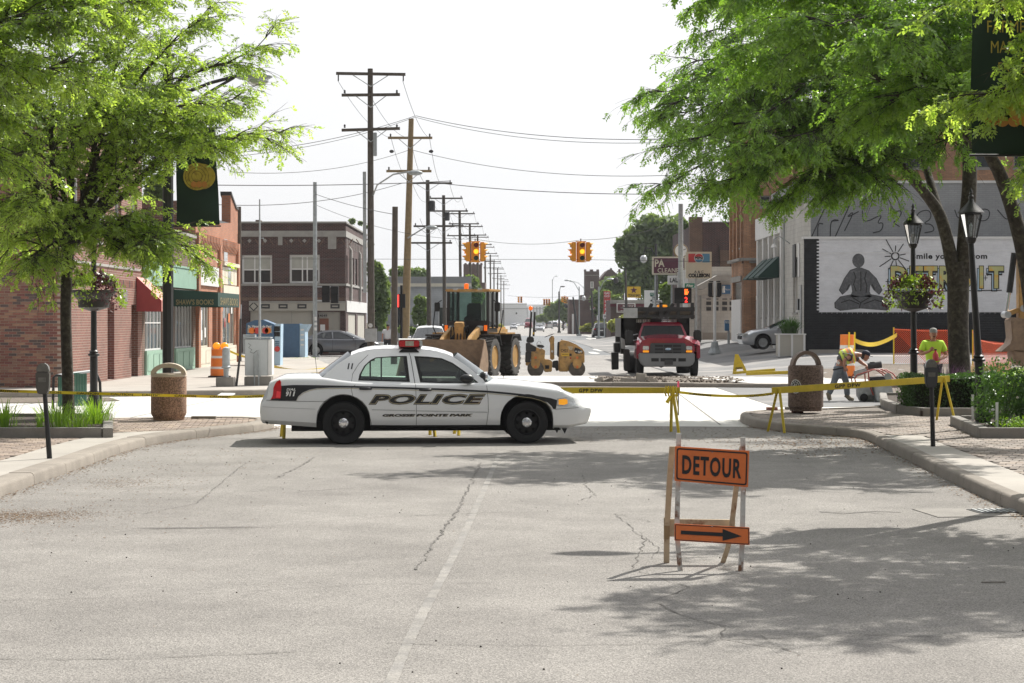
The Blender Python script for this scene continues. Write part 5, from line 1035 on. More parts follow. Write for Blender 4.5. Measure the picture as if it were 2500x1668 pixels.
MB().tube([(0,0,0),(0,0,z(770))],.075,12).build('post','white',t,smooth=60);MB().lathe([(.33,0),(.33,.08),(.22,.3),(.16,.62),(.08,.66)],8,'z').build('base','galv',t)
for s in(-1,1):q=MB().box(s*.22-.1,s*.22+.1,-.12,.2,z(910),z(785)).build('signal_head','dark',t,bevel=.02)
for a in(775,912):MB().tube([(-.28,0,z(a)),(.28,0,z(a))],.03,6).build('bracket','dark',t)
GW='thin overhead cables'
def wire(a,c,sag,lab,r=.018,n=24,dark=True):
 P=[(a[0]+(c[0]-a[0])*k/n,a[1]+(c[1]-a[1])*k/n,a[2]+(c[2]-a[2])*k/n-sag*4*(k/n)*(1-k/n))for k in range(n+1)]
 return MB().tube(P,r*.68,4).build('overhead_wire','roof_dark',label=lab,cat='wire',group=GW)
p3=lambda px,py,Y:(PX(px,Y),Y,PZ(py,Y))
for a,c,s,lab,r in((p3(1014,283,112),p3(380,380,92),.6,'upper cable from the brown pole to the left tree',.024),(p3(1014,286,112),p3(380,388,92),.65,'lower twin of the cable running to the left tree',.02),(p3(1016,283,112),p3(1700,338,88),.5,'upper cable from the brown pole to the right tree',.024),(p3(1016,287,112),p3(1700,344,88),.6,'lower twin of the cable running to the right tree',.02),(p3(1000,366,112),p3(560,420,92),.5,'cable leaving the brown pole leftwards between its crossarms',.02),(p3(1005,366,112),p3(1700,425,88),.6,'cable leaving the brown pole rightwards between its crossarms',.02),(p3(520,452,90),p3(1100,442,105),.1,'level double cable behind the left banner',.03),(p3(1050,445,105),p3(1800,470,90),.3,'long cable crossing behind the right tree above the signals',.026),(p3(430,492,90),p3(980,448,110),.6,'sagging cable from the left banner to the brown pole',.024),(p3(770,474,106),p3(965,524,88),.1,'short slanting cable from the steel pole to the pole stub',.02),(p3(1160,584,105),p3(770,500,106),.5,'span wire holding the left traffic signal',.015),(p3(1160,584,105),p3(1418,586,105),.25,'span wire between the two hanging traffic signals',.015),(p3(1418,586,105),p3(1662,535,113),.3,'span wire from the right traffic signal to the steel pole',.018),(p3(560,632,105),p3(1418,634,105),.0,'level tether wire at the foot of the signals, left part',.016),(p3(1418,634,105),p3(1800,640,105),.0,'level tether wire at the foot of the signals, right part',.016)):wire(a,c,s,lab,r)
for s in(-1.6,0,1.6):
 wire((PX(904,95)+s,95,PZ(182 if s else 233,95)-(.3 if s else 0)),(PX(1002,112)+s*.7,112,PZ(338,112)),.5,['left','middle','right'][int(s/1.6)+1]+' conductor between the first tall pole and the brown one')
 wire((PX(1002,112)+s*.7,112,PZ(338,112)),(tops[0][0]+s*.7,tops[0][1],tops[0][2]-.2),.8,['left','middle','right'][int(s/1.6)+1]+' conductor from the brown pole to the first of the row')
for k in range(9):
 for j,(s,dz_)in enumerate(((-1.2,.2),(1.7,.2),(-.6,3.0))):
  a,c=tops[k],tops[k+1];wire((a[0]+s,a[1],a[2]-dz_),(c[0]+s,c[1],c[2]-dz_),.9,['left top','right top','low left'][j]+' wire on the '+['first','second','third','fourth','fifth','sixth','seventh','eighth','ninth'][k]+' span of the receding pole row',.02,12)
mat('signal_yellow',(.80,.36,.03),.45,var=.08);mat('lens_off_red',(.12,.015,.015),.3);mat('lens_off_green',(.01,.05,.04),.3)
def signal(px,py,Y,lab,s=1.0,lit='yellow',heads=(0,1,2,3),group=None):
 t=thing('traffic_light',lab,'traffic light',(PX(px,Y),Y,PZ(py,Y)),0,group);t.scale=(s,s,s)
 for a in heads:
  M=RZ(a*math.pi/2+.12);
  bk=MB(M).box(-.17,.17,-.50,-.28,-.53,.53).build('signal_head','signal_yellow',t,bevel=.03)
  for k,(zz_,m)in enumerate(((.35,'lens_off_red'),(0,'glow_yellow' if lit=='yellow' else 'lens_off_red'),(-.35,'lens_off_green'))):
   q=MB(M);q.lathe([(.13,0),(.13,.02),(.001,.035)],16,'y',0,T(0,-.50,zz_)@RX(math.pi));q.build('lens',m,bk)
   v=MB(M);P=[]
   for j in range(15):an=math.pi*(-.22+1.44*j/14);P.append([(.155*math.cos(an),-.5,zz_+.155*math.sin(an)),(.15*math.cos(an),-.5-.24*max(.3,math.sin(an)),zz_+.15*math.sin(an)-.02)])
   v.grid(P);v.build('visor','signal_yellow',bk,smooth=60)
 MB().box(-.28,.28,-.28,.28,.53,.57).build('top_bracket','signal_yellow',t);MB().tube([(0,0,.57),(0,0,.72)],.03,6).build('hanger','roof_dark',t);MB().box(-.28,.28,-.28,.28,-.57,-.53).build('bottom_bracket','signal_yellow',t)
 return t
signal(1160,615,105,'left of the two yellow signals hanging over the near crossing');signal(1418,615,105,'right of the two yellow signals hanging over the near crossing, amber lit')
GF='small traffic signals hanging far down the street'
for px,py,lab in((1272,732,'far signal over the left lanes of the distant crossing'),(1328,738,'far signal left of the triple cluster over the distant crossing'),(1334,738,'far signal in the middle of the triple cluster'),(1340,738,'far signal right of the triple cluster'),(1378,731,'far signal just left of the pair by the tall dark pole'),(1384,733,'far signal just right of the pair by the tall dark pole')):signal(px,py,330,lab,.95,'none',(0,)if px>1325 and px<1345 else(0,3),GF)
wire(p3(1240,722,330),p3(1410,722,330),.3,'span wire holding the far signals over the distant crossing',.03);wire(p3(1180,741,300),p3(1427,741,300),.2,'lower tether wire of the far signals',.02)
t=thing('signal_pole','black signal post half hidden behind the pole stub, with a red lit head','signal pole',(PX(980,104),104,0));MB().tube([(0,0,0),(0,0,3.9)],.07,10).build('post','dark',t);q=MB().box(-.32,.22,-.25,-.05,PZ(752,104),PZ(718,104)).build('signal_head','dark',t);MB().box(-.29,-.12,-.27,-.25,PZ(750,104),PZ(720,104)).build('red_signal','glow_red',q)
def streetlight(px,Y,py,dirn,L_,lab,m='galv',r=.1,n=1):
 t=thing('street_light',lab,'street light',(PX(px,Y),Y,0));h=PZ(py,Y);MB().tube([(0,0,0),(0,0,h)],[r,r*.7],10).build('pole',m,t);MB().tube([(0,0,h-.6),(dirn*L_*.5,0,h+.5),(dirn*L_,0,h+.9)],.05,6).build('arm',m,t);MB().sph((dirn*(L_+.3),0,h+.85),(.45,.2,.12),8).build('lamp_head',m,t,smooth=60);MB().box(-.3,.3,-.3,.3,0,.25).build('base',m,t)
streetlight(1414,260,700,-1,1.3,'grey street light with one left arm before the distant brick building');streetlight(1426,400,697,-1,2.4,'street light whose arm reaches left from the church tower');streetlight(1365,330,712,1,.3,'dark straight post with a flat top right of the far signals','roof_dark',.2)
streetlight(1348.5,520,682,1,.8,'very tall thin mast beyond the distant crossing','galv',.12);streetlight(1462,215,700,1,1.0,'grey pole with a hooked lamp in front of the church','galv',.13)
for k,(px,Y,py,dx,lab)in enumerate(((1531,190,655,-4,'leaning black post carrying the yellow bar sign'),(1448,240,705,-4,'leaning black lamp post by the tall weeds'),(1411,260,725,-12,'leaning dark post left of the grey street light'),(1604,150,595,-3,'black lamp post with a globe lamp in front of the maroon cleaners sign'))):
 t=thing('lamp_post',lab,'lamp post',(PX(px,Y),Y,0));h=PZ(py,Y);d=dx*Y/F;MB().tube([(0,0,0),(d,0,h)],[.18,.1],8).build('post','roof_dark',t)
 MB().tube([(d,0,h-1.0),(d-.35,0,h-.4),(d-.8,0,h-.3),(d-.95,0,h-.9)],.04,6).build('arm','roof_dark',t);MB().sph((d-.95,0,h-1.2),(.28,.28,.32),10).build('lamp','lamp_clear' if k in(1,3)else 'roof_dark',t,smooth=60)
def signboard(name,lab,px0,px1,py0,py1,Y,m,lines=(),posts=(),z0=0,frame=None,yoff=0):
 xc=(px0+px1)/2;u=U(xc,Y);t=thing(name,lab,'sign',(PX(xc,Y),Y,z0));zz_=lambda p:PZ(p,Y)-z0
 b=MB().box(u(px0),u(px1),-.15,.15,zz_(py1),zz_(py0)).build('panel',frame or m,t,bevel=.02)
 if frame:g=.1;MB().box(u(px0)+g,u(px1)-g,-.16,-.15,zz_(py1)+g,zz_(py0)-g).build('face',m,b)
 for(s,a,c,y0,y1,lm,off)in lines:q=MB();text(q,s,u(a),u(c),zz_(y1),zz_(y0),-.17,off=off);q.build('lettering',lm,b)
 for p in posts:MB().tube([(u(p),.05,0),(u(p),.05,zz_(py0)if 0 else zz_(py1))],.07,6).build('post','galv',t)
 return t,b,u,zz_
mat('cream_sign',(.62,.58,.46),.5,var=.1);mat('maroon_sign',(.10,.025,.05),.5,var=.15);mat('sign_yellow',(.72,.46,.03),.5);mat('pepsi_red',(.55,.06,.06),.45);mat('pepsi_blue',(.10,.28,.45),.45)
signboard('shop_sign','maroon cleaners sign with pale letters behind the steel pole',1592,1674,627,671,127,'maroon_sign',(('PA',1598,1622,634,652,'cream_sign',.03),('CLEANERS',1605,1672,655,666,'cream_sign',.01)),(1600,1668),frame='cream_sign')
t,b,u,z=signboard('shop_sign','cola and collision shop sign, red white and blue over cream',1674,1737,615,680,112,'cream_sign',(('A & C',1694,1717,661,667,'letter_black',.01),('COLLISION',1680,1732,668,678,'letter_black',.06)),(1700,))
MB().box(u(1680),u(1697),-.17,-.15,z(641),z(620)).build('red_panel','pepsi_red',b);MB().box(u(1714),u(1732),-.17,-.15,z(641),z(620)).build('blue_panel','pepsi_blue',b)
x,zc_,r_=u(1705.5),z(630.5),11.5*112/F
q=MB();q.lathe([(r_,-.18),(r_,-.15)],24,'y',0,T(x,0,zc_));q.build('emblem','white',b)
for s,m in((1,'pepsi_red'),(-1,'pepsi_blue')):P=[(x+r_*.92*math.cos(a),zc_+s*r_*.92*math.sin(a))for a in[.35+(math.pi-.7)*k/12 for k in range(13)]];q=MB();q.add([(a,-.185,c)for a,c in P],[tuple(range(13))]);q.build('emblem_half',m,b)
q=MB();text(q,'PEPSI',x-r_*.85,x+r_*.85,zc_-.07,zc_+.08,-.19,off=.05);q.build('lettering','letter_black',b)
signboard('shop_sign','white laundry sign with black letters below the maroon sign',1630,1696,673,695,126,'white',(('LAUNDRY',1635,1690,679,690,'letter_black',.03),),(1640,))
t=thing('clock_sign','round white street clock face above the maroon cleaners sign','clock',(PX(1662,128),128,0));zz_=PZ(613,128);r_=17*128/F
MB().lathe([(r_,-.15),(r_*1.05,0),(r_,.15)],28,'y',0,T(0,0,zz_)).build('case','wood_pole_brown',t);MB().lathe([(r_*.86,-.17),(r_*.86,-.15)],28,'y',0,T(0,0,zz_)).build('face','white',t);MB().tube([(0,0,0),(0,0,zz_-r_)],.1,8).build('post','galv',t)
for a,l in((.5,.25),(1.2,.35)):MB().tube([(0,-.18,zz_),(l*math.sin(a),-.18,zz_+l*math.cos(a))],.02,4).build('hand','letter_black',t)
t,b,u,z=signboard('bar_sign','yellow bar sign with a dark star',1531,1564,700,727,189,'sign_yellow',(('TEXAS BAR',1533,1562,718,725,'letter_black',.02),))
P=[(u(1547)+(.36 if k%2==0 else .15)*math.sin(k*math.pi/5),z(709)+(.36 if k%2==0 else .15)*math.cos(k*math.pi/5))for k in range(10)];q=MB();q.add([(a,-.17,c)for a,c in P],[tuple(range(10))]);q.build('star','maroon_sign',b)
signboard('billboard','tall white board with black sketch marks left of the speed sign',1573,1602,709,750,170,'white',(),(1577,1598));bb_=bpy.data.objects['billboard']
for k in range(7):MB(T(.1+k%3*.16,-.17,PZ(722+k*4,170))).add([(-.12,0,-.06),(.1,0,-.1),(.14,0,.05),(-.05,0,.09)],[(0,1,2,3)]).build('sketch_mark','letter_black',bb_)
signboard('speed_sign','small white begin speed sign on a thin post',1597,1616,733,752,150,'white',(('BEGIN',1599,1614,735,740,'letter_black',.02),('SPEED',1599,1614,742,747,'letter_black',.02)),(1606,));signboard('street_name_sign','second small green street name blade above the begin speed sign',1587,1601,715,722,152,'sign_green',(('FOSTER',1588,1600,716.5,720.5,'letter_white',.01),),(1594,))
t,b,u,z=signboard('fuel_price_sign','tall red and white fuel price sign beside the low storefront',1474,1490,711,728,235,'pepsi_red',(('GAS',1475.5,1488,713,719,'white',.03),('FOOD',1475.5,1488,721,726,'white',.02)),(1475,1491))
q=MB().box(u(1474),u(1490),-.15,.15,z(771),z(729)).build('price_panel','pepsi_red',t)
for k,s in enumerate(('3.79','3.89','3.99','4.05')):g=MB();text(g,s,u(1476),u(1488),z(739+k*9.5),z(733+k*9.5),-.17,off=.03);g.build('lettering','white',q)
signboard('road_sign','small white road sign on a thin post left of the fuel price sign',1472,1481,767,778,215,'white',(('25',1474,1479,770,775,'letter_black',.04),),(1476,));signboard('road_sign','pair of tiny white road signs beside the church base',1457,1463,770,782,230,'white',(),(1460,))
signboard('public_phone','blue public telephone stand in front of the white block wall',1769,1780,782,808,98,'sign_blue',(('PHONE',1770,1779,784,790,'letter_white',.02),),(1779,),z0=.8)
# near street furniture
def lantern(par,x,y,z,dx=0):
 b=MB(T(x,y,z));b.lathe([(.06,0),(.09,.05),(.10,.10)],8);b.build('lantern_base','iron_black',par)
 fr=MB(T(x,y,z))
 for k in range(8):a=k*math.pi/4;fr.tube([(.10*math.cos(a),.10*math.sin(a),.1),(.19*math.cos(a),.19*math.sin(a),.5)],.008,4)
 fr.lathe([(.20,.49),(.20,.52),(.18,.52),(.18,.49)],8);f=fr.build('lantern_frame','iron_black',par)
 g=MB(T(x,y,z));g.lathe([(.095,.11),(.182,.49)],8);g.f=g.f[:-2];g.m=g.m[:-2];g.build('lantern_glass','lantern_glass',f)
 MB(T(x,y,z)).lathe([(.025,.12),(.03,.3),(.001,.36)],8).build('bulb','lamp_clear',f)
 MB(T(x,y,z)).lathe([(.23,.52),(.2,.56),(.06,.70),(.035,.76),(.05,.80),(.02,.84),(.035,.87),(.001,.95)],16).build('lantern_roof','iron_black',par,smooth=40)
glassmat('lantern_glass',(.9,.92,.92),.85,.1)
mat('pot_dark',(.03,.024,.022),.6,var=.2)
leafmat('leaf_lime',(.20,.32,.03),(.32,.45,.05),(1,1,.5));leafmat('leaf_purple',(.05,.012,.025),(.10,.03,.03),(1,.7,.8));leafmat('leaf_hedge',(.03,.075,.015),(.06,.13,.02),(1.4,1.5,.6));leafmat('leaf_rose',(.035,.085,.02),(.08,.16,.035),(1.4,1.5,.6));leafmat('grass_blade',(.13,.25,.03),(.26,.42,.06),(1.4,1.4,.5))
leafmat('leaf_far',(.11,.17,.07),(.24,.33,.13),(1.2,1.2,.6));leafmat('leaf_far_light',(.10,.16,.04),(.19,.27,.08),(1.2,1.2,.6));leafmat('weeds',(.26,.30,.07),(.44,.45,.15),(1.1,1.1,.6))
def leafcloud(name,C,s0,s1,m,par=None,lean=(0,0,0),asp=.45,fold=True,**k):
 rng=np.random.RandomState(len(C)%997+3);n=len(C);C=np.asarray(C,float)
 d=rng.normal(size=(n,3))+np.array(lean);d/=np.linalg.norm(d,axis=1)[:,None];e=rng.normal(size=(n,3));e=np.cross(d,e);e/=np.linalg.norm(e,axis=1)[:,None]
 s=rng.uniform(s0,s1,n)[:,None];up=np.cross(d,e);V=np.stack([C-d*s,C+e*s*asp-up*s*.12,C+d*s,C-e*s*asp-up*s*.12],1).reshape(-1,3)
 return scatter_fast(name,V,np.arange(4*n).reshape(-1,4),m,par,**k)
def rnd_ell(n,c,r,rng,shell=.5,zmin=None):
 v=rng.normal(size=(n,3));v/=np.linalg.norm(v,axis=1)[:,None];q=rng.uniform(shell,1.05,n)[:,None];P=np.array(c)+v*q*np.array(r)
 if zmin is not None:P[:,2]=np.maximum(P[:,2],zmin+rng.uniform(0,.05,n))
 return P
def basket_lamp(px,Y,lean,lab,zpot=2.1,pot=True,z0=PH,zt=3.35):
 t=thing('lamp_post',lab,'lamp post',(PX(px,Y),Y,z0));b=MB()
 ln=lambda h:lean*h
 b.lathe([(.19,0),(.19,.06),(.13,.12),(.15,.22),(.11,.32),(.09,.45)],16);b.build('base','iron_black',t,smooth=40)
 MB().tube([(ln(.4),0,.4),(ln(1.15),0,1.15)],.075,14).build('lower_shaft','iron_black',t,smooth=60);MB().lathe([(.07,0),(.115,.02),(.115,.05),(.08,.07),(.095,.10),(.06,.13)],14,'z',0,T(ln(1.15),0,1.13)).build('collar','iron_black',t,smooth=40)
 MB().tube([(ln(1.2),0,1.2),(ln(zt),0,zt)],[.062,.048],14).build('shaft','iron_black',t,smooth=60);lantern(t,ln(zt),0,zt)
 if pot:
  hp=thing('hanging_planter','dark round planter of lime and purple foliage around the '+('left' if px<1000 else 'right')+' lamp post','planter',(PX(px,Y)+ln(zpot),Y,z0+zpot));x=0
  MB().lathe([(.05,-.08),(.30,0),(.31,.15),(.34,.17),(.44,.3),(.45,.34),(.42,.34),(.4,.3)],22).build('pot','pot_dark',hp,smooth=35)
  rng=np.random.RandomState(px%91);th=rng.uniform(0,6.28,1500);rr=rng.uniform(.15,.62,1500);zz=.40+.22*np.cos(rr*2.6)+rng.normal(0,.06,1500)-np.where(rr>.48,rng.uniform(0,.4,1500),0)
  P=np.stack([rr*np.cos(th)*1.02,rr*np.sin(th),zz],1);lim=(np.sin(th*3+1)+rng.normal(0,.35,1500))>-.1;leafcloud('lime_leaves',P[lim],.03,.06,'leaf_lime',hp,(0,0,-.5));leafcloud('purple_leaves',P[~lim],.03,.06,'leaf_purple',hp,(0,0,-.5))
 return t
basket_lamp(229,38.0,0,'black lamp post with a flower planter among the grasses at the left');basket_lamp(2232,40.3,-.008,'black lantern post carrying a flower planter, farther of the two at the right');basket_lamp(2400,32.8,-.065,'leaning black lantern post without planter, right of the big tree trunk',pot=False,zt=3.15)
mat('banner_cloth',(.012,.03,.022),.8,var=.15);mat('banner_gold',(.45,.33,.05),.7,var=.15,vs=8,col2=(.3,.2,.04),c2s=12,c2t=.55);mat('banner_orange',(.5,.2,.05),.7)
def banner_post(x,Y,lab,side,flared=False):
 t=thing('street_lamp',lab,'street lamp',(x,Y,PH));MB().lathe([(.2,0),(.2,.5),(.13,.6)],12).build('base','iron_black',t);MB().lathe([(.105,.55),(.10,6.6),(.06,6.7),(.12,6.75),(.13,6.85),(.05,6.95),(.10,7.0),(.001,7.2)],8).build('shaft','iron_black',t)
 MB().tube([(0,0,5.3),(side*.7,0,6.1),(side*1.25,0,6.42)],.03,6).build('arm_strut','iron_black',t);MB().tube([(0,0,6.0),(side*.8,0,6.32),(side*1.3,0,6.45)],.035,6).build('arm','iron_black',t)
 q=MB();q.sph((side*1.62,0,6.44),(.36,.16,.09),14);q.build('lamp_head','galv',t,smooth=60);q=MB();q.sph((side*1.7,0,6.36),(.2,.13,.11),12);q.build('lamp_glass','lamp_clear',t,smooth=60)
 bn=thing('banner','dark green street banner with gold lettering and pumpkins, top right corner' if x>0 else 'dark green street banner with a round yellow hay bale, on the left lamp post','banner',(x,Y,PH));s=side
 P=[];n=14
 for i in range(n+1):
  zz_=3.62+1.85*i/n;wdt=.82-(.10*i/n if flared else 0);P.append([(s*(.16+wdt*j/10),.035*math.sin(i*.6+j*.5),zz_+(.02*j/10))for j in range(11)])
 q=MB();q.grid(P);q.build('cloth','banner_cloth',bn,smooth=60);
 for zz_ in(3.62,5.47):MB().tube([(0,0,zz_),(s*1.0,0,zz_)],.015,5).build('banner_rod','iron_black',bn)
 return t,bn
t,bn=banner_post(PX(410,36.3),36.3,'tall black lamp post with cobra lamp arm behind the left litter bin',1,True)
z0=4.55;q=MB();q.lathe([(.24,-.06),(.24,-.05)],24,'y',0,T(.66,0,z0));q.build('hay_bale_side','banner_gold',bn);q=MB();q.lathe([(.26,-.075),(.26,-.065)],24,'y',0,T(.56,0,z0));q.build('hay_bale','banner_gold',bn)
for r_ in(.22,.16,.1):q=MB();q.tube([(.56+r_*math.cos(k*.35),-.078,z0+r_*math.sin(k*.35))for k in range(19)],.004,3);q.build('bale_ring','letter_black',bn)
for dx in(.5,.6,.7):q=MB();q.sph((dx,-.085,z0-.15),(.055,.006,.06),10);q.build('pumpkin','banner_orange',bn)
for k,(a,c)in enumerate(((.45,.6),(.62,.78))):q=MB();q.add([(a,-.055,5.0),(c,-.055,5.0),(c-.02,-.055,5.2),(a+.04,-.055,5.2)],[(0,1,2,3)]);q.build('barn_roof','banner_gold',bn)
MB().box(.3,.9,-.05,-.045,4.98,4.99).build('ruled_line','banner_gold',bn)
t,bn=banner_post(5.95,20.83,'tall black lamp post just outside the right edge with a long arm over the road',-1)
for s,x0,x1,zz_,h in(('WEST PARK',-.88,-.2,5.16,.13),('FARMERS',-.82,-.26,4.94,.13),('MARKET',-.78,-.3,4.72,.13),('FRESH',-.7,-.36,4.5,.12)):b=MB();text(b,s,x0,x1,zz_,zz_+h,-.05,off=.0);b.build('lettering','banner_gold',bn)
q=MB();q.lathe([(.24,-.06),(.24,-.05)],24,'y',0,T(-.42,0,4.22));q.build('hay_bale','banner_gold',bn)
for dx in(-.78,-.66,-.53,-.4,-.28):q=MB();q.sph((dx,-.06,3.98),(.07,.008,.06),12);q.build('pumpkin','banner_orange',bn)
def meter(px,Y,dx,lab,twin):
 t=thing('parking_meter',lab,'parking meter',(PX(px,Y),Y,PH));
 MB().tube([(0,0,0),(dx*.78,0,.92)],[.036,.03],12).build('post','iron_black',t,smooth=60)
 M=T(dx,0,0)
 MB(M).prism([(-.06,.86),(.06,.86),(.085,.95),(.09,1.15),(-.09,1.15),(-.085,.95)],-.06,.06).build('housing','roof_dark' if twin else 'meter_grey',t,bevel=.012)
 MB(M).prism([(-.09,1.152),(.09,1.152),(.075,1.22),(.04,1.27),(-.04,1.27),(-.075,1.22)],-.05,.05).build('dome','meter_dome',t,bevel=.012)
 MB(M).box(-.05,.05,-.066,-.06,1.02,1.08).build('coin_plate','meter_dome',t)
 return t
mat('meter_grey',(.09,.085,.075),.6,.2,var=.2);mat('meter_dome',(.16,.155,.14),.3,.4,var=.3,vs=20)
meter(121,25.5,-.085,'parking meter with a slightly leaning post on the left pavement',False);meter(2278,28.0,-.03,'parking meter on the right pavement in front of the yellow sawhorse',True)
def pebble(name,c,c2):
 m=mat(name,c,.85,var=.2,vs=2,bump=.9,bs=70);nt=m.node_tree;b=nt.nodes['Principled BSDF'];src=b.inputs['Base Color'].links[0].from_socket
 tcx=_n(nt,'TexCoord');v=_n(nt,'TexVoronoi');v.inputs['Scale'].default_value=70;nt.links.new(tcx.outputs['Object'],v.inputs['Vector']);s=_n(nt,'SeparateXYZ');nt.links.new(v.outputs['Color'],s.inputs[0])
 r=_n(nt,'MapRange');r.inputs[3].default_value=.45;r.inputs[4].default_value=1.7;nt.links.new(s.outputs[0],r.inputs[0]);x=_n(nt,'VectorMath',operation='SCALE');nt.links.new(src,x.inputs[0]);nt.links.new(r.outputs[0],x.inputs['Scale']);nt.links.new(x.outputs[0],b.inputs['Base Color'])
pebble('pebble_tan',(.27,.165,.11),0);pebble('pebble_brown',(.14,.095,.075),0);mat('bin_rim',(.50,.42,.33),.6,var=.1);mat('bin_rim_brown',(.16,.11,.085),.6,var=.15)
def arch_pts(w,h,n=14):return[(-w*math.cos(math.pi*k/n),h*math.sin(math.pi*k/n))for k in range(n+1)]
Y=35.55;t=thing('litter_bin','round tan pebbled concrete litter bin with a domed top on the left pavement','litter bin',(PX(412,Y),Y,PH));r_=43*Y/F
MB().lathe([(r_*.86,0),(r_*.9,.07),(r_*.97,.1),(r_,.14),(r_,.76),(r_*.98,.80)],40).build('drum','pebble_tan',t,smooth=35)
MB().lathe([(r_*.98,.80),(r_*1.02,.81),(r_*1.0,.85),(r_*.93,.86)],40).build('rim','bin_rim',t,smooth=35);MB().lathe([(r_*.8,.8),(r_*.8,.81)],30).build('inner_liner','dark',t)
for a in range(1):
 b=MB(RZ(.12));O=arch_pts(r_*.99,.205);I=arch_pts(r_*.74,.125);P=[]
 for k in range(15):P.append([(O[k][0],-.2,.85+O[k][1]),(O[k][0],.2,.85+O[k][1]),(I[k][0],.2,.85+I[k][1]),(I[k][0],-.2,.85+I[k][1])])
 b.grid(P,closed=True);b.build('dome_arch','bin_rim',t,smooth=50)
Y=38.2;t=thing('litter_bin','round brown pebbled litter bin with a single arched handle and a white city seal','litter bin',(PX(1967,Y),Y,PH+.05));r_=43*Y/F
MB().lathe([(r_*.88,0),(r_*.9,.06),(r_*.99,.08),(r_,.85),(r_*.95,.9),(r_*.85,.9)],40).build('drum','pebble_brown',t,smooth=35);MB().lathe([(r_*.84,.85),(r_*.84,.86)],30).build('inner_liner','dark',t)
b=MB(RZ(.2));O=arch_pts(r_*.86,.31);I=arch_pts(r_*.70,.24);P=[[(O[k][0],-.09,.88+O[k][1]),(O[k][0],.09,.88+O[k][1]),(I[k][0],.09,.88+I[k][1]),(I[k][0],-.09,.88+I[k][1])]for k in range(15)];b.grid(P,closed=True);b.build('handle_arch','bin_rim_brown',t,smooth=50)
def on_cyl(r,a0,zz0):return lambda x,z,y:(r*math.sin(a0+x/r),-r*math.cos(a0+x/r),zz0+z)
for rr,m,d in((.125,'letter_white',.003),(.112,'letter_black',.005),(.085,'letter_white',.007),(.078,'letter_black',.009)):
 f=on_cyl(r_+d,-.75,.49);b=MB();P=[[f(rr*q*math.cos(k*.2618),rr*q*math.sin(k*.2618)*1.1,0)for k in range(24)]for q in(.01,.35,.7,1)];b.grid(P,closed=True);b.build('seal',m,t)
f=on_cyl(r_+.011,-.75,.49)
for x0,x1,z0_,z1_ in((-.02,.0,-.06,.05),(.01,.045,-.05,-.02),(-.055,-.03,-.03,.02),(-.03,.05,.045,.055),(.02,.03,-.02,.05),(-.06,.06,-.068,-.06)):b=MB();b.add([f(x0,z0_,0),f(x1,z0_,0),f(x1,z1_,0),f(x0,z1_,0)],[(0,1,2,3)]);b.build('seal_mark','letter_white',t)
for k in range(12):a=k*.5236;b=MB();c_,s_=.098*math.cos(a),.105*math.sin(a);b.add([f(c_-.007,s_-.007,0),f(c_+.007,s_-.007,0),f(c_+.007,s_+.007,0),f(c_-.007,s_+.007,0)],[(0,1,2,3)]);b.build('seal_letter','letter_white',t)
for k,(px,py)in enumerate(((1938,1002),(1985,1008),(1978,1018))):
 if k<2:tt=thing('loose_brick',['brick wedged under the brown litter bin at its left','brick lying just in front of the brown litter bin'][k],'brick',(PX(px,36.4),GY(py,PH),PH),.2,'loose bricks by the brown bin');MB().box(-.11,.11,-.05,.05,0,.065).build('brick','house_brick',tt,bevel=.004)
tt=thing('flagstone','flat round stone resting on the loose brick before the brown bin','stone',(PX(1978,36.1),GY(1008,PH),PH+.066));MB().lathe([(.14,0),(.16,.02),(.15,.05)],11).build('stone','concrete',tt)
tt=thing('timber_block','short timber block lying right of the tan litter bin','timber',(PX(475,35),36.0,PH));MB().box(-.22,.24,-.06,.06,0,.05).build('block','wood_grey',tt,bevel=.005)
t=thing('bike_rack','green tubular bicycle rack behind the left tree trunk','bike rack',(PX(165,38.6),39.2,PH));k=38.6/F;
uu=lambda x:(x/5.6-165)*k*1.0
zz=lambda y:PZ(860+y/5.6,38.6)-PH
mat('rack_green',(.03,.13,.09),.4,var=.15);
MB().tube([(uu(690),-.4,.05),(uu(700),-.4,zz(350)),(uu(740),-.4,zz(322)),(uu(800),-.4,zz(325)),(uu(850),-.4,zz(360)),(uu(860),-.4,.05)],.028,8).build('hoop','iron_black',t,smooth=60)
MB().tube([(uu(740),-.3,zz(325)),(uu(1130),.3,zz(275))],.03,8).build('top_rail','galv',t,smooth=60);MB().tube([(uu(1130),.3,zz(275)),(uu(1190),.3,zz(320)),(uu(1235),.3,zz(430)),(uu(1250),.3,.02)],.03,8).build('end_hoop','iron_black',t,smooth=60)
for a in range(14):x=755+a*16+(90 if a>5 else 0);MB().tube([(uu(x),-.3+a*.04,.1),(uu(x),-.3+a*.04,zz(320-(x-740)*.12))],.016,6).build('bar','rack_green',t)
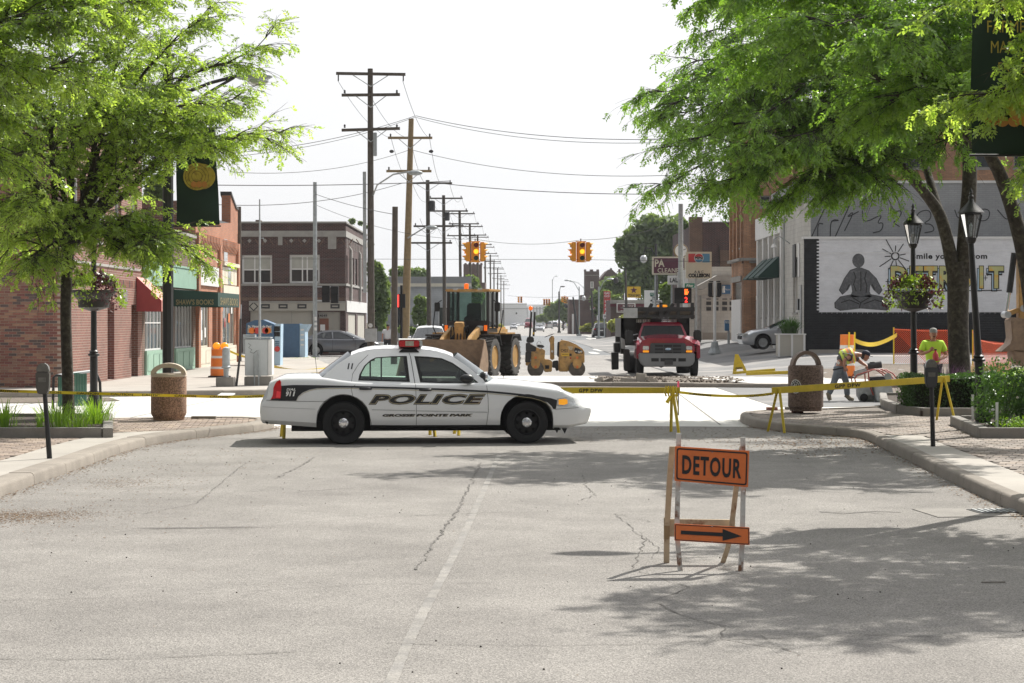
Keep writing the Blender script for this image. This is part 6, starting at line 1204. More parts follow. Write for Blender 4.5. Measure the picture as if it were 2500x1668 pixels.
def planter(poly,lab,w=.16,h=.16,seg=2.2):
 t=thing('raised_planter',lab,'planter',(0,0,0));n=len(poly);inner=inset(poly,.93)
 c=(sum(p[0]for p in poly)/n,sum(p[1]for p in poly)/n);area=sum(poly[i][0]*poly[(i+1)%n][1]-poly[(i+1)%n][0]*poly[i][1]for i in range(n));s=1 if area>0 else-1
 MB().prism(poly,PH-.01,PH+h-.06,'xy').build('soil','soil',t)
 for i in range(n):
  a,c=Vector(poly[i]),Vector(poly[(i+1)%n]);L_=(c-a).length;d=(c-a)/L_;m=max(1,round(L_/seg));nrm=Vector((-d.y,d.x))*s
  for k in range(m):
   p0=a+d*(L_*k/m+(.004 if k else-.012));p1=a+d*(L_*(k+1)/m-.004-(w if k==m-1 else 0));q=MB();q.prism([tuple(p0-nrm*.012),tuple(p1-nrm*.012),tuple(p1+nrm*(w-.012)),tuple(p0+nrm*(w-.012))],PH-.02,PH+h+R.uniform(-.004,.004),'xy');q.build('edging_stone','planter_concrete',t,bevel=.01)
 return t
planter([(-13.5,30.1),(-6.25,30.1),(-7.25,34.9),(-13.5,34.9)],'low concrete edged planter of grasses round the left tree')
planter([(7.9,41.2),(7.63,38.1),(7.9,36.9),(13.5,36.9),(13.5,45),(8.6,45)],'long concrete edged planter holding the big tree and clipped hedge');planter([(7.75,34),(7.3,30),(13,30),(13,34)],'concrete edged planter of roses at the right edge')
def tuft(x,y,z,n,h,spread,m='grass_blade',wd=.009,lean=.6):
 V=[];rng=R
 for _ in range(n):
  a=rng.uniform(0,6.283);r=rng.uniform(0,spread);bx_,by=x+r*math.cos(a),y+r*math.sin(a);L_=h*rng.uniform(.55,1.1);k=rng.uniform(.1,lean);dx,dy=math.cos(a)*k*L_,math.sin(a)*k*L_;px_,py_=-math.sin(a)*wd,math.cos(a)*wd
  p=[(0,0),(.45,.5),(.85,.85),(1.15,.9 if k>.35 else 1.0)]
  prev=None
  for f,(g,zz_)in enumerate(p):
   w_=(1,.9,.6,.08)[f];c=(bx_+dx*g*g,by+dy*g*g,z+L_*zz_*math.sqrt(max(.05,1-k*k*.7)));cur=[(c[0]-px_*w_,c[1]-py_*w_,c[2]),(c[0]+px_*w_,c[1]+py_*w_,c[2])]
   if prev:V.extend([prev[0],prev[1],cur[1],cur[0]])
   prev=cur
 return V
def plant(name,lab,cat,V,m,group=None):
 t=thing(name,lab,cat,(0,0,0),0,group);A=np.array(V);scatter_fast('leaves',A,np.arange(len(A)).reshape(-1,4),m,t);return t
zs_=PH+.1;GG='clumps of grass in the left planter'
for lab,x,y,n,h,sp_ in(('bright green grass clump right of the left tree trunk',PX(232,32.5),32.5,420,.55,.28),('pale strappy plant left of the left tree trunk',PX(145,31.5),31.5,200,.5,.3),('grass clump at the far left end of the planter',PX(12,31.5),31.5,260,.55,.22),('small low clump at the foot of the left tree',PX(190,31.2),31.2,150,.32,.25),('thin grass clump between meter and left tree',PX(130,33),33,160,.48,.3),('sparse clump beside the meter post in the left planter',PX(90,31.2),31.4,60,.25,.2)):plant('grass_clump',lab,'grass',tuft(x,y,zs_,int(n*.5),h*.88,sp_*1.15,wd=.0065,lean=.95),'grass_blade',GG)
rng=np.random.RandomState(5)
def shrub(lab,c,r,n,s0,s1,m,shell=.55,name='shrub',cat='shrub',zmin=PH,group=None,flowers=(),stems=5,box=False,solid=None):
 t=thing(name,lab,cat,(c[0],c[1],zmin),0,group);P=rnd_ell(n,(0,0,c[2]-zmin),r,rng,shell,0)
 if box:P=rng.uniform(-1,1,(n,3));ax=rng.randint(0,3,n);sg=rng.choice([-1,1],n);P[np.arange(n),ax]=sg*rng.uniform(.82,1.04,n);P=P*np.array(r)+np.array((0,0,r[2]));P[:,2]+=.05*np.sin(P[:,0]*5)*np.cos(P[:,1]*4)
 leafcloud('foliage',P,s0,s1,m,t)
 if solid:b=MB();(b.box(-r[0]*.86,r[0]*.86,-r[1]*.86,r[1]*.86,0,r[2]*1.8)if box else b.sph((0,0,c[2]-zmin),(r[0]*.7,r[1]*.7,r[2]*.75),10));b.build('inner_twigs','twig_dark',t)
 for k in range(stems):a=R.uniform(0,6.28);MB().tube([(0,0,0),(r[0]*.3*math.cos(a),r[1]*.3*math.sin(a),r[2]*.6),(r[0]*.6*math.cos(a),r[1]*.6*math.sin(a),r[2]*1.2)],[.012,.008,.005],4).build('stem','bark',t)
 for fx,fz,m2,s in flowers:MB().sph((fx,-r[1]*.95,fz),(s,s,s*.8),8).build('flower',m2,t)
 return t
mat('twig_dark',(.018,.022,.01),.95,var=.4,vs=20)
shrub('clipped dark green box hedge in front of the flower lamp post',(8.75,38.2,0),(.98,.55,.34),9000,.02,.038,'leaf_hedge',box=True,solid=True,stems=0,name='hedge',cat='hedge',zmin=PH+.08)
shrub('loose pale leaved shrub at the foot of the big tree trunk',(9.35,37.9,.62),(.6,.5,.45),2600,.02,.04,'leaf_rose',.5,zmin=PH+.08)
shrub('bright clipped bush behind the leaning lantern post',(10.0,37.6,.62),(.72,.6,.42),5200,.02,.036,'grass_blade',.7,zmin=PH+.08,solid=True)
shrub('rose bush with a few pale flowers behind the corner of the right planter',(8.15,31.9,.72),(.55,.5,.62),3000,.02,.042,'leaf_rose',.45,zmin=PH+.08,flowers=((-.3,.3,'letter_white',.03),(.1,.5,'cream',.025)))
shrub('spreading rose bush with red blooms at the right edge',(9.0,31.6,.6),(.75,.6,.55),4200,.02,.045,'leaf_rose',.4,zmin=PH+.08,flowers=((-.35,.48,'red_lens',.05),(.4,.25,'red_lens',.035),(.5,.5,'letter_white',.03)))
shrub('low mound of green leaves along the front of the right planter',(8.2,30.7,.3),(.55,.3,.16),900,.015,.03,'grass_blade',.3,zmin=PH+.08)
leafmat('salvia',(.10,.05,.10),(.17,.10,.15),(1,.8,1));GS='purple sage clumps in the long planter'
for lab,x,y,n,h in(('purple sage spikes left of the flower lamp post',PX(2225,39.6),39.6,130,.55),('tall dark sage spikes in front of the man in the lime shirt',PX(2310,39.2),39.2,170,.85),('purple sage spikes right of the big trunk',PX(2372,38.8),38.8,170,.75)):plant('sage_clump',lab,'flowers',tuft(x,y,zs_,n,h,.35,wd=.007,lean=.28),'salvia',GS)
for k,(px,Y,h)in enumerate(((2434,31,.42),(2375,33.5,.45))):tt=thing('marker_stake',['white marker stake in front of the red roses','white marker stake at the foot of the leaning lantern post'][k],'stake',(PX(px,Y),Y,PH+.1));MB().box(-.02,.02,-.01,.01,0,h).build('stake','white',tt)
# trees
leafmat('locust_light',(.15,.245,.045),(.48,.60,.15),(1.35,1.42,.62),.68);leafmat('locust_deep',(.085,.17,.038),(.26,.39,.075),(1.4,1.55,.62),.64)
def frond_tree(name,lab,base,trunk,limbs,nf,leaf,seed,spread=1.0,droop=.3,fl=(.13,.22),tw=1.0):
 rng=np.random.RandomState(seed);rr=random.Random(seed)
 t=thing(name,lab,'tree',base);B=Vector(base)
 for i,(pts,rs)in enumerate(trunk):MB().tube([Vector(p)-B for p in(chaikin3(pts))],[spl(list(zip([k/(len(rs)-1)for k in range(len(rs))],rs)),j/(len(chaikin3(pts))-1))for j in range(len(chaikin3(pts)))],14).build('trunk' if i==0 else 'limb','bark',t,smooth=60)
 br=MB();seg=[]
 def poly(a,d,L_,n,up,wob_):
  P=[a];
  for k in range(n):
   d=(d+Vector((rr.gauss(0,wob_),rr.gauss(0,wob_),rr.gauss(0,wob_*.6)+up)))
   d.normalize();P.append(P[-1]+d*L_/n)
  return P
 for S_,E,r0 in limbs:
  S_,E=Vector(S_)-B,Vector(E)-B;n=14;L_=(E-S_).length;side=Vector((rr.gauss(0,1),rr.gauss(0,1),0))*.05*L_;P=[]
  for k in range(n+1):
   f=k/n;P.append(S_.lerp(E,f)+Vector((0,0,L_*.16*math.sin(math.pi*min(1,f*1.05))))+side*math.sin(f*math.pi*1.7)+Vector((rr.gauss(0,.03),rr.gauss(0,.03),rr.gauss(0,.03)))*(k>0))
  br.tube(P,[max(.008,r0*(1-k/n)**.8)for k in range(n+1)],7)
  for k in range(3,n+1):
   for _ in range(3 if k>5 else 2):
    f=k/n;d=(P[k]-P[k-1]).normalized();s=rr.choice((-1,1));h=Vector((-d.y,d.x,0)).normalized()*s;dd=(d*.75+h*rr.uniform(.3,1.0)+Vector((0,0,rr.uniform(-.25,.35)))).normalized();l2=rr.uniform(.5,1.35)*spread*(1.15-.5*f);Q=poly(P[k],dd,l2,6,-.06*droop*3*f,.12)
    br.tube(Q,[.014,.012,.009,.007,.005,.004,.003],4,cap=False);seg.append((Q[1],Q[-1],.7))
    for j in range(1,7):
     for _2 in range(2):
      d2=(Q[j]-Q[j-1]).normalized();h2=Vector((-d2.y,d2.x,0))*rr.choice((-1,1));d3=(d2*.7+h2*rr.uniform(.2,1)+Vector((0,0,rr.uniform(-.35,.2)))).normalized();W_=poly(Q[j],d3,rr.uniform(.18,.5)*spread,3,-.12,.1);br.tube(W_,[.004,.003,.003,.002],3,cap=False)
      for a,c in zip(W_,W_[1:]):seg.append((a,c,1))
 br.build('branches','bark',t)
 A=np.array([s[0]for s in seg]);C=np.array([s[1]for s in seg]);wt=np.linalg.norm(C-A,axis=1)*np.array([s[2]for s in seg]);ix=rng.choice(len(seg),nf,p=wt/wt.sum());f=rng.uniform(0,1,(nf,1));O=A[ix]+(C-A)[ix]*f
 d=(C-A)[ix];d/=np.linalg.norm(d,axis=1)[:,None]+1e-9;d=d*.8+rng.normal(size=(nf,3))*np.array((.75,.75,.35))+np.array((0,0,-droop));d/=np.linalg.norm(d,axis=1)[:,None]
 upv=np.array((0,0,1.))+rng.normal(size=(nf,3))*.45;sd=np.cross(d,upv);sd/=np.linalg.norm(sd,axis=1)[:,None];up=np.cross(sd,d)
 K=5;L_=rng.uniform(*fl,nf);V=[]
 for k in range(K):
  x=(k+.6)/K;ll=.30*(1-abs(x-.45)*.9);wdt=.085
  for s in(-1,1):
   c=O+d*(L_*x)[:,None]-up*(L_*.22*x*x)[:,None];jt=rng.normal(size=(nf,3))*.07;tip=c+(sd*s*ll+d*.12-up*.06+jt)*L_[:,None];jn=up*rng.normal(size=(nf,1))*.05
   V+=[c-d*(L_*wdt*.5)[:,None],c+(sd*s*ll*.55-d*wdt+jn+jt*.5)*L_[:,None],tip,c+(sd*s*ll*.5+d*(wdt+.05)-jn+jt*.5)*L_[:,None]]
 V=np.stack(V,1).reshape(-1,3);scatter_fast('crown',V,np.arange(len(V)).reshape(-1,4),leaf,t);return t
def chaikin3(p,n=2):
 p=[Vector(q)for q in p]
 for _ in range(n):
  q=[p[0]]
  for a,c in zip(p,p[1:]):q+=[a.lerp(c,.25),a.lerp(c,.75)]
  p=q+[p[-1]]
 return p
g=lambda px,py,Y:(PX(px,Y),Y,PZ(py,Y))
Y=33.5
frond_tree('locust_tree','slender locust tree in the left planter with feathery bright green foliage',(PX(168,Y),Y,PH+.05),[([(PX(168,Y),Y,.15),g(166,940,Y),g(160,780,Y),g(162,690,Y),g(168,600,Y),g(175,520,Y)],[.125,.10,.095,.095,.10,.08]),([g(168,600,Y),g(120,520,Y),g(40,400,33)],[.07,.06,.05]),([g(170,580,Y),g(250,450,Y),g(330,300,34)],[.07,.06,.05])],[(g(168,600,Y),g(e[0]-55*(e[0]>400),e[1]-60*(e[1]>300),e[2]),r)for*e,r in((745,385,34.5,.07),(690,95,34,.06),(640,235,35,.06),(560,330,33,.05),(505,665,33.5,.035),(410,640,32.5,.035),(300,655,33,.03),(85,690,32.5,.03),(-40,560,33,.05),(-100,380,34,.06),(60,200,34,.06),(200,60,34,.06),(350,120,35.5,.06),(480,180,33,.05),(420,20,34,.05),(560,30,34,.05),(30,640,34,.03),(60,560,31.8,.03),(0,40,33,.05),(620,400,34,.04),(560,250,32.5,.04),(300,330,32,.04),(-60,200,33,.05),(130,-40,33,.04),(270,220,31.8,.05),(20,330,31.5,.05))],11000,'locust_light',3,.88)
frond_tree('locust_tree','nearer locust tree whose trunk is outside the left edge, its boughs hanging into the corner',(-9.6,26,PH),[([(-9.6,26,.1),(-9.5,26,3.2),(-9.3,26,4.6)],[.17,.14,.1])],[((-9.3,26,4.2),g(px,py,y),.05)for px,py,y in((250,40,26.5),(330,10,27),(130,150,25.5),(60,60,25.5),(150,-60,26),(10,260,25.5),(-60,120,25),(380,-60,27),(60,380,26),(480,-60,28),(200,200,27.5))],5500,'locust_light',8,.85)
Y=39.6
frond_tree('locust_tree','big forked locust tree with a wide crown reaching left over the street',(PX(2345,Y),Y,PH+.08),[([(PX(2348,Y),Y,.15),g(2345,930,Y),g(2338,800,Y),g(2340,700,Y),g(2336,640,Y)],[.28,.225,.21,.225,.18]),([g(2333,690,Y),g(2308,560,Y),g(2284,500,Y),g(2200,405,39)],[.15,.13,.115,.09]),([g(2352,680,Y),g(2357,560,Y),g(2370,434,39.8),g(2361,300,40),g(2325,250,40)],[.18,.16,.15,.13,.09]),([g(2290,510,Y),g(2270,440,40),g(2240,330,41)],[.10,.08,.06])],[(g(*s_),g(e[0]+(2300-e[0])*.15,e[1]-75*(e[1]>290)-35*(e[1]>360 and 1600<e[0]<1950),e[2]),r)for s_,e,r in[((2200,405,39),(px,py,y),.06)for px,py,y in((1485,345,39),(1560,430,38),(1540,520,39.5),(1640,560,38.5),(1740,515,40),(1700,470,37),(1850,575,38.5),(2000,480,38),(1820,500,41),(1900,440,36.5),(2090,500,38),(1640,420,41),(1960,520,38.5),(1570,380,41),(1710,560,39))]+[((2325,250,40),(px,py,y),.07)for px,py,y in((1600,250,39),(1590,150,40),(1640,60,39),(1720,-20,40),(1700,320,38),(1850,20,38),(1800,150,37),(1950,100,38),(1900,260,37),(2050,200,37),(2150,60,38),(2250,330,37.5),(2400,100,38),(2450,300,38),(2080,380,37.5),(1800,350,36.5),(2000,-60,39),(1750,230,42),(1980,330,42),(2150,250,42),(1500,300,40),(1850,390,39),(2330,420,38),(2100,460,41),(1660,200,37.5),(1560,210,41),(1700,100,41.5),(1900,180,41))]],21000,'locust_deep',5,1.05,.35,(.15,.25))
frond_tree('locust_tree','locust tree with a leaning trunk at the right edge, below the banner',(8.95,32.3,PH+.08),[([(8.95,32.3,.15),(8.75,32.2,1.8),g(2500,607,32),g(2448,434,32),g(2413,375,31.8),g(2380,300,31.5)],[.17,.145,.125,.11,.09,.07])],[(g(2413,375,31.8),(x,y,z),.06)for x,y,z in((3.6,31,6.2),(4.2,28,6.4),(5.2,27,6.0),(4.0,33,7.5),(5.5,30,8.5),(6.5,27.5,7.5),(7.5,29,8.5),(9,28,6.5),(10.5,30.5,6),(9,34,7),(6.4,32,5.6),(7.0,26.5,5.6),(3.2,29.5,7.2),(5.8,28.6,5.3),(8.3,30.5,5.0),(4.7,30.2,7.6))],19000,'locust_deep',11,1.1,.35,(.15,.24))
frond_tree('locust_tree','nearest locust tree standing outside the right edge, bright fronds hanging before the banner',(8.6,19.0,PH),[([(8.6,19,.1),(8.5,19,2.5),(8.2,18.8,4.6)],[.2,.17,.12])],[((8.2,18.8,4.3),(x,y,z),.05)for x,y,z in((4.7,20.0,5.4),(5.0,20.2,4.35),(4.9,18.0,6.4),(5.7,17.0,6.0),(6.8,16.6,6.2),(5.5,20.0,3.75),(4.9,17.8,6.8),(7.7,17,6),(5.2,18.6,5.9),(6.2,17.2,7),(8.9,17.3,6),(5.2,17.2,6.6),(6.0,19.9,4.5))],12000,'locust_light',17,.85,.35,(.13,.20))
def far_tree(lab,px,Y,blobs,m='leaf_far',n=2200,s=.3,trunk=True,name='tree',group=None):
 t=thing(name,lab,'tree' if name=='tree' else 'bush',(PX(px,Y),Y,0),0,group);rng=np.random.RandomState(int(px));C=[];tot=sum(b[2]*b[3]for b in blobs)
 for bx_,by,rx,ry in blobs:C.append(rnd_ell(int(n*rx*ry/tot),(PX(bx_,Y)-PX(px,Y),rng.uniform(-.2,.2)*rx*Y/F,PZ(by,Y)),(rx*Y/F,rx*Y/F*.8,ry*Y/F),rng,.45,.1))
 C=np.concatenate(C);leafcloud('crown',C,s*.6,s*1.3,m,t,asp=.55)
 if trunk:
  MB().tube([(0,0,0),(.1,0,PZ(blobs[0][1],Y)*.9)],[.035*PZ(blobs[0][1],Y),.12],8).build('trunk','bark',t)
  for b_ in blobs[:6]:MB().tube([(.05,0,PZ(b_[1]+b_[3],Y)*.7),(PX(b_[0],Y)-PX(px,Y),0,PZ(b_[1],Y))],[.14,.04],5).build('limb','bark',t)
 return t
far_tree('large dark tree rising behind the maroon cleaners sign',1600,250,[(1600,620,55,60),(1560,590,45,40),(1530,620,28,40),(1640,570,45,45),(1570,680,50,50),(1650,660,40,60),(1590,550,40,25),(1520,600,20,22)],n=9000,s=.42)
far_tree('rounded tree behind the church gable and yellow bar sign',1500,300,[(1500,700,35,25),(1470,740,30,35),(1530,690,30,25),(1490,770,30,20)],n=3500,s=.42)
far_tree('bright green tree behind the countdown signal',1650,165,[(1650,740,22,45),(1630,720,20,30),(1672,760,18,40)],'leaf_far_light',2600,.25);far_tree('bright tree between the cola sign and the steel pole',1680,180,[(1680,590,14,40),(1672,560,12,22)],'leaf_far_light',1200,.25)
far_tree('low hazy tree beside the fuel price sign',1480,290,[(1478,725,16,18),(1505,735,14,16)],'leaf_far_light',900,.3)
far_tree('hazy tree at the right side of the distant crossing',1375,420,[(1375,755,26,26),(1350,760,22,20),(1392,765,18,24)],n=2800,s=.5);far_tree('farther hazy tree left of the tall dark post',1335,520,[(1335,775,18,10),(1320,778,12,8)],n=900,s=.5)
far_tree('tall leafy tree behind the brick corner block',915,145,[(918,668,20,28),(925,700,26,35),(932,740,22,35),(925,775,20,20),(908,650,12,16)],n=4200,s=.22);far_tree('small conical tree before the pale grey hall',1027,168,[(1027,770,20,30),(1030,745,15,22),(1022,735,10,14)],'leaf_far_light',1800,.2)
far_tree('treetops showing above the grey hall roof',990,230,[(980,665,30,14),(1020,668,26,12)],n=1500,s=.3,trunk=False);far_tree('tree behind the loader cab roof and poles',1150,260,[(1150,700,22,28),(1165,720,16,22)],'leaf_far_light',1800,.3);far_tree('trees seen over the roof of the corner block',870,170,[(860,540,8,7),(880,546,6,5),(895,555,4,4)],n=260,s=.16,trunk=False);far_tree('dark tree behind the left banner pole',378,92,[(378,470,26,38),(395,440,16,16),(362,500,16,20)],n=2600,s=.13)
far_tree('clipped round bush by the iron railing',925,150,[(925,797,20,10)],n=500,s=.18,trunk=False,name='bush');far_tree('low green bushes beyond the walking man',990,150,[(985,805,14,9),(1005,808,12,7)],'leaf_far_light',600,.18,False,'bush')
GWD='tall weeds along the right side of the far street'
for k,(px,Y,bl)in enumerate(((1540,195,[(1530,790,24,20),(1560,783,26,24),(1503,795,20,14),(1590,788,20,20)]),(1450,245,[(1440,800,16,9),(1465,797,20,11),(1425,803,10,6)]),(1400,330,[(1395,793,12,4)]),(1215,240,[(1222,800,6,9),(1212,806,5,7)]))):far_tree(['broad bank of yellow green weeds behind the truck','weeds by the leaning lamp post left of the black suv','short weeds at the kerb near the white hatchback','weeds at the foot of the pole row'][k],px,Y,bl,'weeds',(6500,3000,200,500)[k],.22,False,'weeds',GWD)
t=thing('shrub','spiky grassy plant in the white planter box','plant',(PX(1928,83),83,zg(12.2,83)+.95));A=np.array(tuft(0,0,0,420,.75,.35,wd=.015,lean=.9));scatter_fast('leaves',A,np.arange(len(A)).reshape(-1,4),'leaf_hedge',t)
plant('grass_patch','green grass strip at the foot of the plain blue bin','grass',[v for k in range(30)for v in tuft(PX(690+k*1.7,92),96+R.uniform(-2,2),0.02,14,.14,.3)],'grass_blade')
# detour sign, sawhorses, tape
Y=15.05;c4=crop(1580,1020,3.92,Y,1750);t=thing('detour_sign','orange detour sign with a right arrow on a rusty white folding frame','road sign',(PX(1750,Y),Y,0),0)
mat('frame_white',(.50,.50,.47),.6,var=.15,vs=12,col2=(.17,.08,.04),c2s=9,c2t=.60);mat('frame_rust',(.46,.385,.27),.75,var=.2,vs=9,col2=(.2,.09,.04),c2s=7,c2t=.62)
def rail(pts,m,par,w=.038,nm='leg'):
 for_=MB();V=[]
 for(x,y,z_)in pts:V.append([(x-w/2,y-.012,z_),(x+w/2,y-.012,z_),(x+w/2,y+.012,z_),(x-w/2,y+.012,z_)])
 for_.grid(V,closed=True);n=len(V);for_.f+=[(0,1,2,3),tuple((n-1)*4+k for k in(3,2,1,0))];for_.m+=[0,0];return for_.build(nm,m,par)
def cz(x,y):return c4(x,y)
x,z0=cz(316,1478);x1,z1=cz(312,610);x2,z2=cz(320,160);rail([(x,0,0),(x-.022,.05,.3),(x1-.003,.12,z1),(x2,.17,z2)],'frame_white',t)
x,_=cz(892,1485);xx,zz1=cz(915,1220);x1,z1=cz(937,680);x2,z2=cz(940,200);rail([(x,-.01,.0),(xx,.04,zz1),(x1,.12,z1),(x2,.17,z2)],'frame_white',t)
k=15.55/15.05
x,_=cz(248,1392);x1,z1=cz(262,600);x2,_q=cz(275,290);rail([(x*k,.50,0),(x*k,.46,.28),(x1*k,.33,.7),(x2*k,.21,.96)],'frame_rust',t,.045)
x,_=cz(790,1392);xx,_q=cz(835,1240);x1,z1=cz(868,1020);x2,_q=cz(898,660);rail([(x*k,.52,0),(xx*k,.47,.14),(x1*k,.42,.36),(x2*k,.28,.72),(x2*k+.03,.21,.96)],'frame_rust',t,.04)
def plate(nm,corners,y0,y1,m,par,th=.012):
 b=MB();(a,b0),(c,d),(e,f),(g_,h)=corners
 P=[(a,y1,b0),(c,y1,d),(e,y0,f),(g_,y0,h)];b.add(P+[(q[0],q[1]+th,q[2])for q in P],[(0,3,2,1),(4,5,6,7),(0,1,5,4),(1,2,6,5),(2,3,7,6),(3,0,4,7)]);return b.build(nm,m,par,bevel=.0025)
def onplate(corners,y0,y1,s,v,d=.002):
 (a,b0),(c,e),(f,g_),(h,i)=corners;xt,zt=a+(c-a)*s,b0+(e-b0)*s;xb,zb=h+(f-h)*s,i+(g_-i)*s;return(xb+(xt-xb)*v,y0+(y1-y0)*v-d,zb+(zt-zb)*v)
D1=[cz(276,280),cz(992,326),cz(975,672),cz(268,610)];D2=[cz(262,1014),cz(980,1050),cz(976,1216),cz(258,1172)]
for nm,Cn,y0,y1 in(('detour_panel',D1,.085,.12),('arrow_panel',D2,.0,.03)):
 p=plate(nm,Cn,y0-.03,y1-.03,'sign_orange',t);f=lambda s,v,d=.002:onplate(Cn,y0-.03,y1-.03,s,v,d)
 asp=(Cn[1][0]-Cn[0][0])/(Cn[0][1]-Cn[3][1])
 def rr_(m_,r):
  o=[]
  for cx,cy,a0 in((1-m_-r,1-(m_+r)*asp,0),(m_+r,1-(m_+r)*asp,90),(m_+r,(m_+r)*asp,180),(1-m_-r,(m_+r)*asp,270)):
   for q in range(5):a=rad(a0+q*22.5);o.append((cx+r*math.cos(a),cy+r*math.sin(a)*asp))
  return o
 w_=.018 if nm=='detour_panel' else .009;o,i=rr_(.022 if w_>.01 else .008,.03 if w_>.01 else .015),rr_(.022+w_ if w_>.01 else .008+w_,.02 if w_>.01 else .01)
 b=MB();b.grid([[f(*q)for q in o],[f(*q)for q in i]],closed=True);b.build('border','letter_black',p)
 b=MB()
 if nm=='detour_panel':
  vs,fs2=textmesh('DETOUR',0,.03,spacing=1.15);xs=[v[0]for v in vs];zs2=[v[1]for v in vs];b.add([f(.10+.80*(v[0]-min(xs))/(max(xs)-min(xs)),.215+.55*(v[1]-min(zs2))/(max(zs2)-min(zs2)),.003)for v in vs],fs2)
 else:b.add([f(*q,.003)for q in((.085,.40),(.64,.41),(.64,.16),(.895,.48),(.64,.84),(.64,.62),(.085,.62))],[(0,1,5,6),(2,3,4),(1,2,4,5)])
 b.build('lettering' if nm=='detour_panel' else 'arrow','letter_black',p)
 for s,v in((.5,.93),(.5,.06))if nm=='arrow_panel' else((.5,.9),):q=f(s,v,.004);MB().sph(q,.005,6).build('bolt','chrome',p)
x0,z0=cz(205,960);x1,_=cz(905,1040);MB(RY(.012)).box(x0,x1,.48,.505,.21,.352).build('rear_board','frame_rust',t);MB().box(cz(205,0)[0],cz(260,0)[0],.44,.475,.2,.37).build('wood_block','wood_pole_brown',t)
for px in(1660,1817):MB().sph(((px-1750)*Y/F,.02,.62),.006,6).build('bolt','chrome',t)
def sawhorse(lab,A,Bp,zA,zB,legs,word=None,th=.105,wf=(.1,.4),gA=0,gB=0):
 A,Bp=Vector(A),Vector(Bp);d=Bp-A;Ln=d.length;an=math.atan2(d.y,d.x);t=thing('sawhorse',lab,'barricade',(A.x,A.y,0),an,'yellow wooden sawhorses');tl=-math.atan2(zB-zA,Ln)
 bm=MB(T(0,0,zA)@RY(tl));bm.box(0,Ln,-.022,.022,-th/2,th/2);bm.build('beam','barrier_yellow',t,bevel=.006)
 if word:b=MB(T(0,0,zA)@RY(tl));text(b,word,wf[0]*Ln,wf[1]*Ln,-.033,.033,-.0245,off=.035,spacing=1.15);b.build('lettering','letter_black',t)
 for s in legs:
  zz_=zA+(zB-zA)*s;g0=gA+(gB-gA)*s
  for y_ in(-1,1):MB().tube([(s*Ln,y_*.03,zz_+.02),(s*Ln+.05*(1 if s<.5 else-1)*-1,y_*.28,g0+.0)],.028,4).build('leg','barrier_yellow',t)
 return t
sawhorse('yellow sawhorse lettered by the works department, its right end tied with tape beside the police car',(PX(1105,33.2),33.15),(PX(1660,33.8),33.8),.76,.74,(.03,.965),'GPP DPW',wf=(.55,.655));bpy.data.objects['sawhorse']['label']='lettered yellow sawhorse right behind the police car, its right end wrapped in tape'
sawhorse('yellow sawhorse hidden behind the police car, only its left feet showing',(PX(684,32.2),32.3),(PX(1060,32.8),32.8),.76,.76,(.03,.97))
t=sawhorse('long yellow sawhorse standing at a slant in front of the brown bin, right foot on the pavement',(PX(1885,33.8),33.8),(PX(2318,35.3),35.3),.735,.90,(.035,.965),'GPP DPW',.115,(.34,.485),0,PH)
t['label']='long slanting yellow sawhorse in front of the brown litter bin'
Y=70;gz=zg(PX(1805,Y),Y)+.0;c5=crop(1400,860,3.917,Y,1805);t=thing('sawhorse','small yellow folded sawhorse end standing alone beyond the cross street','barricade',(PX(1805,Y),Y,PZ(913,Y)),0,'yellow wooden sawhorses');o=[(x_,z_-PZ(913,Y))for x_,z_ in[c5(*q)for q in((1522,208),(1545,20),(1575,20),(1640,140),(1668,208),(1640,208),(1618,160),(1562,165),(1550,208))]]
MB().prism(o,-.03,.03).build('end_frame','barrier_yellow',t);b=MB();text(b,'GPP',o[0][0]+.1,o[0][0]+.36,.17,.24,-.035,off=.03);b.build('lettering','letter_black',t)
t=thing('timber_beam','long yellow beam lying across kerb debris left of the brown bin','timber',(PX(1900,66),66,zg(PX(1900,66),66)+.04));MB(RY(-.03)).box(-1.1,1.1,-.05,.05,0,.11).build('beam','barrier_yellow',t)
t=thing('timber_beam','short yellow beam lying by the folded sawhorse','timber',(PX(1845,69),69,zg(PX(1845,69),69)+.04));MB(RY(-.08)).box(-.8,.7,-.05,.05,0,.09).build('beam','barrier_yellow',t)
def tape(lab,P,w=.06,wrd=None,n0=0):
 P=[Vector(p)for p in P];P=chaikin3(P,2);t=thing('caution_tape',lab,'tape',tuple(P[0]));b=MB(T(*(-P[0])));V=[]
 for i,p in enumerate(P):tw=math.sin(i*.9)*.012;V.append([(p.x,p.y-tw,p.z-w/2),(p.x,p.y+tw,p.z+w/2)])
 b.grid(V);b.build('tape','tape_yellow',t)
 if wrd:
  a,c=P[0],P[-1];L_=(c-a).length;n=int(L_/.62);b=MB()
  for k in range(n):
   f=(k+.5)/n;i=f*(len(P)-1);j=int(i);q=P[j].lerp(P[min(j+1,len(P)-1)],i-j)-P[0];dr=(P[min(j+1,len(P)-1)]-P[j]).normalized()
   vs,fs2=textmesh('CAUTION',0,.02);b2=MB();xs=[v[0]for v in vs];mxx_=max(xs);b.add([(q.x+dr.x*((v[0]/mxx_-.5)*.38),q.y+dr.y*((v[0]/mxx_-.5)*.38)-.016,q.z-.018+v[1]/.75*.036+dr.z*((v[0]/mxx_-.5)*.38))for v in vs],fs2)
  b.build('lettering','letter_black',t,kind='stuff')
 return t
g3=lambda px,py,Y:Vector((PX(px,Y),Y,PZ(py,Y)))
tape('long yellow caution tape stretched past the left tree and the tan litter bin',[g3(-300,950,33.0),g3(0,954,33.0),g3(160,959,33.0),g3(300,963,33.0),g3(420,966,33.2),g3(560,970,33.0),g3(690,966,32.3)],.048,'CAUTION')
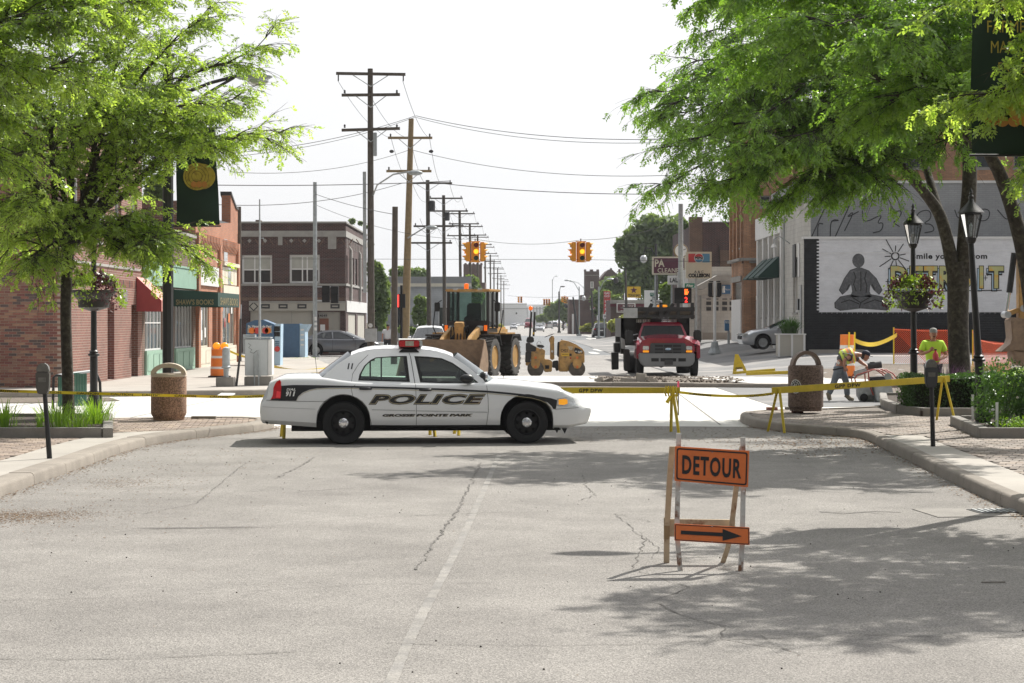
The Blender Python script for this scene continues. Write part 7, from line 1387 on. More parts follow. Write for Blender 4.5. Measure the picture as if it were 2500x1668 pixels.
tape('sagging caution tape between the two lettered sawhorses',[g3(1658,958,33.75),g3(1720,965,33.8),g3(1790,968,33.8),g3(1850,966,33.8),g3(1888,961,33.85)],.045,'CAUTION')
t=thing('tape_bundle','knotted bundle of caution tape round the sawhorse end','tape',tuple(g3(1640,955,33.65)))
for k in range(5):MB().tube([(-.1+k*.04,-.04,.09),(-.13+k*.05,-.06,0),(-.1+k*.05,-.04,-.09)],.014,4).build('loop','tape_yellow' if k%2 else 'barrier_yellow',t)
MB().add([(-.05,-.06,-.08),(.0,-.06,-.08),(-.06,-.07,-.22),(-.12,-.07,-.19)],[(0,1,2,3)]).build('tail','tape_yellow',t);MB().add([(.05,-.06,-.05),(.08,-.06,-.05),(.12,-.07,-.36),(.11,-.07,-.36)],[(0,1,2,3)]).build('tail','tape_yellow',t)
t=thing('survey_stake','pink tipped survey stake behind the tied sawhorse end','stake',(PX(1656,40),40,0));MB().box(-.015,.015,-.01,.01,0,PZ(952,40)).build('stake','wood_grey',t);MB().box(-.02,.02,-.014,.014,PZ(952,40),PZ(931,40)).build('pink_tip',mat('pink',(.9,.12,.2),.5).name,t)
tape('yellow tape sagging from the orange barrel behind the bent worker to the orange fence',[g3(2073,823,62),g3(2100,838,62.5),g3(2130,843,64),g3(2160,834,66),g3(2190,818,67)],.14);tape('yellow tape from the bollard to the utility cabinet at the left',[g3(560,857,56),g3(580,866,56),g3(602,873,55.4)],.06)
tape('loose yellow tape strewn on the pavement behind the police car boot',[g3(665,895,76)+Vector((0,0,.02)),g3(700,903,74),g3(740,906,73),g3(780,902,74),g3(800,900,75)],.1);tape('yellow tape looped near the car boot between short pegs',[g3(750,921,64),g3(752,911,64),g3(790,911,64),g3(792,920,64)],.05)
def barrel(lab,px,Y,r,h,z0,tilt=0):
 t=thing('traffic_barrel',lab,'traffic barrel',(PX(px,Y),Y,z0));M=RY(tilt)
 for a,c,m,rr in((.06,.3,'orange',1),(.3,.38,'letter_white',.99),(.38,.68,'orange',.95),(.68,.76,'letter_white',.93),(.76,1.0,'orange',.9)):MB(M).lathe([(r*rr,h*a),(r*(rr-.02),h*c)],24).build('band',m,t,smooth=40)
 MB(M).lathe([(r*1.25,0),(r*1.25,h*.04),(r,h*.06)],24).build('rubber_base','rubber',t);return t
t=barrel('orange and white traffic barrel with amber lamps beside the bookshop door',536,63,.30,.92,.125)
for x in(-.1,.16):MB().sph((x,0,1.02),(.13,.09,.12),12).build('warning_lamp','amber',t,smooth=60)
barrel('orange traffic barrel wrapped in yellow tape behind the bent worker',2068,62,.25,PZ(817,62)-zg(10.7,62),zg(10.7,62));t=bpy.data.objects['traffic_barrel.001']
for x in(-.02,.16):MB().add([(x,-.27,.5),(x+.05,-.26,.5),(x+.07,-.25,1.5),(x+.02,-.26,1.5)],[(0,1,2,3)]).build('tape_strip','tape_yellow',t)
Y=54;t=thing('bollard','grey white domed service pedestal on a concrete block by the kerb','bollard',(PX(552,Y),Y,.125));MB().box(-.26,.24,-.2,.2,0,.26).build('block','planter_concrete',t,bevel=.015);MB().lathe([(.07,.26),(.075,.5),(.13,.52),(.13,.56),(.11,.58),(.11,1.0),(.09,1.08),(.001,1.12)],16).build('pedestal','galv',t,smooth=40)
Y=55;t=thing('utility_cabinet','pale steel utility cabinet with scribbled graffiti on a concrete base','cabinet',(PX(630,Y),Y,.125));MB().box(-.36,.40,-.25,.3,0,.25).build('base','planter_concrete',t,bevel=.01);MB().box(-.35,.30,-.2,.3,.28,1.32).build('housing','cab_grey',t,bevel=.01)if mat('cab_grey',(.50,.53,.54),.5,var=.1,vs=3)else 0
MB().box(.31,.42,-.19,.3,.3,1.31).build('side_door','white',t,bevel=.008);MB().box(-.40,.38,-.22,.32,1.34,1.38).build('top_tray','galv',t);MB().box(-.45,-.1,.1,.4,.9,1.45).build('rear_box','steel',t);
for x in(-.07,.05):MB().tube([(x,-.24,0),(x,-.24,.95+x)],.022,8).build('conduit','galv',t)
stroke([(-.25,1.2),(-.18,1.15),(-.24,1.08),(-.15,1.02),(-.2,.95),(-.1,.92),(.0,1.0)],.012,.0,'graffiti','letter_black',t,lambda a:a,lambda a:a,-.203)
t=thing('mast','thin grey mast rising behind the utility cabinet','pole',(PX(634,57),57,.125));MB().tube([(0,0,0),(0,0,PZ(690,57)),(0,0,PZ(497,57))],[.045,.035,.02],10).build('mast','galv',t,smooth=60);MB().tube([(0,0,PZ(592,57)),(.12,0,PZ(592,57)),(.12,0,PZ(597,57))],.012,5).build('bracket','galv',t)
t=thing('leaning_post','dark thin post leaning beside the utility cabinet','post',(PX(577,54.2),54.2,.125));MB().tube([(0,0,0),(.10,0,.85),(.12,0,1.9)],.035,6).build('post','roof_dark',t);MB().tube([(.12,0,1.85),(.12,.1,2.3)],.02,6).build('tip','steel',t)
mat('bin_blue',(.06,.13,.23),.5,var=.12,vs=5);mat('bin_pale',(.42,.58,.72),.5,var=.08)
Y=80;c7=crop(560,640,4.9,Y,640);t=thing('donation_bin','blue donation bin with a peaked roof, white lettering and red pictures','donation bin',(PX(640,Y),Y,.125));q=lambda x,y:(c7(x,y)[0],c7(x,y)[1]-.125)
MB().prism([q(200,1240),q(528,1240),q(535,745),q(400,690),q(300,695),q(200,735)],0,1.3).build('housing','bin_blue',t,bevel=.01);a,c=q(535,1255),q(607,740);MB().prism([(a[0],a[1]),(c[0],a[1]),(c[0]+.03,c[1]),(a[0]+.03,c[1])],.02,.9).build('pale_side','bin_pale',t);a,c=q(538,828),q(605,768);MB().box(a[0],c[0],-.0,.02,a[1],c[1]).build('chute','dark',t);a,c=q(540,890),q(605,835);MB().box(a[0],c[0],-.0,.02,a[1],c[1]).build('chute_door','dark',t)
a,c=q(222,784),q(502,755);b=MB();text(b,'St. Vincent de Paul',a[0],c[0],a[1],c[1],-.01,off=.03);b.build('lettering','letter_white',t);a,c=q(218,850),q(505,788);MB().box(a[0],c[0],-.01,0,a[1],c[1]).build('picture','lens_white',t)
for x,m in((270,'orange'),(330,'pepsi_red'),(430,'pepsi_red'),(460,'orange')):a=q(x,820);MB().lathe([(.13,-.02),(.13,-.01)],14,'y',0,T(a[0],0,a[1])).build('picture_fruit',m,t)
a=q(572,1040);MB().lathe([(.12,-.01),(.12,0)],12,'y',0,T(a[0],0,a[1])).build('red_emblem','pepsi_red',t)
for k in range(5):a,c=q(545,945+k*22),q(598,955+k*22);MB().box(a[0],c[0],-.005,.018,a[1],c[1]).build('text_line','bin_blue',t)
MB().lathe([(.09,0),(.09,.12)],8,'z',0,T(q(550,0)[0],.1,-.12)).build('caster','rubber',t)
Y=98;c7=crop(560,640,4.9,Y,720);t=thing('donation_bin','plain blue steel bin with a pale lettered end, right of the peaked donation bin','donation bin',(PX(720,Y),Y,0));q=lambda x,y:c7(x,y);a,c=q(608,1158),q(838,738);MB().box(a[0],c[0],0,1.5,0.02,c[1]).build('housing','bin_blue',t,bevel=.02);a,c=q(840,1145),q(905,745);MB().prism([(a[0],.08),(c[0],.12),(c[0],c[1]-.4),(a[0]+.5,c[1]),(a[0],c[1])],.05,1.4).build('pale_end','bin_pale',t)
for k in range(4):a,c=q(852,800+k*60),q(890,820+k*60);MB().box(a[0],c[0],.03,.05,a[1],c[1]).build('text_line','white',t)
t=thing('white_board','white board lying on the far kerb left of the police car','board',(PX(543,48.6),48.6,.03));MB(RZ(-.4)@RX(.25)).box(-.2,.2,-.3,.3,0,.03).build('board','white',t)
# orange safety fence, spool, excavator, gravel ground
mat('mesh_orange',(.85,.13,.04),.5,var=.15)
def netfence(lab,pts,h):
 t=thing('safety_fence',lab,'fence',(pts[0][0],pts[0][1],0),0,'orange plastic safety fence');x0,y0=pts[0][:2]
 for(a,b_),(c,d)in zip([(p[0],p[1])for p in pts],[(p[0],p[1])for p in pts[1:]]):
  L_=math.hypot(c-a,d-b_);za,zb=zg(a,b_),zg(c,d);an=math.atan2(d-b_,c-a);b=MB(T(a-x0,b_-y0,0)@RZ(an));n=int((L_+h)/.075)
  z_=lambda u:za+(zb-za)*u/L_+.03
  for k in range(n):
   for s in(0,1):
    u0=k*.075-(h if s==0 else 0);u1=u0+(h if s==0 else h);u0_,u1_=max(0,u0),min(L_,u1)
    if u1_<=u0_:continue
    v=lambda uu:(uu-u0)if s==0 else h-(uu-u0)
    b.add([(u0_,.0,z_(u0_)+v(u0_)),(u1_,0,z_(u1_)+v(u1_)),(u1_,0,z_(u1_)+v(u1_)+.022),(u0_,0,z_(u0_)+v(u0_)+.022)],[(0,1,2,3)])
  b.build('netting','mesh_orange',t,kind='stuff');MB(T(a-x0,b_-y0,0)@RZ(an)).tube([(0,0,z_(0)+h),(L_/2,0,z_(L_/2)+h-.05),(L_,0,z_(L_)+h)],.02,4).build('top_cord','mesh_orange',t)
  MB(T(a-x0,b_-y0,0)).box(-.02,.02,-.02,.02,za,za+h+.1).build('fence_post','tape_yellow' if a==pts[0][0]else 'steel',t)
netfence('orange mesh fence behind the man in the lime shirt',[(PX(2182,67),67),(PX(2345,66),66)],1.18);netfence('orange mesh fence sloping down towards the excavator, right of the big trunk',[(PX(2375,64),64),(PX(2392,60),60),(PX(2470,57),57)],1.25)
t=thing('timber_form','round tan plywood form standing behind the leaning lantern post','construction form',(PX(2412,58),58,zg(14,58)+.02));MB().lathe([(.50,0),(.50,.58),(.47,.58),(.47,.05),(.001,.05)],28).build('drum',mat('plywood',(.46,.31,.15),.8,var=.15,vs=6).name,t,smooth=40)
sheet('work_area',[(PX(2120,62),62),(PX(2200,50),50),(PX(2230,44.6),44.6),(30,45),(30,66),(PX(2120,66),66)],.02,'gravel');P_=MB();P_.grid([[(x,y,zg(x,y)+.03+.03*math.sin(x*3+y*2))for x in[10+k*.5 for k in range(24)]]for y in[50+j*.8 for j in range(22)]]);P_.build('gravel_bed','gravel',kind='structure',smooth=50)
t=thing('excavator','yellow backhoe arm with a rusty bucket reaching in from the right edge','excavator',(PX(2560,50),50,0));c8=crop(2200,700,4.02,50,2560);zero=c8
mat('bucket_steel',(.27,.19,.13),.6,.3,var=.3,vs=6,bump=.3)
MB().prism([zero(945,640),zero(1040,560),zero(1060,500),zero(1045,330),zero(1075,300),zero(1250,330),zero(1300,600),zero(1180,640),zero(1100,630)],-.35,.35).build('bucket','bucket_steel',t,bevel=.02);MB().lathe([(.001,-.33),(.30,-.33),(.32,-.3),(.32,.3),(.3,.33),(.001,.33)],20,'y',0,T(zero(1190,660)[0],0,zero(1190,660)[1])).build('bucket_curl','bucket_steel',t)
MB().prism([zero(1140,-420),zero(1145,330),zero(1300,330),zero(1330,-420)],-.16,.16).build('dipper_arm','cat_yellow',t,bevel=.02);MB().prism([zero(1010,255),zero(1180,195),zero(1200,230),zero(1030,300)],-.1,.1).build('bucket_link','cat_yellow',t,bevel=.02)
for x,y,r in((1030,275,.09),(1185,215,.09),(1150,410,.07),(1140,520,.06)):MB().lathe([(r,-.2),(r,.2)],14,'y',0,T(zero(x,y)[0],0,zero(x,y)[1])).build('pin','steel' if r>.08 else 'dark',t,smooth=40)
MB().tube([(zero(1030,270)[0],0,zero(1030,270)[1]),(zero(1065,40)[0],0,zero(1065,40)[1])],.045,10).build('ram_rod','chrome',t,smooth=60);MB().tube([(zero(1062,60)[0],0,zero(1062,60)[1]),(zero(1110,-330)[0],0,zero(1110,-330)[1])],.08,12).build('ram_cylinder','iron_black',t,smooth=60);MB().prism([zero(1240,-420),zero(1330,-500),zero(2100,-350),zero(2300,400),zero(2200,560),zero(2050,-150),zero(1330,-300)],-.2,.2).build('boom','cat_yellow',t,bevel=.02);MB().box(4.2,6.8,-1,1.2,.3,2.9).build('body','cat_yellow',t,bevel=.08)
# maroon tipper truck
Y=68.0;TX=PX(1632,Y);q6=crop(1500,700,6.817,Y,1632);t=thing('truck','maroon work truck facing the camera with an amber beacon, black tipper body and grey bumper','truck',(TX,Y,0));t['label']='maroon tipper truck facing the camera with a black body and amber beacon'
def fp(P,y0,y1,nm,m,par=t,bev=.02,hl=()):b=MB();b.prism([q6(*p)for p in P],y0,y1);return b.build(nm,m,par,bevel=bev)
fp([(395,1105),(600,1110),(1190,1110),(1335,1100),(1335,1240),(1290,1320),(1230,1330),(520,1330),(460,1310),(410,1230)],-.10,.18,'bumper','grey_bumper',bev=.04)if mat('grey_bumper',(.20,.205,.21),.5,var=.1)else 0
for a,c in((610,735),(765,1025),(1060,1185)):fp([(a,1190),(c,1190),(c,1245),(a,1245)],-.11,-.09,'bumper_slot','dark',bev=0)
fp([(830,1215),(970,1215),(970,1300),(830,1300)],-.13,-.11,'number_plate','roof_dark',bev=0)
fp([(400,990),(470,905),(560,860),(1180,860),(1270,905),(1340,990),(1350,1100),(395,1100)],.06,1.15,'front_body','maroon',bev=.05)
b=MB();rows=[]
for k in range(8):
 f=k/7;y_=.04+f*1.25;hwid=1.0-.12*f*0;rows.append([(u_*(1.12-.10*f),y_,q6(0,985-130*f)[1]+.16*(1-abs(u_)**2.2)*(1-.3*f)+.02)for u_ in[j/8 for j in range(-8,9)]])
b.grid(rows);b.build('hood','maroon',t,smooth=60)
mat('grille_dark',(.05,.052,.057),.45,var=.1)
gr=fp([(600,945),(625,940),(1165,940),(1190,960),(1190,1110),(1170,1150),(640,1150),(590,1110)],.0,.06,'grille','grille_dark',bev=.02)
for j in range(3):
 for i in range(3):a=675+i*150;fp([(a,968+j*58),(a+135,968+j*58),(a+135,1003+j*58),(a,1003+j*58)],-.012,.0,'grille_slot','dark',gr,0)
c_=q6(893,1042);o=MB();o.sph((c_[0],-.03,c_[1]),(.115,.02,.045),18);o.build('badge','chrome',gr,smooth=60);o=MB();o.sph((c_[0],-.042,c_[1]),(.10,.014,.035),18);o.build('badge_field','pepsi_blue',gr,smooth=60);b=MB();text(b,'Ford',c_[0]-.07,c_[0]+.07,c_[1]-.02,c_[1]+.022,-.058,shear=.3,off=.01);b.build('lettering','letter_white',gr)
for a in(475,1195):fp([(a,990),(a+100,990),(a+100,1052),(a,1052)],.01,.06,'headlight','lamp_clear',bev=.015);fp([(a,1062),(a+100,1062),(a+100,1095),(a,1095)],.0,.06,'indicator','amber',bev=.01)
for s in(-1,1):MB().prism([(.02,.62),(1.15,.62),(1.1,1.25),(.3,1.28),(.05,1.1)],s*1.0,s*1.13,'yz').build('fender','grey_bumper' if 0 else 'maroon',t,bevel=.04)
cabp=[(430,870),(455,760),(510,620),(560,590),(1130,590),(1180,620),(1240,760),(1275,870)]
b=MB();P0=[q6(*p)for p in cabp];b.holed(P0,[[q6(*p)for p in((468,862),(490,770),(530,650),(1160,650),(1205,770),(1240,862))]],1.15,1.22,fn=lambda x_,z_,y_:(x_,y_+(z_-1.25)*.45,z_));b.build('windshield_frame','maroon',t)
b=MB();b.add([(x_,1.19+(z_-1.25)*.45,z_)for x_,z_ in[q6(*p)for p in((466,864),(488,770),(528,648),(1162,648),(1207,770),(1242,864))]],[tuple(range(6))]);b.build('windshield','glass_tint',t)
b=MB();b.prism([q6(*p)for p in((500,650),(560,592),(1130,592),(1190,650))],1.55,3.0);b.build('cab_roof','maroon',t,bevel=.05)
for s in(-1,1):MB().box(s*1.0-.03,s*1.0+.03,1.2,3.0,.6,1.3).build('door','maroon',t)
MB().box(-.95,.95,2.9,3.0,.6,1.9).build('cab_back','dark',t)
for x in(-.45,.45):MB().box(x-.25,x+.25,2.0,2.2,.9,1.75).build('seat','dark',t,bevel=.05)
MB().box(-.95,.95,1.35,1.7,1.0,1.28).build('dashboard','grey_bumper',t,bevel=.03);hh=thing('hard_hat','lime green hard hat lying on the truck dashboard','hard hat',(TX+q6(780,0)[0],Y+1.42,1.27));b=MB();b.sph((0,0,0),(.15,.15,.16),14);b.build('shell','lime',hh,smooth=60)if mat('lime',(.12,.75,.08),.4,var=.05,emit=0)else 0
MB().tube([q and(-.75,1.17,1.30),(.1,1.22,1.38)],.012,4).build('wiper','dark',t)
for s,cx_ in((-1,275),(1,1425)):
 c_=q6(cx_,840);MB().prism([(c_[0]-.14,c_[1]-.24),(c_[0]+.10,c_[1]-.24),(c_[0]+.15,c_[1]-.1),(c_[0]+.14,c_[1]+.22),(c_[0]-.05,c_[1]+.27),(c_[0]-.14,c_[1]+.2)],.95,1.06).build('mirror','black_paint',t,bevel=.03)
 for dz_ in(-.14,.06):MB().tube([(c_[0]-s*.1,1.0,c_[1]+dz_),(s*1.0,1.25,c_[1]+dz_+.04)],.018,6).build('mirror_arm','steel',t)
for x in(-.93,.93):w_=wheel(t,.40,.26,1,'truck');w_.location=(x*1.04,.75,.40);w_.rotation_euler=(0,0,math.pi/2 if 0 else 0);w_.rotation_euler=(0,0,-math.pi/2)
for x in(-.93,.93):w_=wheel(t,.40,.5,1,'truck');w_.location=(x,4.6,.40);w_.rotation_euler=(0,0,-math.pi/2)
MB().box(-.85,.85,.3,6,.45,.6).build('chassis','dark',t);MB().tube([(-.9,.75,.40),(.9,.75,.40)],.07,8).build('axle','dark',t);MB().sph((.1,4.6,.4),.2,8).build('differential','dark',t)
a,c=q6(190,1050),q6(1385,520);MB().box(a[0],a[0]+.14,3.1,7.0,.75,q6(0,520)[1]).build('box_side','iron_black',t,bevel=.01);MB().box(c[0]-.14,c[0],3.1,7.0,.75,c[1]).build('box_side','iron_black',t,bevel=.01)
MB().holed([q6(195,1000),q6(1380,1000),q6(1380,520),q6(195,520)],[[q6(455,650),q6(700,650),q6(700,545),q6(455,545)],[q6(900,650),q6(1160,650),q6(1160,545),q6(900,545)]],3.1,3.2).build('headboard','iron_black',t)
for a0 in(455,900):
 for k in range(9):a=q6(a0+6+k*29,650);MB().box(a[0],a[0]+.045,3.12,3.16,a[1],q6(0,545)[1]).build('lattice_bar','letter_white' if k%3 else 'steel',t)
 for k in range(3):a=q6(a0,640-k*34);c=q6(a0+250,0);MB().box(a[0],c[0],3.13,3.17,a[1],a[1]+.045).build('lattice_bar','iron_black',t)
a,c=q6(185,520),q6(1390,352);cs=MB();cs.box(a[0],c[0],1.2,1.28,c[1]-.12,c[1]);cs.box(a[0],c[0],1.2,1.28,a[1],a[1]+.1);cs.build('shield_rail','iron_black',t,kind='stuff');MB().box(a[0]+.1,c[0]-.05,1.3,1.34,a[1]+.1,c[1]-.12).build('shield_panel',mat('shield_tan',(.14,.115,.085),.85,var=.4,vs=5,col2=(.03,.03,.03),c2s=2.5,c2t=.5).name,t);MB().box(a[0],a[0]+.5,1.15,1.2,a[1],c[1]).build('shield_corner','steel',t);MB().box(a[0],c[0],1.2,3.2,c[1],c[1]+.03).build('shield_top','iron_black',t)
for x in(600,820,960,1110,1350):a_=q6(x,0)[0];MB(T(a_,0,a[1]+.25)@RY(.5 if x in(960,600)else 0)).box(-.06,.06,1.22,1.27,-.3,.3).build('stripe','iron_black',t)
a,c=q6(752,352),q6(932,297);MB().box(a[0],c[0],1.25,1.45,a[1]+.02,c[1]).build('beacon','amber',t,bevel=.03);MB().prism([(q6(400,350)[0],q6(0,350)[1]),(q6(480,320)[0],q6(0,325)[1]),(q6(460,350)[0],q6(0,345)[1])],1.3,1.5).build('lashed_load','wood_grey',t)
fp([(190,860),(250,890),(265,1060),(195,1050)],2.9,3.1,'side_rail','steel',bev=.01);fp([(85,960),(185,960),(185,1120),(90,1120)],3.6,4.3,'side_rack','iron_black',bev=.01);fp([(25,1120),(150,1120),(150,1415),(35,1420)],3.0,3.5,'mudflap_box','iron_black',bev=.01);fp([(120,850),(190,850),(190,940),(120,940)],3.8,4.2,'side_box','roof_dark',bev=.01);fp([(235,1060),(330,1060),(330,1440),(245,1440)],2.6,3.4,'side_tank','roof_dark',bev=.03)
# tandem roller
Y=68.0;q7=crop(1260,740,7.84,Y,1355);t=thing('road_roller','small yellow tandem road roller numbered C425, parked sideways in mid street','road roller',(PX(1355,Y),Y,0))
def rp(P,y0,y1,nm,m='cat_yellow',bev=.02,par=None):b=MB();b.prism([q7(*p)for p in P],y0,y1);return b.build(nm,m,par or t,bevel=bev)
for nm,cx_,r in(('front_drum',1160,.30),('rear_drum',370,.30)):
 c_=q7(cx_,0)[0];rd=.285;d=MB().lathe([(rd*.9,-.5),(rd,-.5),(rd,.5),(rd*.9,.5)],36,'y',0,T(c_,0,rd)).build(nm,mat('drum_steel',(.12,.105,.09),.55,.4,var=.4,vs=9).name,t,smooth=40)
 MB().lathe([(rd*.88,-.49),(rd*.8,-.44),(.001,-.44)],30,'y',0,T(c_,0,rd)).build('drum_web','steel' if 0 else 'frame_rust',d);
 for k in range(5):a=k*1.2566;MB().lathe([(.05,-.46),(.05,-.45)],10,'y',0,T(c_+.16*math.cos(a),0,rd+.16*math.sin(a))).build('bolt_plate','cat_yellow',d)
 rp([(cx_-80,1070),(cx_+80,1070),(cx_+85,1180),(cx_+50,1240),(cx_,1255),(cx_-50,1240),(cx_-85,1180)],-.56,-.50,'drum_support',bev=.01)
 for x,y in((0,1040),(0,1215)):c2_=q7(cx_+x,y);MB().lathe([(.045,-.58),(.045,-.56)],10,'y',0,T(c2_[0],0,c2_[1])).build('bearing_cap','sign_orange',t)
rp([(830,720),(900,712),(1000,730),(1140,790),(1270,880),(1300,940),(1305,1150),(1250,1170),(1190,1100),(1080,1180),(1010,1230),(990,1330),(960,1310),(810,1310),(815,1000)],-.42,.42,'engine_hood',bev=.04);rp([(795,745),(832,740),(830,1020),(805,1040),(785,1000)],-.38,.38,'radiator_grille','dark')
a,c=q7(850,930),q7(985,880);b=MB();text(b,'C425',a[0],c[0],a[1],c[1],-.425,off=.01);b.build('lettering','letter_black',t);a,c=q7(862,1012),q7(1010,960);lab_=MB().box(a[0],c[0],-.428,-.42,a[1],c[1]).build('rental_label','sign_yellow',t);b=MB();text(b,'Michigan',a[0]+.03,c[0]-.03,a[1]+.03,c[1]-.02,-.431,off=.02);b.build('lettering','letter_black',lab_);a,c=q7(1012,1010),q7(1056,965);MB().box(a[0],c[0],-.428,-.42,a[1],c[1]).build('rental_emblem','letter_black',t)
pl=rp([(1120,845),(1190,870),(1262,910),(1265,968),(1135,965),(1100,915)],-.428,-.42,'brand_panel','letter_black',0);a,c=q7(1175,955),q7(1258,912);b=MB();text(b,'CAT',a[0],c[0],a[1],c[1],-.432,off=.05);b.build('lettering','letter_white',pl);rp([(1212,957),(1228,932),(1244,957)],-.436,-.433,'brand_triangle','sign_yellow',0,pl);a,c=q7(1115,925),q7(1160,912);MB().box(a[0],c[0],-.432,-.428,a[1],c[1]).build('model_text','letter_white',pl)
rp([(980,825),(1085,830),(1060,900),(1010,890)],-.425,-.42,'air_vent','frame_rust',0);c_=q7(1035,1050);MB().lathe([(.03,-.43),(.03,-.42)],10,'y',0,T(c_[0],0,c_[1])).build('lamp','red_lens',t);MB().tube([(q7(877,0)[0],0,q7(0,715)[1]),(q7(877,0)[0],0,q7(0,695)[1])],.02,6).build('filler_cap','dark',t)
rp([(285,925),(380,925),(370,850),(490,870),(555,905),(540,1075),(645,1080),(655,1100),(690,1110),(680,1310),(545,1320),(520,1230),(440,1160),(350,1250),(240,1195),(185,1195),(180,1130),(285,1130)],-.42,.42,'rear_frame',bev=.03);rp([(180,930),(290,930),(275,1130),(172,1130)],-.45,.45,'rear_cover','iron_black',.015);rp([(185,760),(275,765),(385,830),(375,925),(185,925)],-.43,.43,'seat_base','iron_black',.02)
rp([(270,768),(470,870),(465,882),(268,782)],-.44,-.42,'guard_strip','letter_white',0);rp([(550,1185),(630,1185),(625,1255),(555,1255)],-.43,-.42,'frame_opening','dark',0)
rp([(655,640),(700,620),(735,650),(728,740),(732,1085),(650,1085),(650,760),(620,715)],-.12,.12,'steering_column',bev=.03);b=MB();b.tube([(q7(575,0)[0],-.2,q7(0,640)[1]),(q7(700,0)[0],.2,q7(0,600)[1])],.015,6);b.build('steering_bar','dark',t);b=MB();b.lathe([(.17,-.01),(.19,0),(.17,.01),(.16,0),(.17,-.01)],18,'z',0,T(q7(640,0)[0],0,q7(0,620)[1])@RY(-.35));b.build('steering_wheel','dark',t)
rp([(700,1110),(805,1095),(805,1300),(760,1300),(750,1240),(690,1240)],-.15,.15,'articulation_joint','iron_black',.02);c_=q7(688,925);MB().lathe([(.04,-.14),(.04,-.12)],12,'y',0,T(c_[0],0,c_[1])).build('round_decal','letter_white',t)
rp([(225,640),(290,630),(330,660),(350,700),(330,760),(200,760),(195,690)],-.25,.1,'folded_belt_pack','iron_black',.03)
for x0,x1,y0_,y1_ in((262,300,-.25,0),(335,360,.25,0)):b=MB();b.tube([(q7(x0,0)[0],y0_,q7(0,640)[1]),(q7(x1-(8 if x0<300 else 0),0)[0],y0_,q7(0,170)[1])],.036,8);b.build('rollbar_post','iron_black',t)
rp([(320,560),(352,560),(352,600),(318,600)],.2,.22,'warning_tag','sign_yellow',0);MB().tube([(q7(278,0)[0],-.25,q7(0,170)[1]),(q7(278,0)[0],-.25,q7(0,130)[1])],.02,6).build('beacon_stem','dark',t);c_=q7(278,100);MB().sph((c_[0],-.25,c_[1]),(.075,.075,.08),14).build('beacon','beacon_orange',t,smooth=60)if mat('beacon_orange',(.9,.16,.01),.25,emit=.4,var=.05)else 0
b=MB();b.tube([(q7(x,0)[0],-.2,q7(0,y)[1])for x,y in((395,850),(400,760),(430,725),(465,735),(480,800),(480,860))],.012,6);b.build('hand_rail','steel',t);rp([(400,790),(540,810),(535,860),(400,850)],-.3,.3,'seat','iron_black',.03)
# wheel loader
FX,FY=PX(1197,67)-1.0,67.0;t=thing('wheel_loader','yellow wheel loader with a wide rusty bucket facing the camera, big dusty tyres','wheel loader',(FX,FY,0),rad(-105));r=.70
def bx(nm,m,x0,x1,y0,y1,z0,z1,bev=.03,par=None):return MB().box(x0,x1,y0,y1,z0,z1).build(nm,m,par or t,bevel=bev)
tm=MB();h=.26;tm.lathe([(r*.60,-h*.9),(r*.8,-h),(r*.94,-h*.95),(r*.97,-h*.7),(r*.97,h*.7),(r*.94,h*.95),(r*.8,h),(r*.60,h*.9)],40,'y',cap=False)
for k in range(22):
 for s in(-1,1):tm.box(-.035,.035,0,h*1.0,r*.96,r*1.035,0,RY(k*2*math.pi/22+(.14 if s>0 else 0))@RZ(0)@Matrix.Scale(s,4,(0,1,0))@Matrix.Rotation(.35,4,'Z'))
tmm=tm.mesh('tyre_dusty',40)
for x in(0,-2.75):
 for s in(-1,1):
  w_=link('wheel',tmm,t,loc=(x,s*.98,r));MB().lathe([(r*.61,s*h*.8),(r*.56,s*h*.9),(r*.5,s*h*.3),(r*.2,s*h*.2),(.001,s*h*.3)],28,'y').build('rim','cat_yellow',w_,smooth=40)
bx('rear_body','cat_yellow',-4.3,-1.9,-.52,.52,.8,1.75,.08);bx('front_frame','cat_yellow',-.9,.55,-.38,.38,.5,1.25);bx('joint','dark',-1.9,-.8,-.4,.4,.55,1.1);bx('cab_base','iron_black',-2.1,-.75,-.72,.72,1.0,1.72)
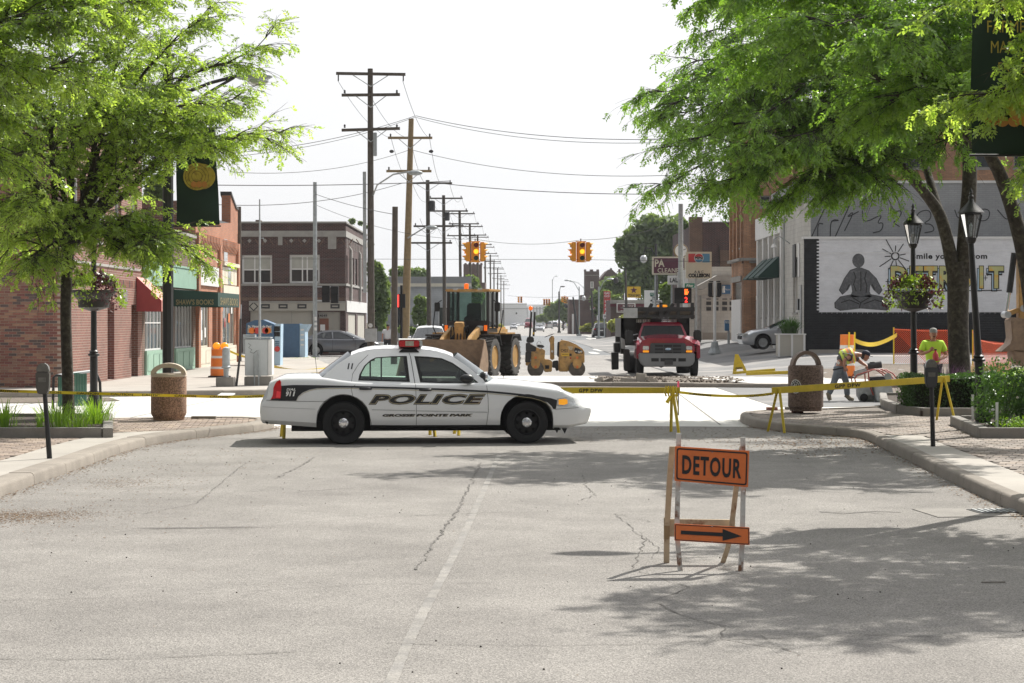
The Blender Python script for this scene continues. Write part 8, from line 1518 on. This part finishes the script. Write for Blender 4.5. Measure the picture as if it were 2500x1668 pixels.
for s in(-1,1):
 MB().prism([(-3.5,1.25),(-3.3,1.5),(-2.2,1.5),(-1.95,1.2),(-2.05,1.2),(-2.3,1.42),(-3.2,1.42),(-3.42,1.25)],s*.7,s*1.25).build('rear_fender','iron_black',t);MB().prism([(-.75,1.1),(-.5,1.5),(.2,1.5),(.2,1.44),(-.45,1.44),(-.68,1.1)],s*.7,s*1.26).build('front_fender','iron_black',t)
 bx('platform','cat_yellow',-2.2,-.9,min(s*.72,s*1.35),max(s*.72,s*1.35),1.5,1.56,.01)
 for x in(-2.0,-.82):MB().box(x-.045,x+.045,s*.72-.045,s*.72+.045,1.7,3.0).build('cab_pillar','iron_black',t)
 MB().add([(-1.95,s*.725,1.75),(-.86,s*.725,1.75),(-.86,s*.725,2.95),(-1.95,s*.725,2.95)],[(0,1,2,3)]).build('side_window','glass_tint',t)
 MB().box(-1.45,-1.38,s*.70,s*.76,1.7,3.0).build('door_post','iron_black',t);MB().tube([(-.75,s*.95,2.7),(-.7,s*1.1,2.6),(-.7,s*1.1,2.35)],.02,5).build('mirror_arm','dark',t);MB().box(-.72,-.66,s*1.0,s*1.2,2.3,2.62).build('mirror','dark',t,bevel=.02)
 MB().box(-.82,-.72,s*.45-.1,s*.45+.1,3.0,3.12).build('work_light','lamp_clear',t,bevel=.02);MB().tube([(-.72,s*.95,1.05),(-.68,s*1.25,1.75),(-.9,s*1.25,2.35)],.02,5).build('hand_rail','dark',t)
 MB().prism([(-.5,1.5),(-.35,1.75),(.6,1.45),(1.9,.65),(2.0,.35),(1.75,.35),(1.5,.65),(.5,1.15)],s*.42,s*.56).build('lift_arm','cat_yellow',t,bevel=.015);MB().box(-.66,-.6,s*.5-.14,s*.5+.1,1.62,1.8).build('headlight','lamp_clear' if s<0 else 'lamp_clear',t,bevel=.02);MB().box(-.66,-.6,s*.72-.08,s*.72+.02,1.62,1.82).build('turn_signal','beacon_orange',t)
MB().add([(-.8,-.68,1.75),(-.8,.68,1.75),(-.84,.66,2.98),(-.84,-.66,2.98)],[(0,1,2,3)]).build('windshield','glass_clear',t);MB().add([(-2.0,-.68,1.9),(-2.0,.68,1.9),(-2.0,.66,2.98),(-2.0,-.66,2.98)],[(0,1,2,3)]).build('rear_window','glass_clear',t)
bx('cab_front','iron_black',-.79,-.70,-.72,.72,1.3,1.98,.01);bx('cab_roof','cat_yellow',-2.2,-.7,-.82,.82,3.0,3.09,.03);MB().lathe([(.08,3.1),(.08,3.28),(.001,3.3)],14,'z',0,T(-1.1,-.15,0)).build('beacon','beacon_orange',t);MB().prism([(-1.7,1.7),(-1.25,1.7),(-1.25,1.95),(-1.5,2.0),(-1.55,2.6),(-1.75,2.6)],-.27,.27).build('seat','roof_dark',t,bevel=.05);MB().lathe([(.2,0),(.22,.015),(.2,.03)],18,'z',0,T(-1.05,0,2.05)@RY(.5)).build('steering_wheel','dark',t);MB().prism([(.0,1.3),(.2,1.95),(.38,1.9),(.3,1.2)],-.16,.16).build('tilt_lever','cat_yellow',t,bevel=.02);MB().tube([(-.5,0,1.6),(.3,0,1.85)],.09,10).build('tilt_ram','iron_black',t,smooth=60)
for k in range(5):MB().tube([(-.3,-.3+k*.12,1.3),(-.1,-.34+k*.14,1.8+.1*(k%2)),(.25,-.3+k*.12,1.75),(.4,-.28+k*.12,1.3)],.022,6).build('hose','rubber',t,smooth=60)
prof=[(2.95,.08),(1.95,.06),(1.7,.22),(1.62,.5),(1.68,.85),(1.9,1.2),(2.05,1.34)];b=MB();b.grid([[(x,y_,z_)for x,z_ in prof]for y_ in(-1.4,1.4)]);b.grid([[(x-.03,y_,z_-.015 if z_<.1 else z_)for x,z_ in prof]for y_ in(-1.4,1.4)]);bk=b.build('bucket_shell','bucket_steel',t,smooth=60)
for s in(-1,1):MB().prism(prof+[(2.1,1.30),(2.45,.75)],s*1.4,s*1.43).build('bucket_side','bucket_steel',t)
MB().box(2.9,3.08,-1.43,1.43,.03,.09).build('cutting_edge','steel',t)
rub=MB();P=[]
for i in range(13):P.append([(1.72+j*.11,-1.38+i*.23,.22+.42*math.sin(math.pi*i/12)**.5*(1-j/10)+R.uniform(0,.06))for j in range(10)])
rub.grid(P);rub.build('dirt_load','gravel',t)
# floor saw
Y=47.0;q8=crop(1980,780,6.527,Y,2135);t=thing('concrete_saw','dusty white walk behind concrete saw with red tubular handles, tended by the bent worker','concrete saw',(PX(2135,Y),Y,0))
def sp_(P,y0,y1,nm,m,bev=.01):b=MB();b.prism([q8(*p)for p in P],y0,y1);return b.build(nm,m,t,bevel=bev)
mat('saw_white',(.42,.43,.44),.7,var=.3,vs=9);mat('saw_red',(.40,.09,.07),.5,var=.2,vs=9)
sp_([(730,1020),(950,990),(960,1190),(745,1240)],-.2,.2,'side_panel','saw_white');sp_([(955,1030),(1240,1050),(1275,1180),(1240,1300),(1000,1300),(965,1080)],-.35,.1,'blade_guard','saw_white',.02);sp_([(735,1200),(960,1180),(1000,1300),(780,1300)],-.1,.15,'deck','saw_white');sp_([(690,820),(860,780),(890,850),(700,920)],-.15,.15,'water_tank','saw_white',.02);sp_([(915,920),(1240,900),(1270,975),(920,985)],-.25,.25,'engine','roof_dark',.04);c_=q8(1190,905)
MB().lathe([(.03,-.3),(.085,-.3),(.085,-.24)],16,'y',0,T(c_[0],0,c_[1])).build('pulley','steel',t);a,c=q8(910,745),q8(1120,720);MB().tube([(a[0],0,a[1]),(c[0],0,c[1])],[.075,.085],14).build('air_cleaner','roof_dark',t,smooth=40);sp_([(935,680),(1015,675),(1015,695),(960,745),(935,700)],-.04,.04,'throttle','dark')
for pts in([(680,1000),(665,940),(700,880),(880,825),(950,800),(1040,795),(1160,870),(1230,960)],[(880,825),(890,980),(920,1100),(960,1200)],[(1100,810),(1160,795),(1270,860),(1340,950)]):
 for y_ in(-.28,.22):MB().tube([(q8(*p)[0],y_,q8(*p)[1])for p in pts],.018,6).build('handle_tube','saw_red',t,smooth=60)
for x in(820,1090):c_=q8(x,0)[0];MB().lathe([(.09,-.05),(.1,0),(.09,.05)],16,'y',0,T(c_,-.22,.1)).build('wheel','rubber',t)
# people
def person(lab,loc,J,rad_,cloth,head,hands,rz=0,cap='cap_grey',facing=(0,-1,0),beard=True):
 t=thing('person',lab,'person',loc,rz);J={k:Vector(v)for k,v in J.items()}
 E=[('pelvis','waist'),('waist','chest'),('chest','neck'),('neck','head')]+[(a%s,b%s)for s in 'LR' for a,b in(('chest','sh%s'),('sh%s','el%s'),('el%s','wr%s'),('wr%s','ha%s'),('pelvis','hip%s'),('hip%s','kn%s'),('kn%s','an%s'),('an%s','to%s'))for a,b in[(a if '%' in a else a+'%.0s',b)]]
 def skin(nm,ed,rr,m,sub=2):
  b=bmesh.new();lay=b.verts.layers.skin.verify();V={}
  for a,c in ed:
   for k in(a,c):
    if k not in V:V[k]=b.verts.new(J[k]);q=rr.get(k,rr.get(k[:-1],.06));V[k][lay].radius=q if isinstance(q,tuple)else(q,q)
   b.edges.new((V[a],V[c]))
  V[ed[0][0]][lay].use_root=True;me=bpy.data.meshes.new(nm);b.to_mesh(me);b.free();o=link(nm,me,t);md=o.modifiers.new('s','SKIN');md.use_smooth_shade=True;m2=o.modifiers.new('d','SUBSURF');m2.levels=m2.render_levels=sub
  dg=bpy.context.evaluated_depsgraph_get();me2=bpy.data.meshes.new_from_object(o.evaluated_get(dg));o.modifiers.clear();o.data=me2;me2.materials.clear();me2.materials.append(MATS[m]);me2.polygons.foreach_set('use_smooth',[True]*len(me2.polygons));return o
 skin('body',E,rad_,'skin');sl_=cloth['shirt']
 ed=[('pelvis','waist'),('waist','chest'),('chest','neck')]+[(a+s,b_+s)for s in 'LR' for a,b_ in(('sh','se'),)]+[('chest','shL'),('chest','shR')]
 J['neck']=J['neck']-(J['neck']-J['chest'])*.25
 for s in 'LR':J['se'+s]=J['sh'+s].lerp(J['el'+s],.72)
 skin('shirt',ed,{'pelvis':(.165,.13),'waist':(.175,.14),'chest':(.185,.15),'neck':.075,'sh':.09,'se':.075},sl_);ed=[('pelvis','hip'+s)for s in 'LR']+[(a+s,b_+s)for s in 'LR' for a,b_ in(('hip','kn'),('kn','an'))]
 skin('trousers',ed,{'pelvis':(.16,.13),'hip':.115,'kn':.085,'an':.075},cloth['trousers'])
 for s in 'LR':a=J['an'+s];c=J['to'+s];d=(c-a);MB().tube([a+Vector((0,0,.02))-d*.25,a+d*.4-Vector((0,0,.02)),c+Vector((0,0,.01))],[.06,.055,.045],10).build('boot',cloth['boots'],t,smooth=60)
 f=Vector(facing).normalized();H=J['head'];sd=f.cross(Vector((0,0,1))).normalized();up=sd.cross(f).normalized();Mh=Matrix((sd,f,up)).transposed().to_4x4();Mh.translation=H
 b=MB(Mh);b.sph((0,.01,.02),(.078,.098,.118),16);b.sph((0,.04,-.055),(.055,.055,.055),12);b.build('head','skin',t,smooth=60)
 b=MB(Mh);b.prism([(.095,.02),(.125,-.025),(.09,-.03)],-.012,.012,'yz');b.build('nose','skin',t)
 for s in(-1,1):MB(Mh).sph((s*.03,.092,.025),(.011,.008,.007),8).build('eye','dark',t);MB(Mh).sph((s*.08,.0,.0),(.012,.02,.03),8).build('ear','skin',t)
 if beard:MB(Mh).box(-.032,.032,.085,.103,-.052,-.036).build('moustache','hair',t,bevel=.005)
 MB(Mh).box(-.02,.02,.088,.098,-.066,-.06).build('mouth','saw_red',t);MB(Mh).sph((0,-.03,.01),(.081,.08,.10),14).build('hair','hair',t,smooth=60)
 b=MB(Mh);P=[[(.088*math.cos(a)*c,.005+.105*math.sin(a)*c,.05+.105*e)for a in[k*.2618 for k in range(24)]]for c,e in((1,0),(1.0,.3),(.92,.62),(.7,.88),(.35,1),(.02,1.03))];b.grid(P,closed=True);b.build('cap',cap,t,smooth=60);b=MB(Mh);b.prism([(-.075,.07),(-.06,.15),(0,.185),(.06,.15),(.075,.07)],.045,.058,'xy');b.build('cap_brim',cap,t)
 for s in 'LR':
  w_=J['wr'+s];h_=J['ha'+s];d=(h_-w_).normalized();sx=d.cross(Vector((.2,.9,.3))).normalized();nn=d.cross(sx)
  MB().sph(tuple(h_),(.038,.032,.045),10).build('palm','skin',t,smooth=60)
  for k,L_ in enumerate((.07,.08,.075,.06)):o=h_+sx*(-.03+k*.02);MB().tube([o,o+d*L_*.55+nn*.01,o+d*L_*.8+nn*(.03)],[.0095,.0085,.007],6).build('finger','skin',t,smooth=60)
  o=h_-sx*.03-d*.02;MB().tube([o,o-sx*.03+d*.03+nn*.01,o-sx*.03+d*.055+nn*.02],[.011,.010,.008],6).build('thumb','skin',t,smooth=60)
 return t,Mh,J
mat('hair',(.03,.022,.018),.8);mat('cap_grey',(.25,.25,.23),.8,var=.4,vs=30);mat('cap_navy',(.02,.025,.045),.7);mat('lime_shirt',(.52,.82,.06),.8,var=.06,vs=6);mat('vest_orange',(.85,.30,.10),.7,var=.1);mat('vest_lime',(.62,.72,.12),.7,var=.1);mat('tee_grey',(.08,.08,.085),.85);mat('jeans',(.17,.19,.22),.85,var=.25,vs=8,bump=.3,bs=30);mat('dark_trousers',(.03,.032,.036),.85);mat('boot_tan',(.26,.22,.17),.85,var=.2);mat('white_shirt',(.62,.62,.63),.85)
RD={'pelvis':.12,'waist':.115,'chest':.13,'neck':.052,'head':.06,'sh':.062,'el':.045,'wr':.03,'ha':.034,'hip':.085,'kn':.058,'an':.042,'to':.035}
Y=43.6;x0=PX(2278,Y)
t,Mh,J=person('man in a lime shirt and camouflage cap holding a red bottle',(x0,Y,0),dict(pelvis=(0,0,.96),waist=(0,0,1.12),chest=(0,.02,1.36),neck=(0,0,1.52),head=(0,-.02,1.65),shL=(.2,.02,1.45),elL=(.30,-.04,1.17),wrL=(.12,-.22,1.10),haL=(.05,-.26,1.10),shR=(-.2,.02,1.45),elR=(-.30,-.06,1.20),wrR=(-.13,-.24,1.28),haR=(-.09,-.26,1.33),hipL=(.1,0,.9),knL=(.12,0,.5),anL=(.13,.02,.09),toL=(.15,-.14,.05),hipR=(-.1,0,.9),knR=(-.12,0,.5),anR=(-.13,.02,.09),toR=(-.15,-.14,.05)),RD,dict(shirt='lime_shirt',trousers='dark_trousers',boots='boot_tan'),None,None)
cu=thing('red_bottle','red plastic bottle held by the man in the lime shirt','bottle',(x0-.01,Y-.30,1.06));MB().lathe([(.055,0),(.065,.02),(.065,.14),(.04,.19),(.025,.21),(.025,.24)],16).build('bottle','pepsi_red',cu,smooth=40);MB().lathe([(.03,.24),(.03,.27)],12).build('bottle_cap','dark',cu)
Y=47.2;X0=PX(2050,Y);w8=lambda x,y,d=0:(PX(1980+x/6.527,Y)-X0,d,PZ(780+y/6.527,Y))
t,Mh,J=person('bent worker in a safety vest and navy cap leaning over the saw',(X0,Y,0),dict(pelvis=w8(440,690),waist=w8(500,610),chest=w8(640,570),neck=w8(770,560),head=w8(858,590),shL=w8(660,560,.2),elL=w8(840,700,.22),wrL=w8(900,740,.1),haL=w8(900,770,.05),shR=w8(590,590,-.2),elR=w8(500,650,-.26),wrR=w8(500,750,-.24),haR=w8(530,785,-.22),hipL=w8(480,760,.1),knL=w8(575,1000,.1),anL=w8(590,1230,.1),toL=w8(690,1290,.1),hipR=w8(430,780,-.1),knR=w8(355,1000,-.1),anR=w8(270,1200,-.1),toR=w8(295,1290,-.12)),RD,dict(shirt='tee_grey',trousers='jeans',boots='boot_tan'),None,None,cap='cap_navy',facing=(1,-.12,-.35),beard=False)
def skin_vest():
 b=MB();a,c,d=J['pelvis'].lerp(J['waist'],.6),J['waist'],J['chest'];e=J['neck']
 P=[];
 for p,r1,r2 in((a,.20,.18),(c,.205,.185),(c.lerp(d,.5),.215,.195),(d,.215,.20),(d.lerp(e,.45),.17,.17)):
  ax=(e-a).normalized();s1=Vector((0,1,0));s2=ax.cross(s1).normalized();P.append([p+s1*r1*math.cos(k*.2618)+s2*r2*math.sin(k*.2618)for k in range(24)])
 for k,(m,w0,w1)in enumerate((('vest_lime',0,2),('vest_orange',2,3),('vest_lime',3,3.6),('vest_orange',3.6,4))):
  def at(w,j):i=min(3,int(w));return Vector(P[i][j]).lerp(Vector(P[i+1][j]),w-i)
  b=MB();b.grid([[at(w0+(w1-w0)*q/4,j)for j in range(24)]for q in range(5)],closed=True);b.build('vest_panel',m,t,smooth=60)
 for w in(1.2,2.5):b=MB();i=int(w);b.grid([[Vector(P[i][j]).lerp(Vector(P[i+1][j]),w-i+dq).lerp(d,-.02)for j in range(24)]for dq in(0,.22)],closed=True);b.build('reflective_strip','lens_white',t,smooth=60)
skin_vest();q=w8(415,690,-.2);MB(T(*q)@RY(math.pi/4)).cbox((0,0,0),(.06,.01,.06)).build('belt_badge','letter_white',t)
hm=thing('hammer','long handled hammer tucked at the bent worker\'s belt','tool',(X0,Y,0));a,c=w8(315,800,-.3),w8(480,765,-.3);MB().tube([a,c],.018,8).build('handle','dark',hm)
Y=104;person('man in a white shirt walking behind the pole stub',(PX(946,Y),Y,0),dict(pelvis=(0,0,.95),waist=(0,0,1.1),chest=(.0,0,1.35),neck=(.02,0,1.52),head=(.03,-.01,1.64),shL=(.2,0,1.45),elL=(.26,.05,1.18),wrL=(.25,-.05,.95),haL=(.25,-.07,.88),shR=(-.2,0,1.45),elR=(-.27,-.05,1.2),wrR=(-.27,-.15,.98),haR=(-.27,-.17,.9),hipL=(.1,0,.9),knL=(.14,-.05,.5),anL=(.16,.05,.09),toL=(.18,-.1,.05),hipR=(-.1,0,.9),knR=(-.12,-.12,.5),anR=(-.12,-.1,.09),toR=(-.12,-.24,.05)),RD,dict(shirt='white_shirt',trousers='dark_trousers',boots='white'),None,None,cap='hair')
# air: thin summer haze
m=bpy.data.materials.new('haze');m.use_nodes=True;nt=m.node_tree;nt.nodes.remove(nt.nodes['Principled BSDF']);v=nt.nodes.new('ShaderNodeVolumePrincipled');v.inputs['Color'].default_value=(.9,.93,1,1);v.inputs['Density'].default_value=.00013;v.inputs['Anisotropy'].default_value=.3
nt.links.new(v.outputs[0],nt.nodes['Material Output'].inputs['Volume']);MATS['haze']=m
hz=MB().box(-1600,1600,-80,3100,-1.03,22).build('haze','haze',kind='stuff',label='thin white summer haze filling the street and fading its far end',cat='haze')
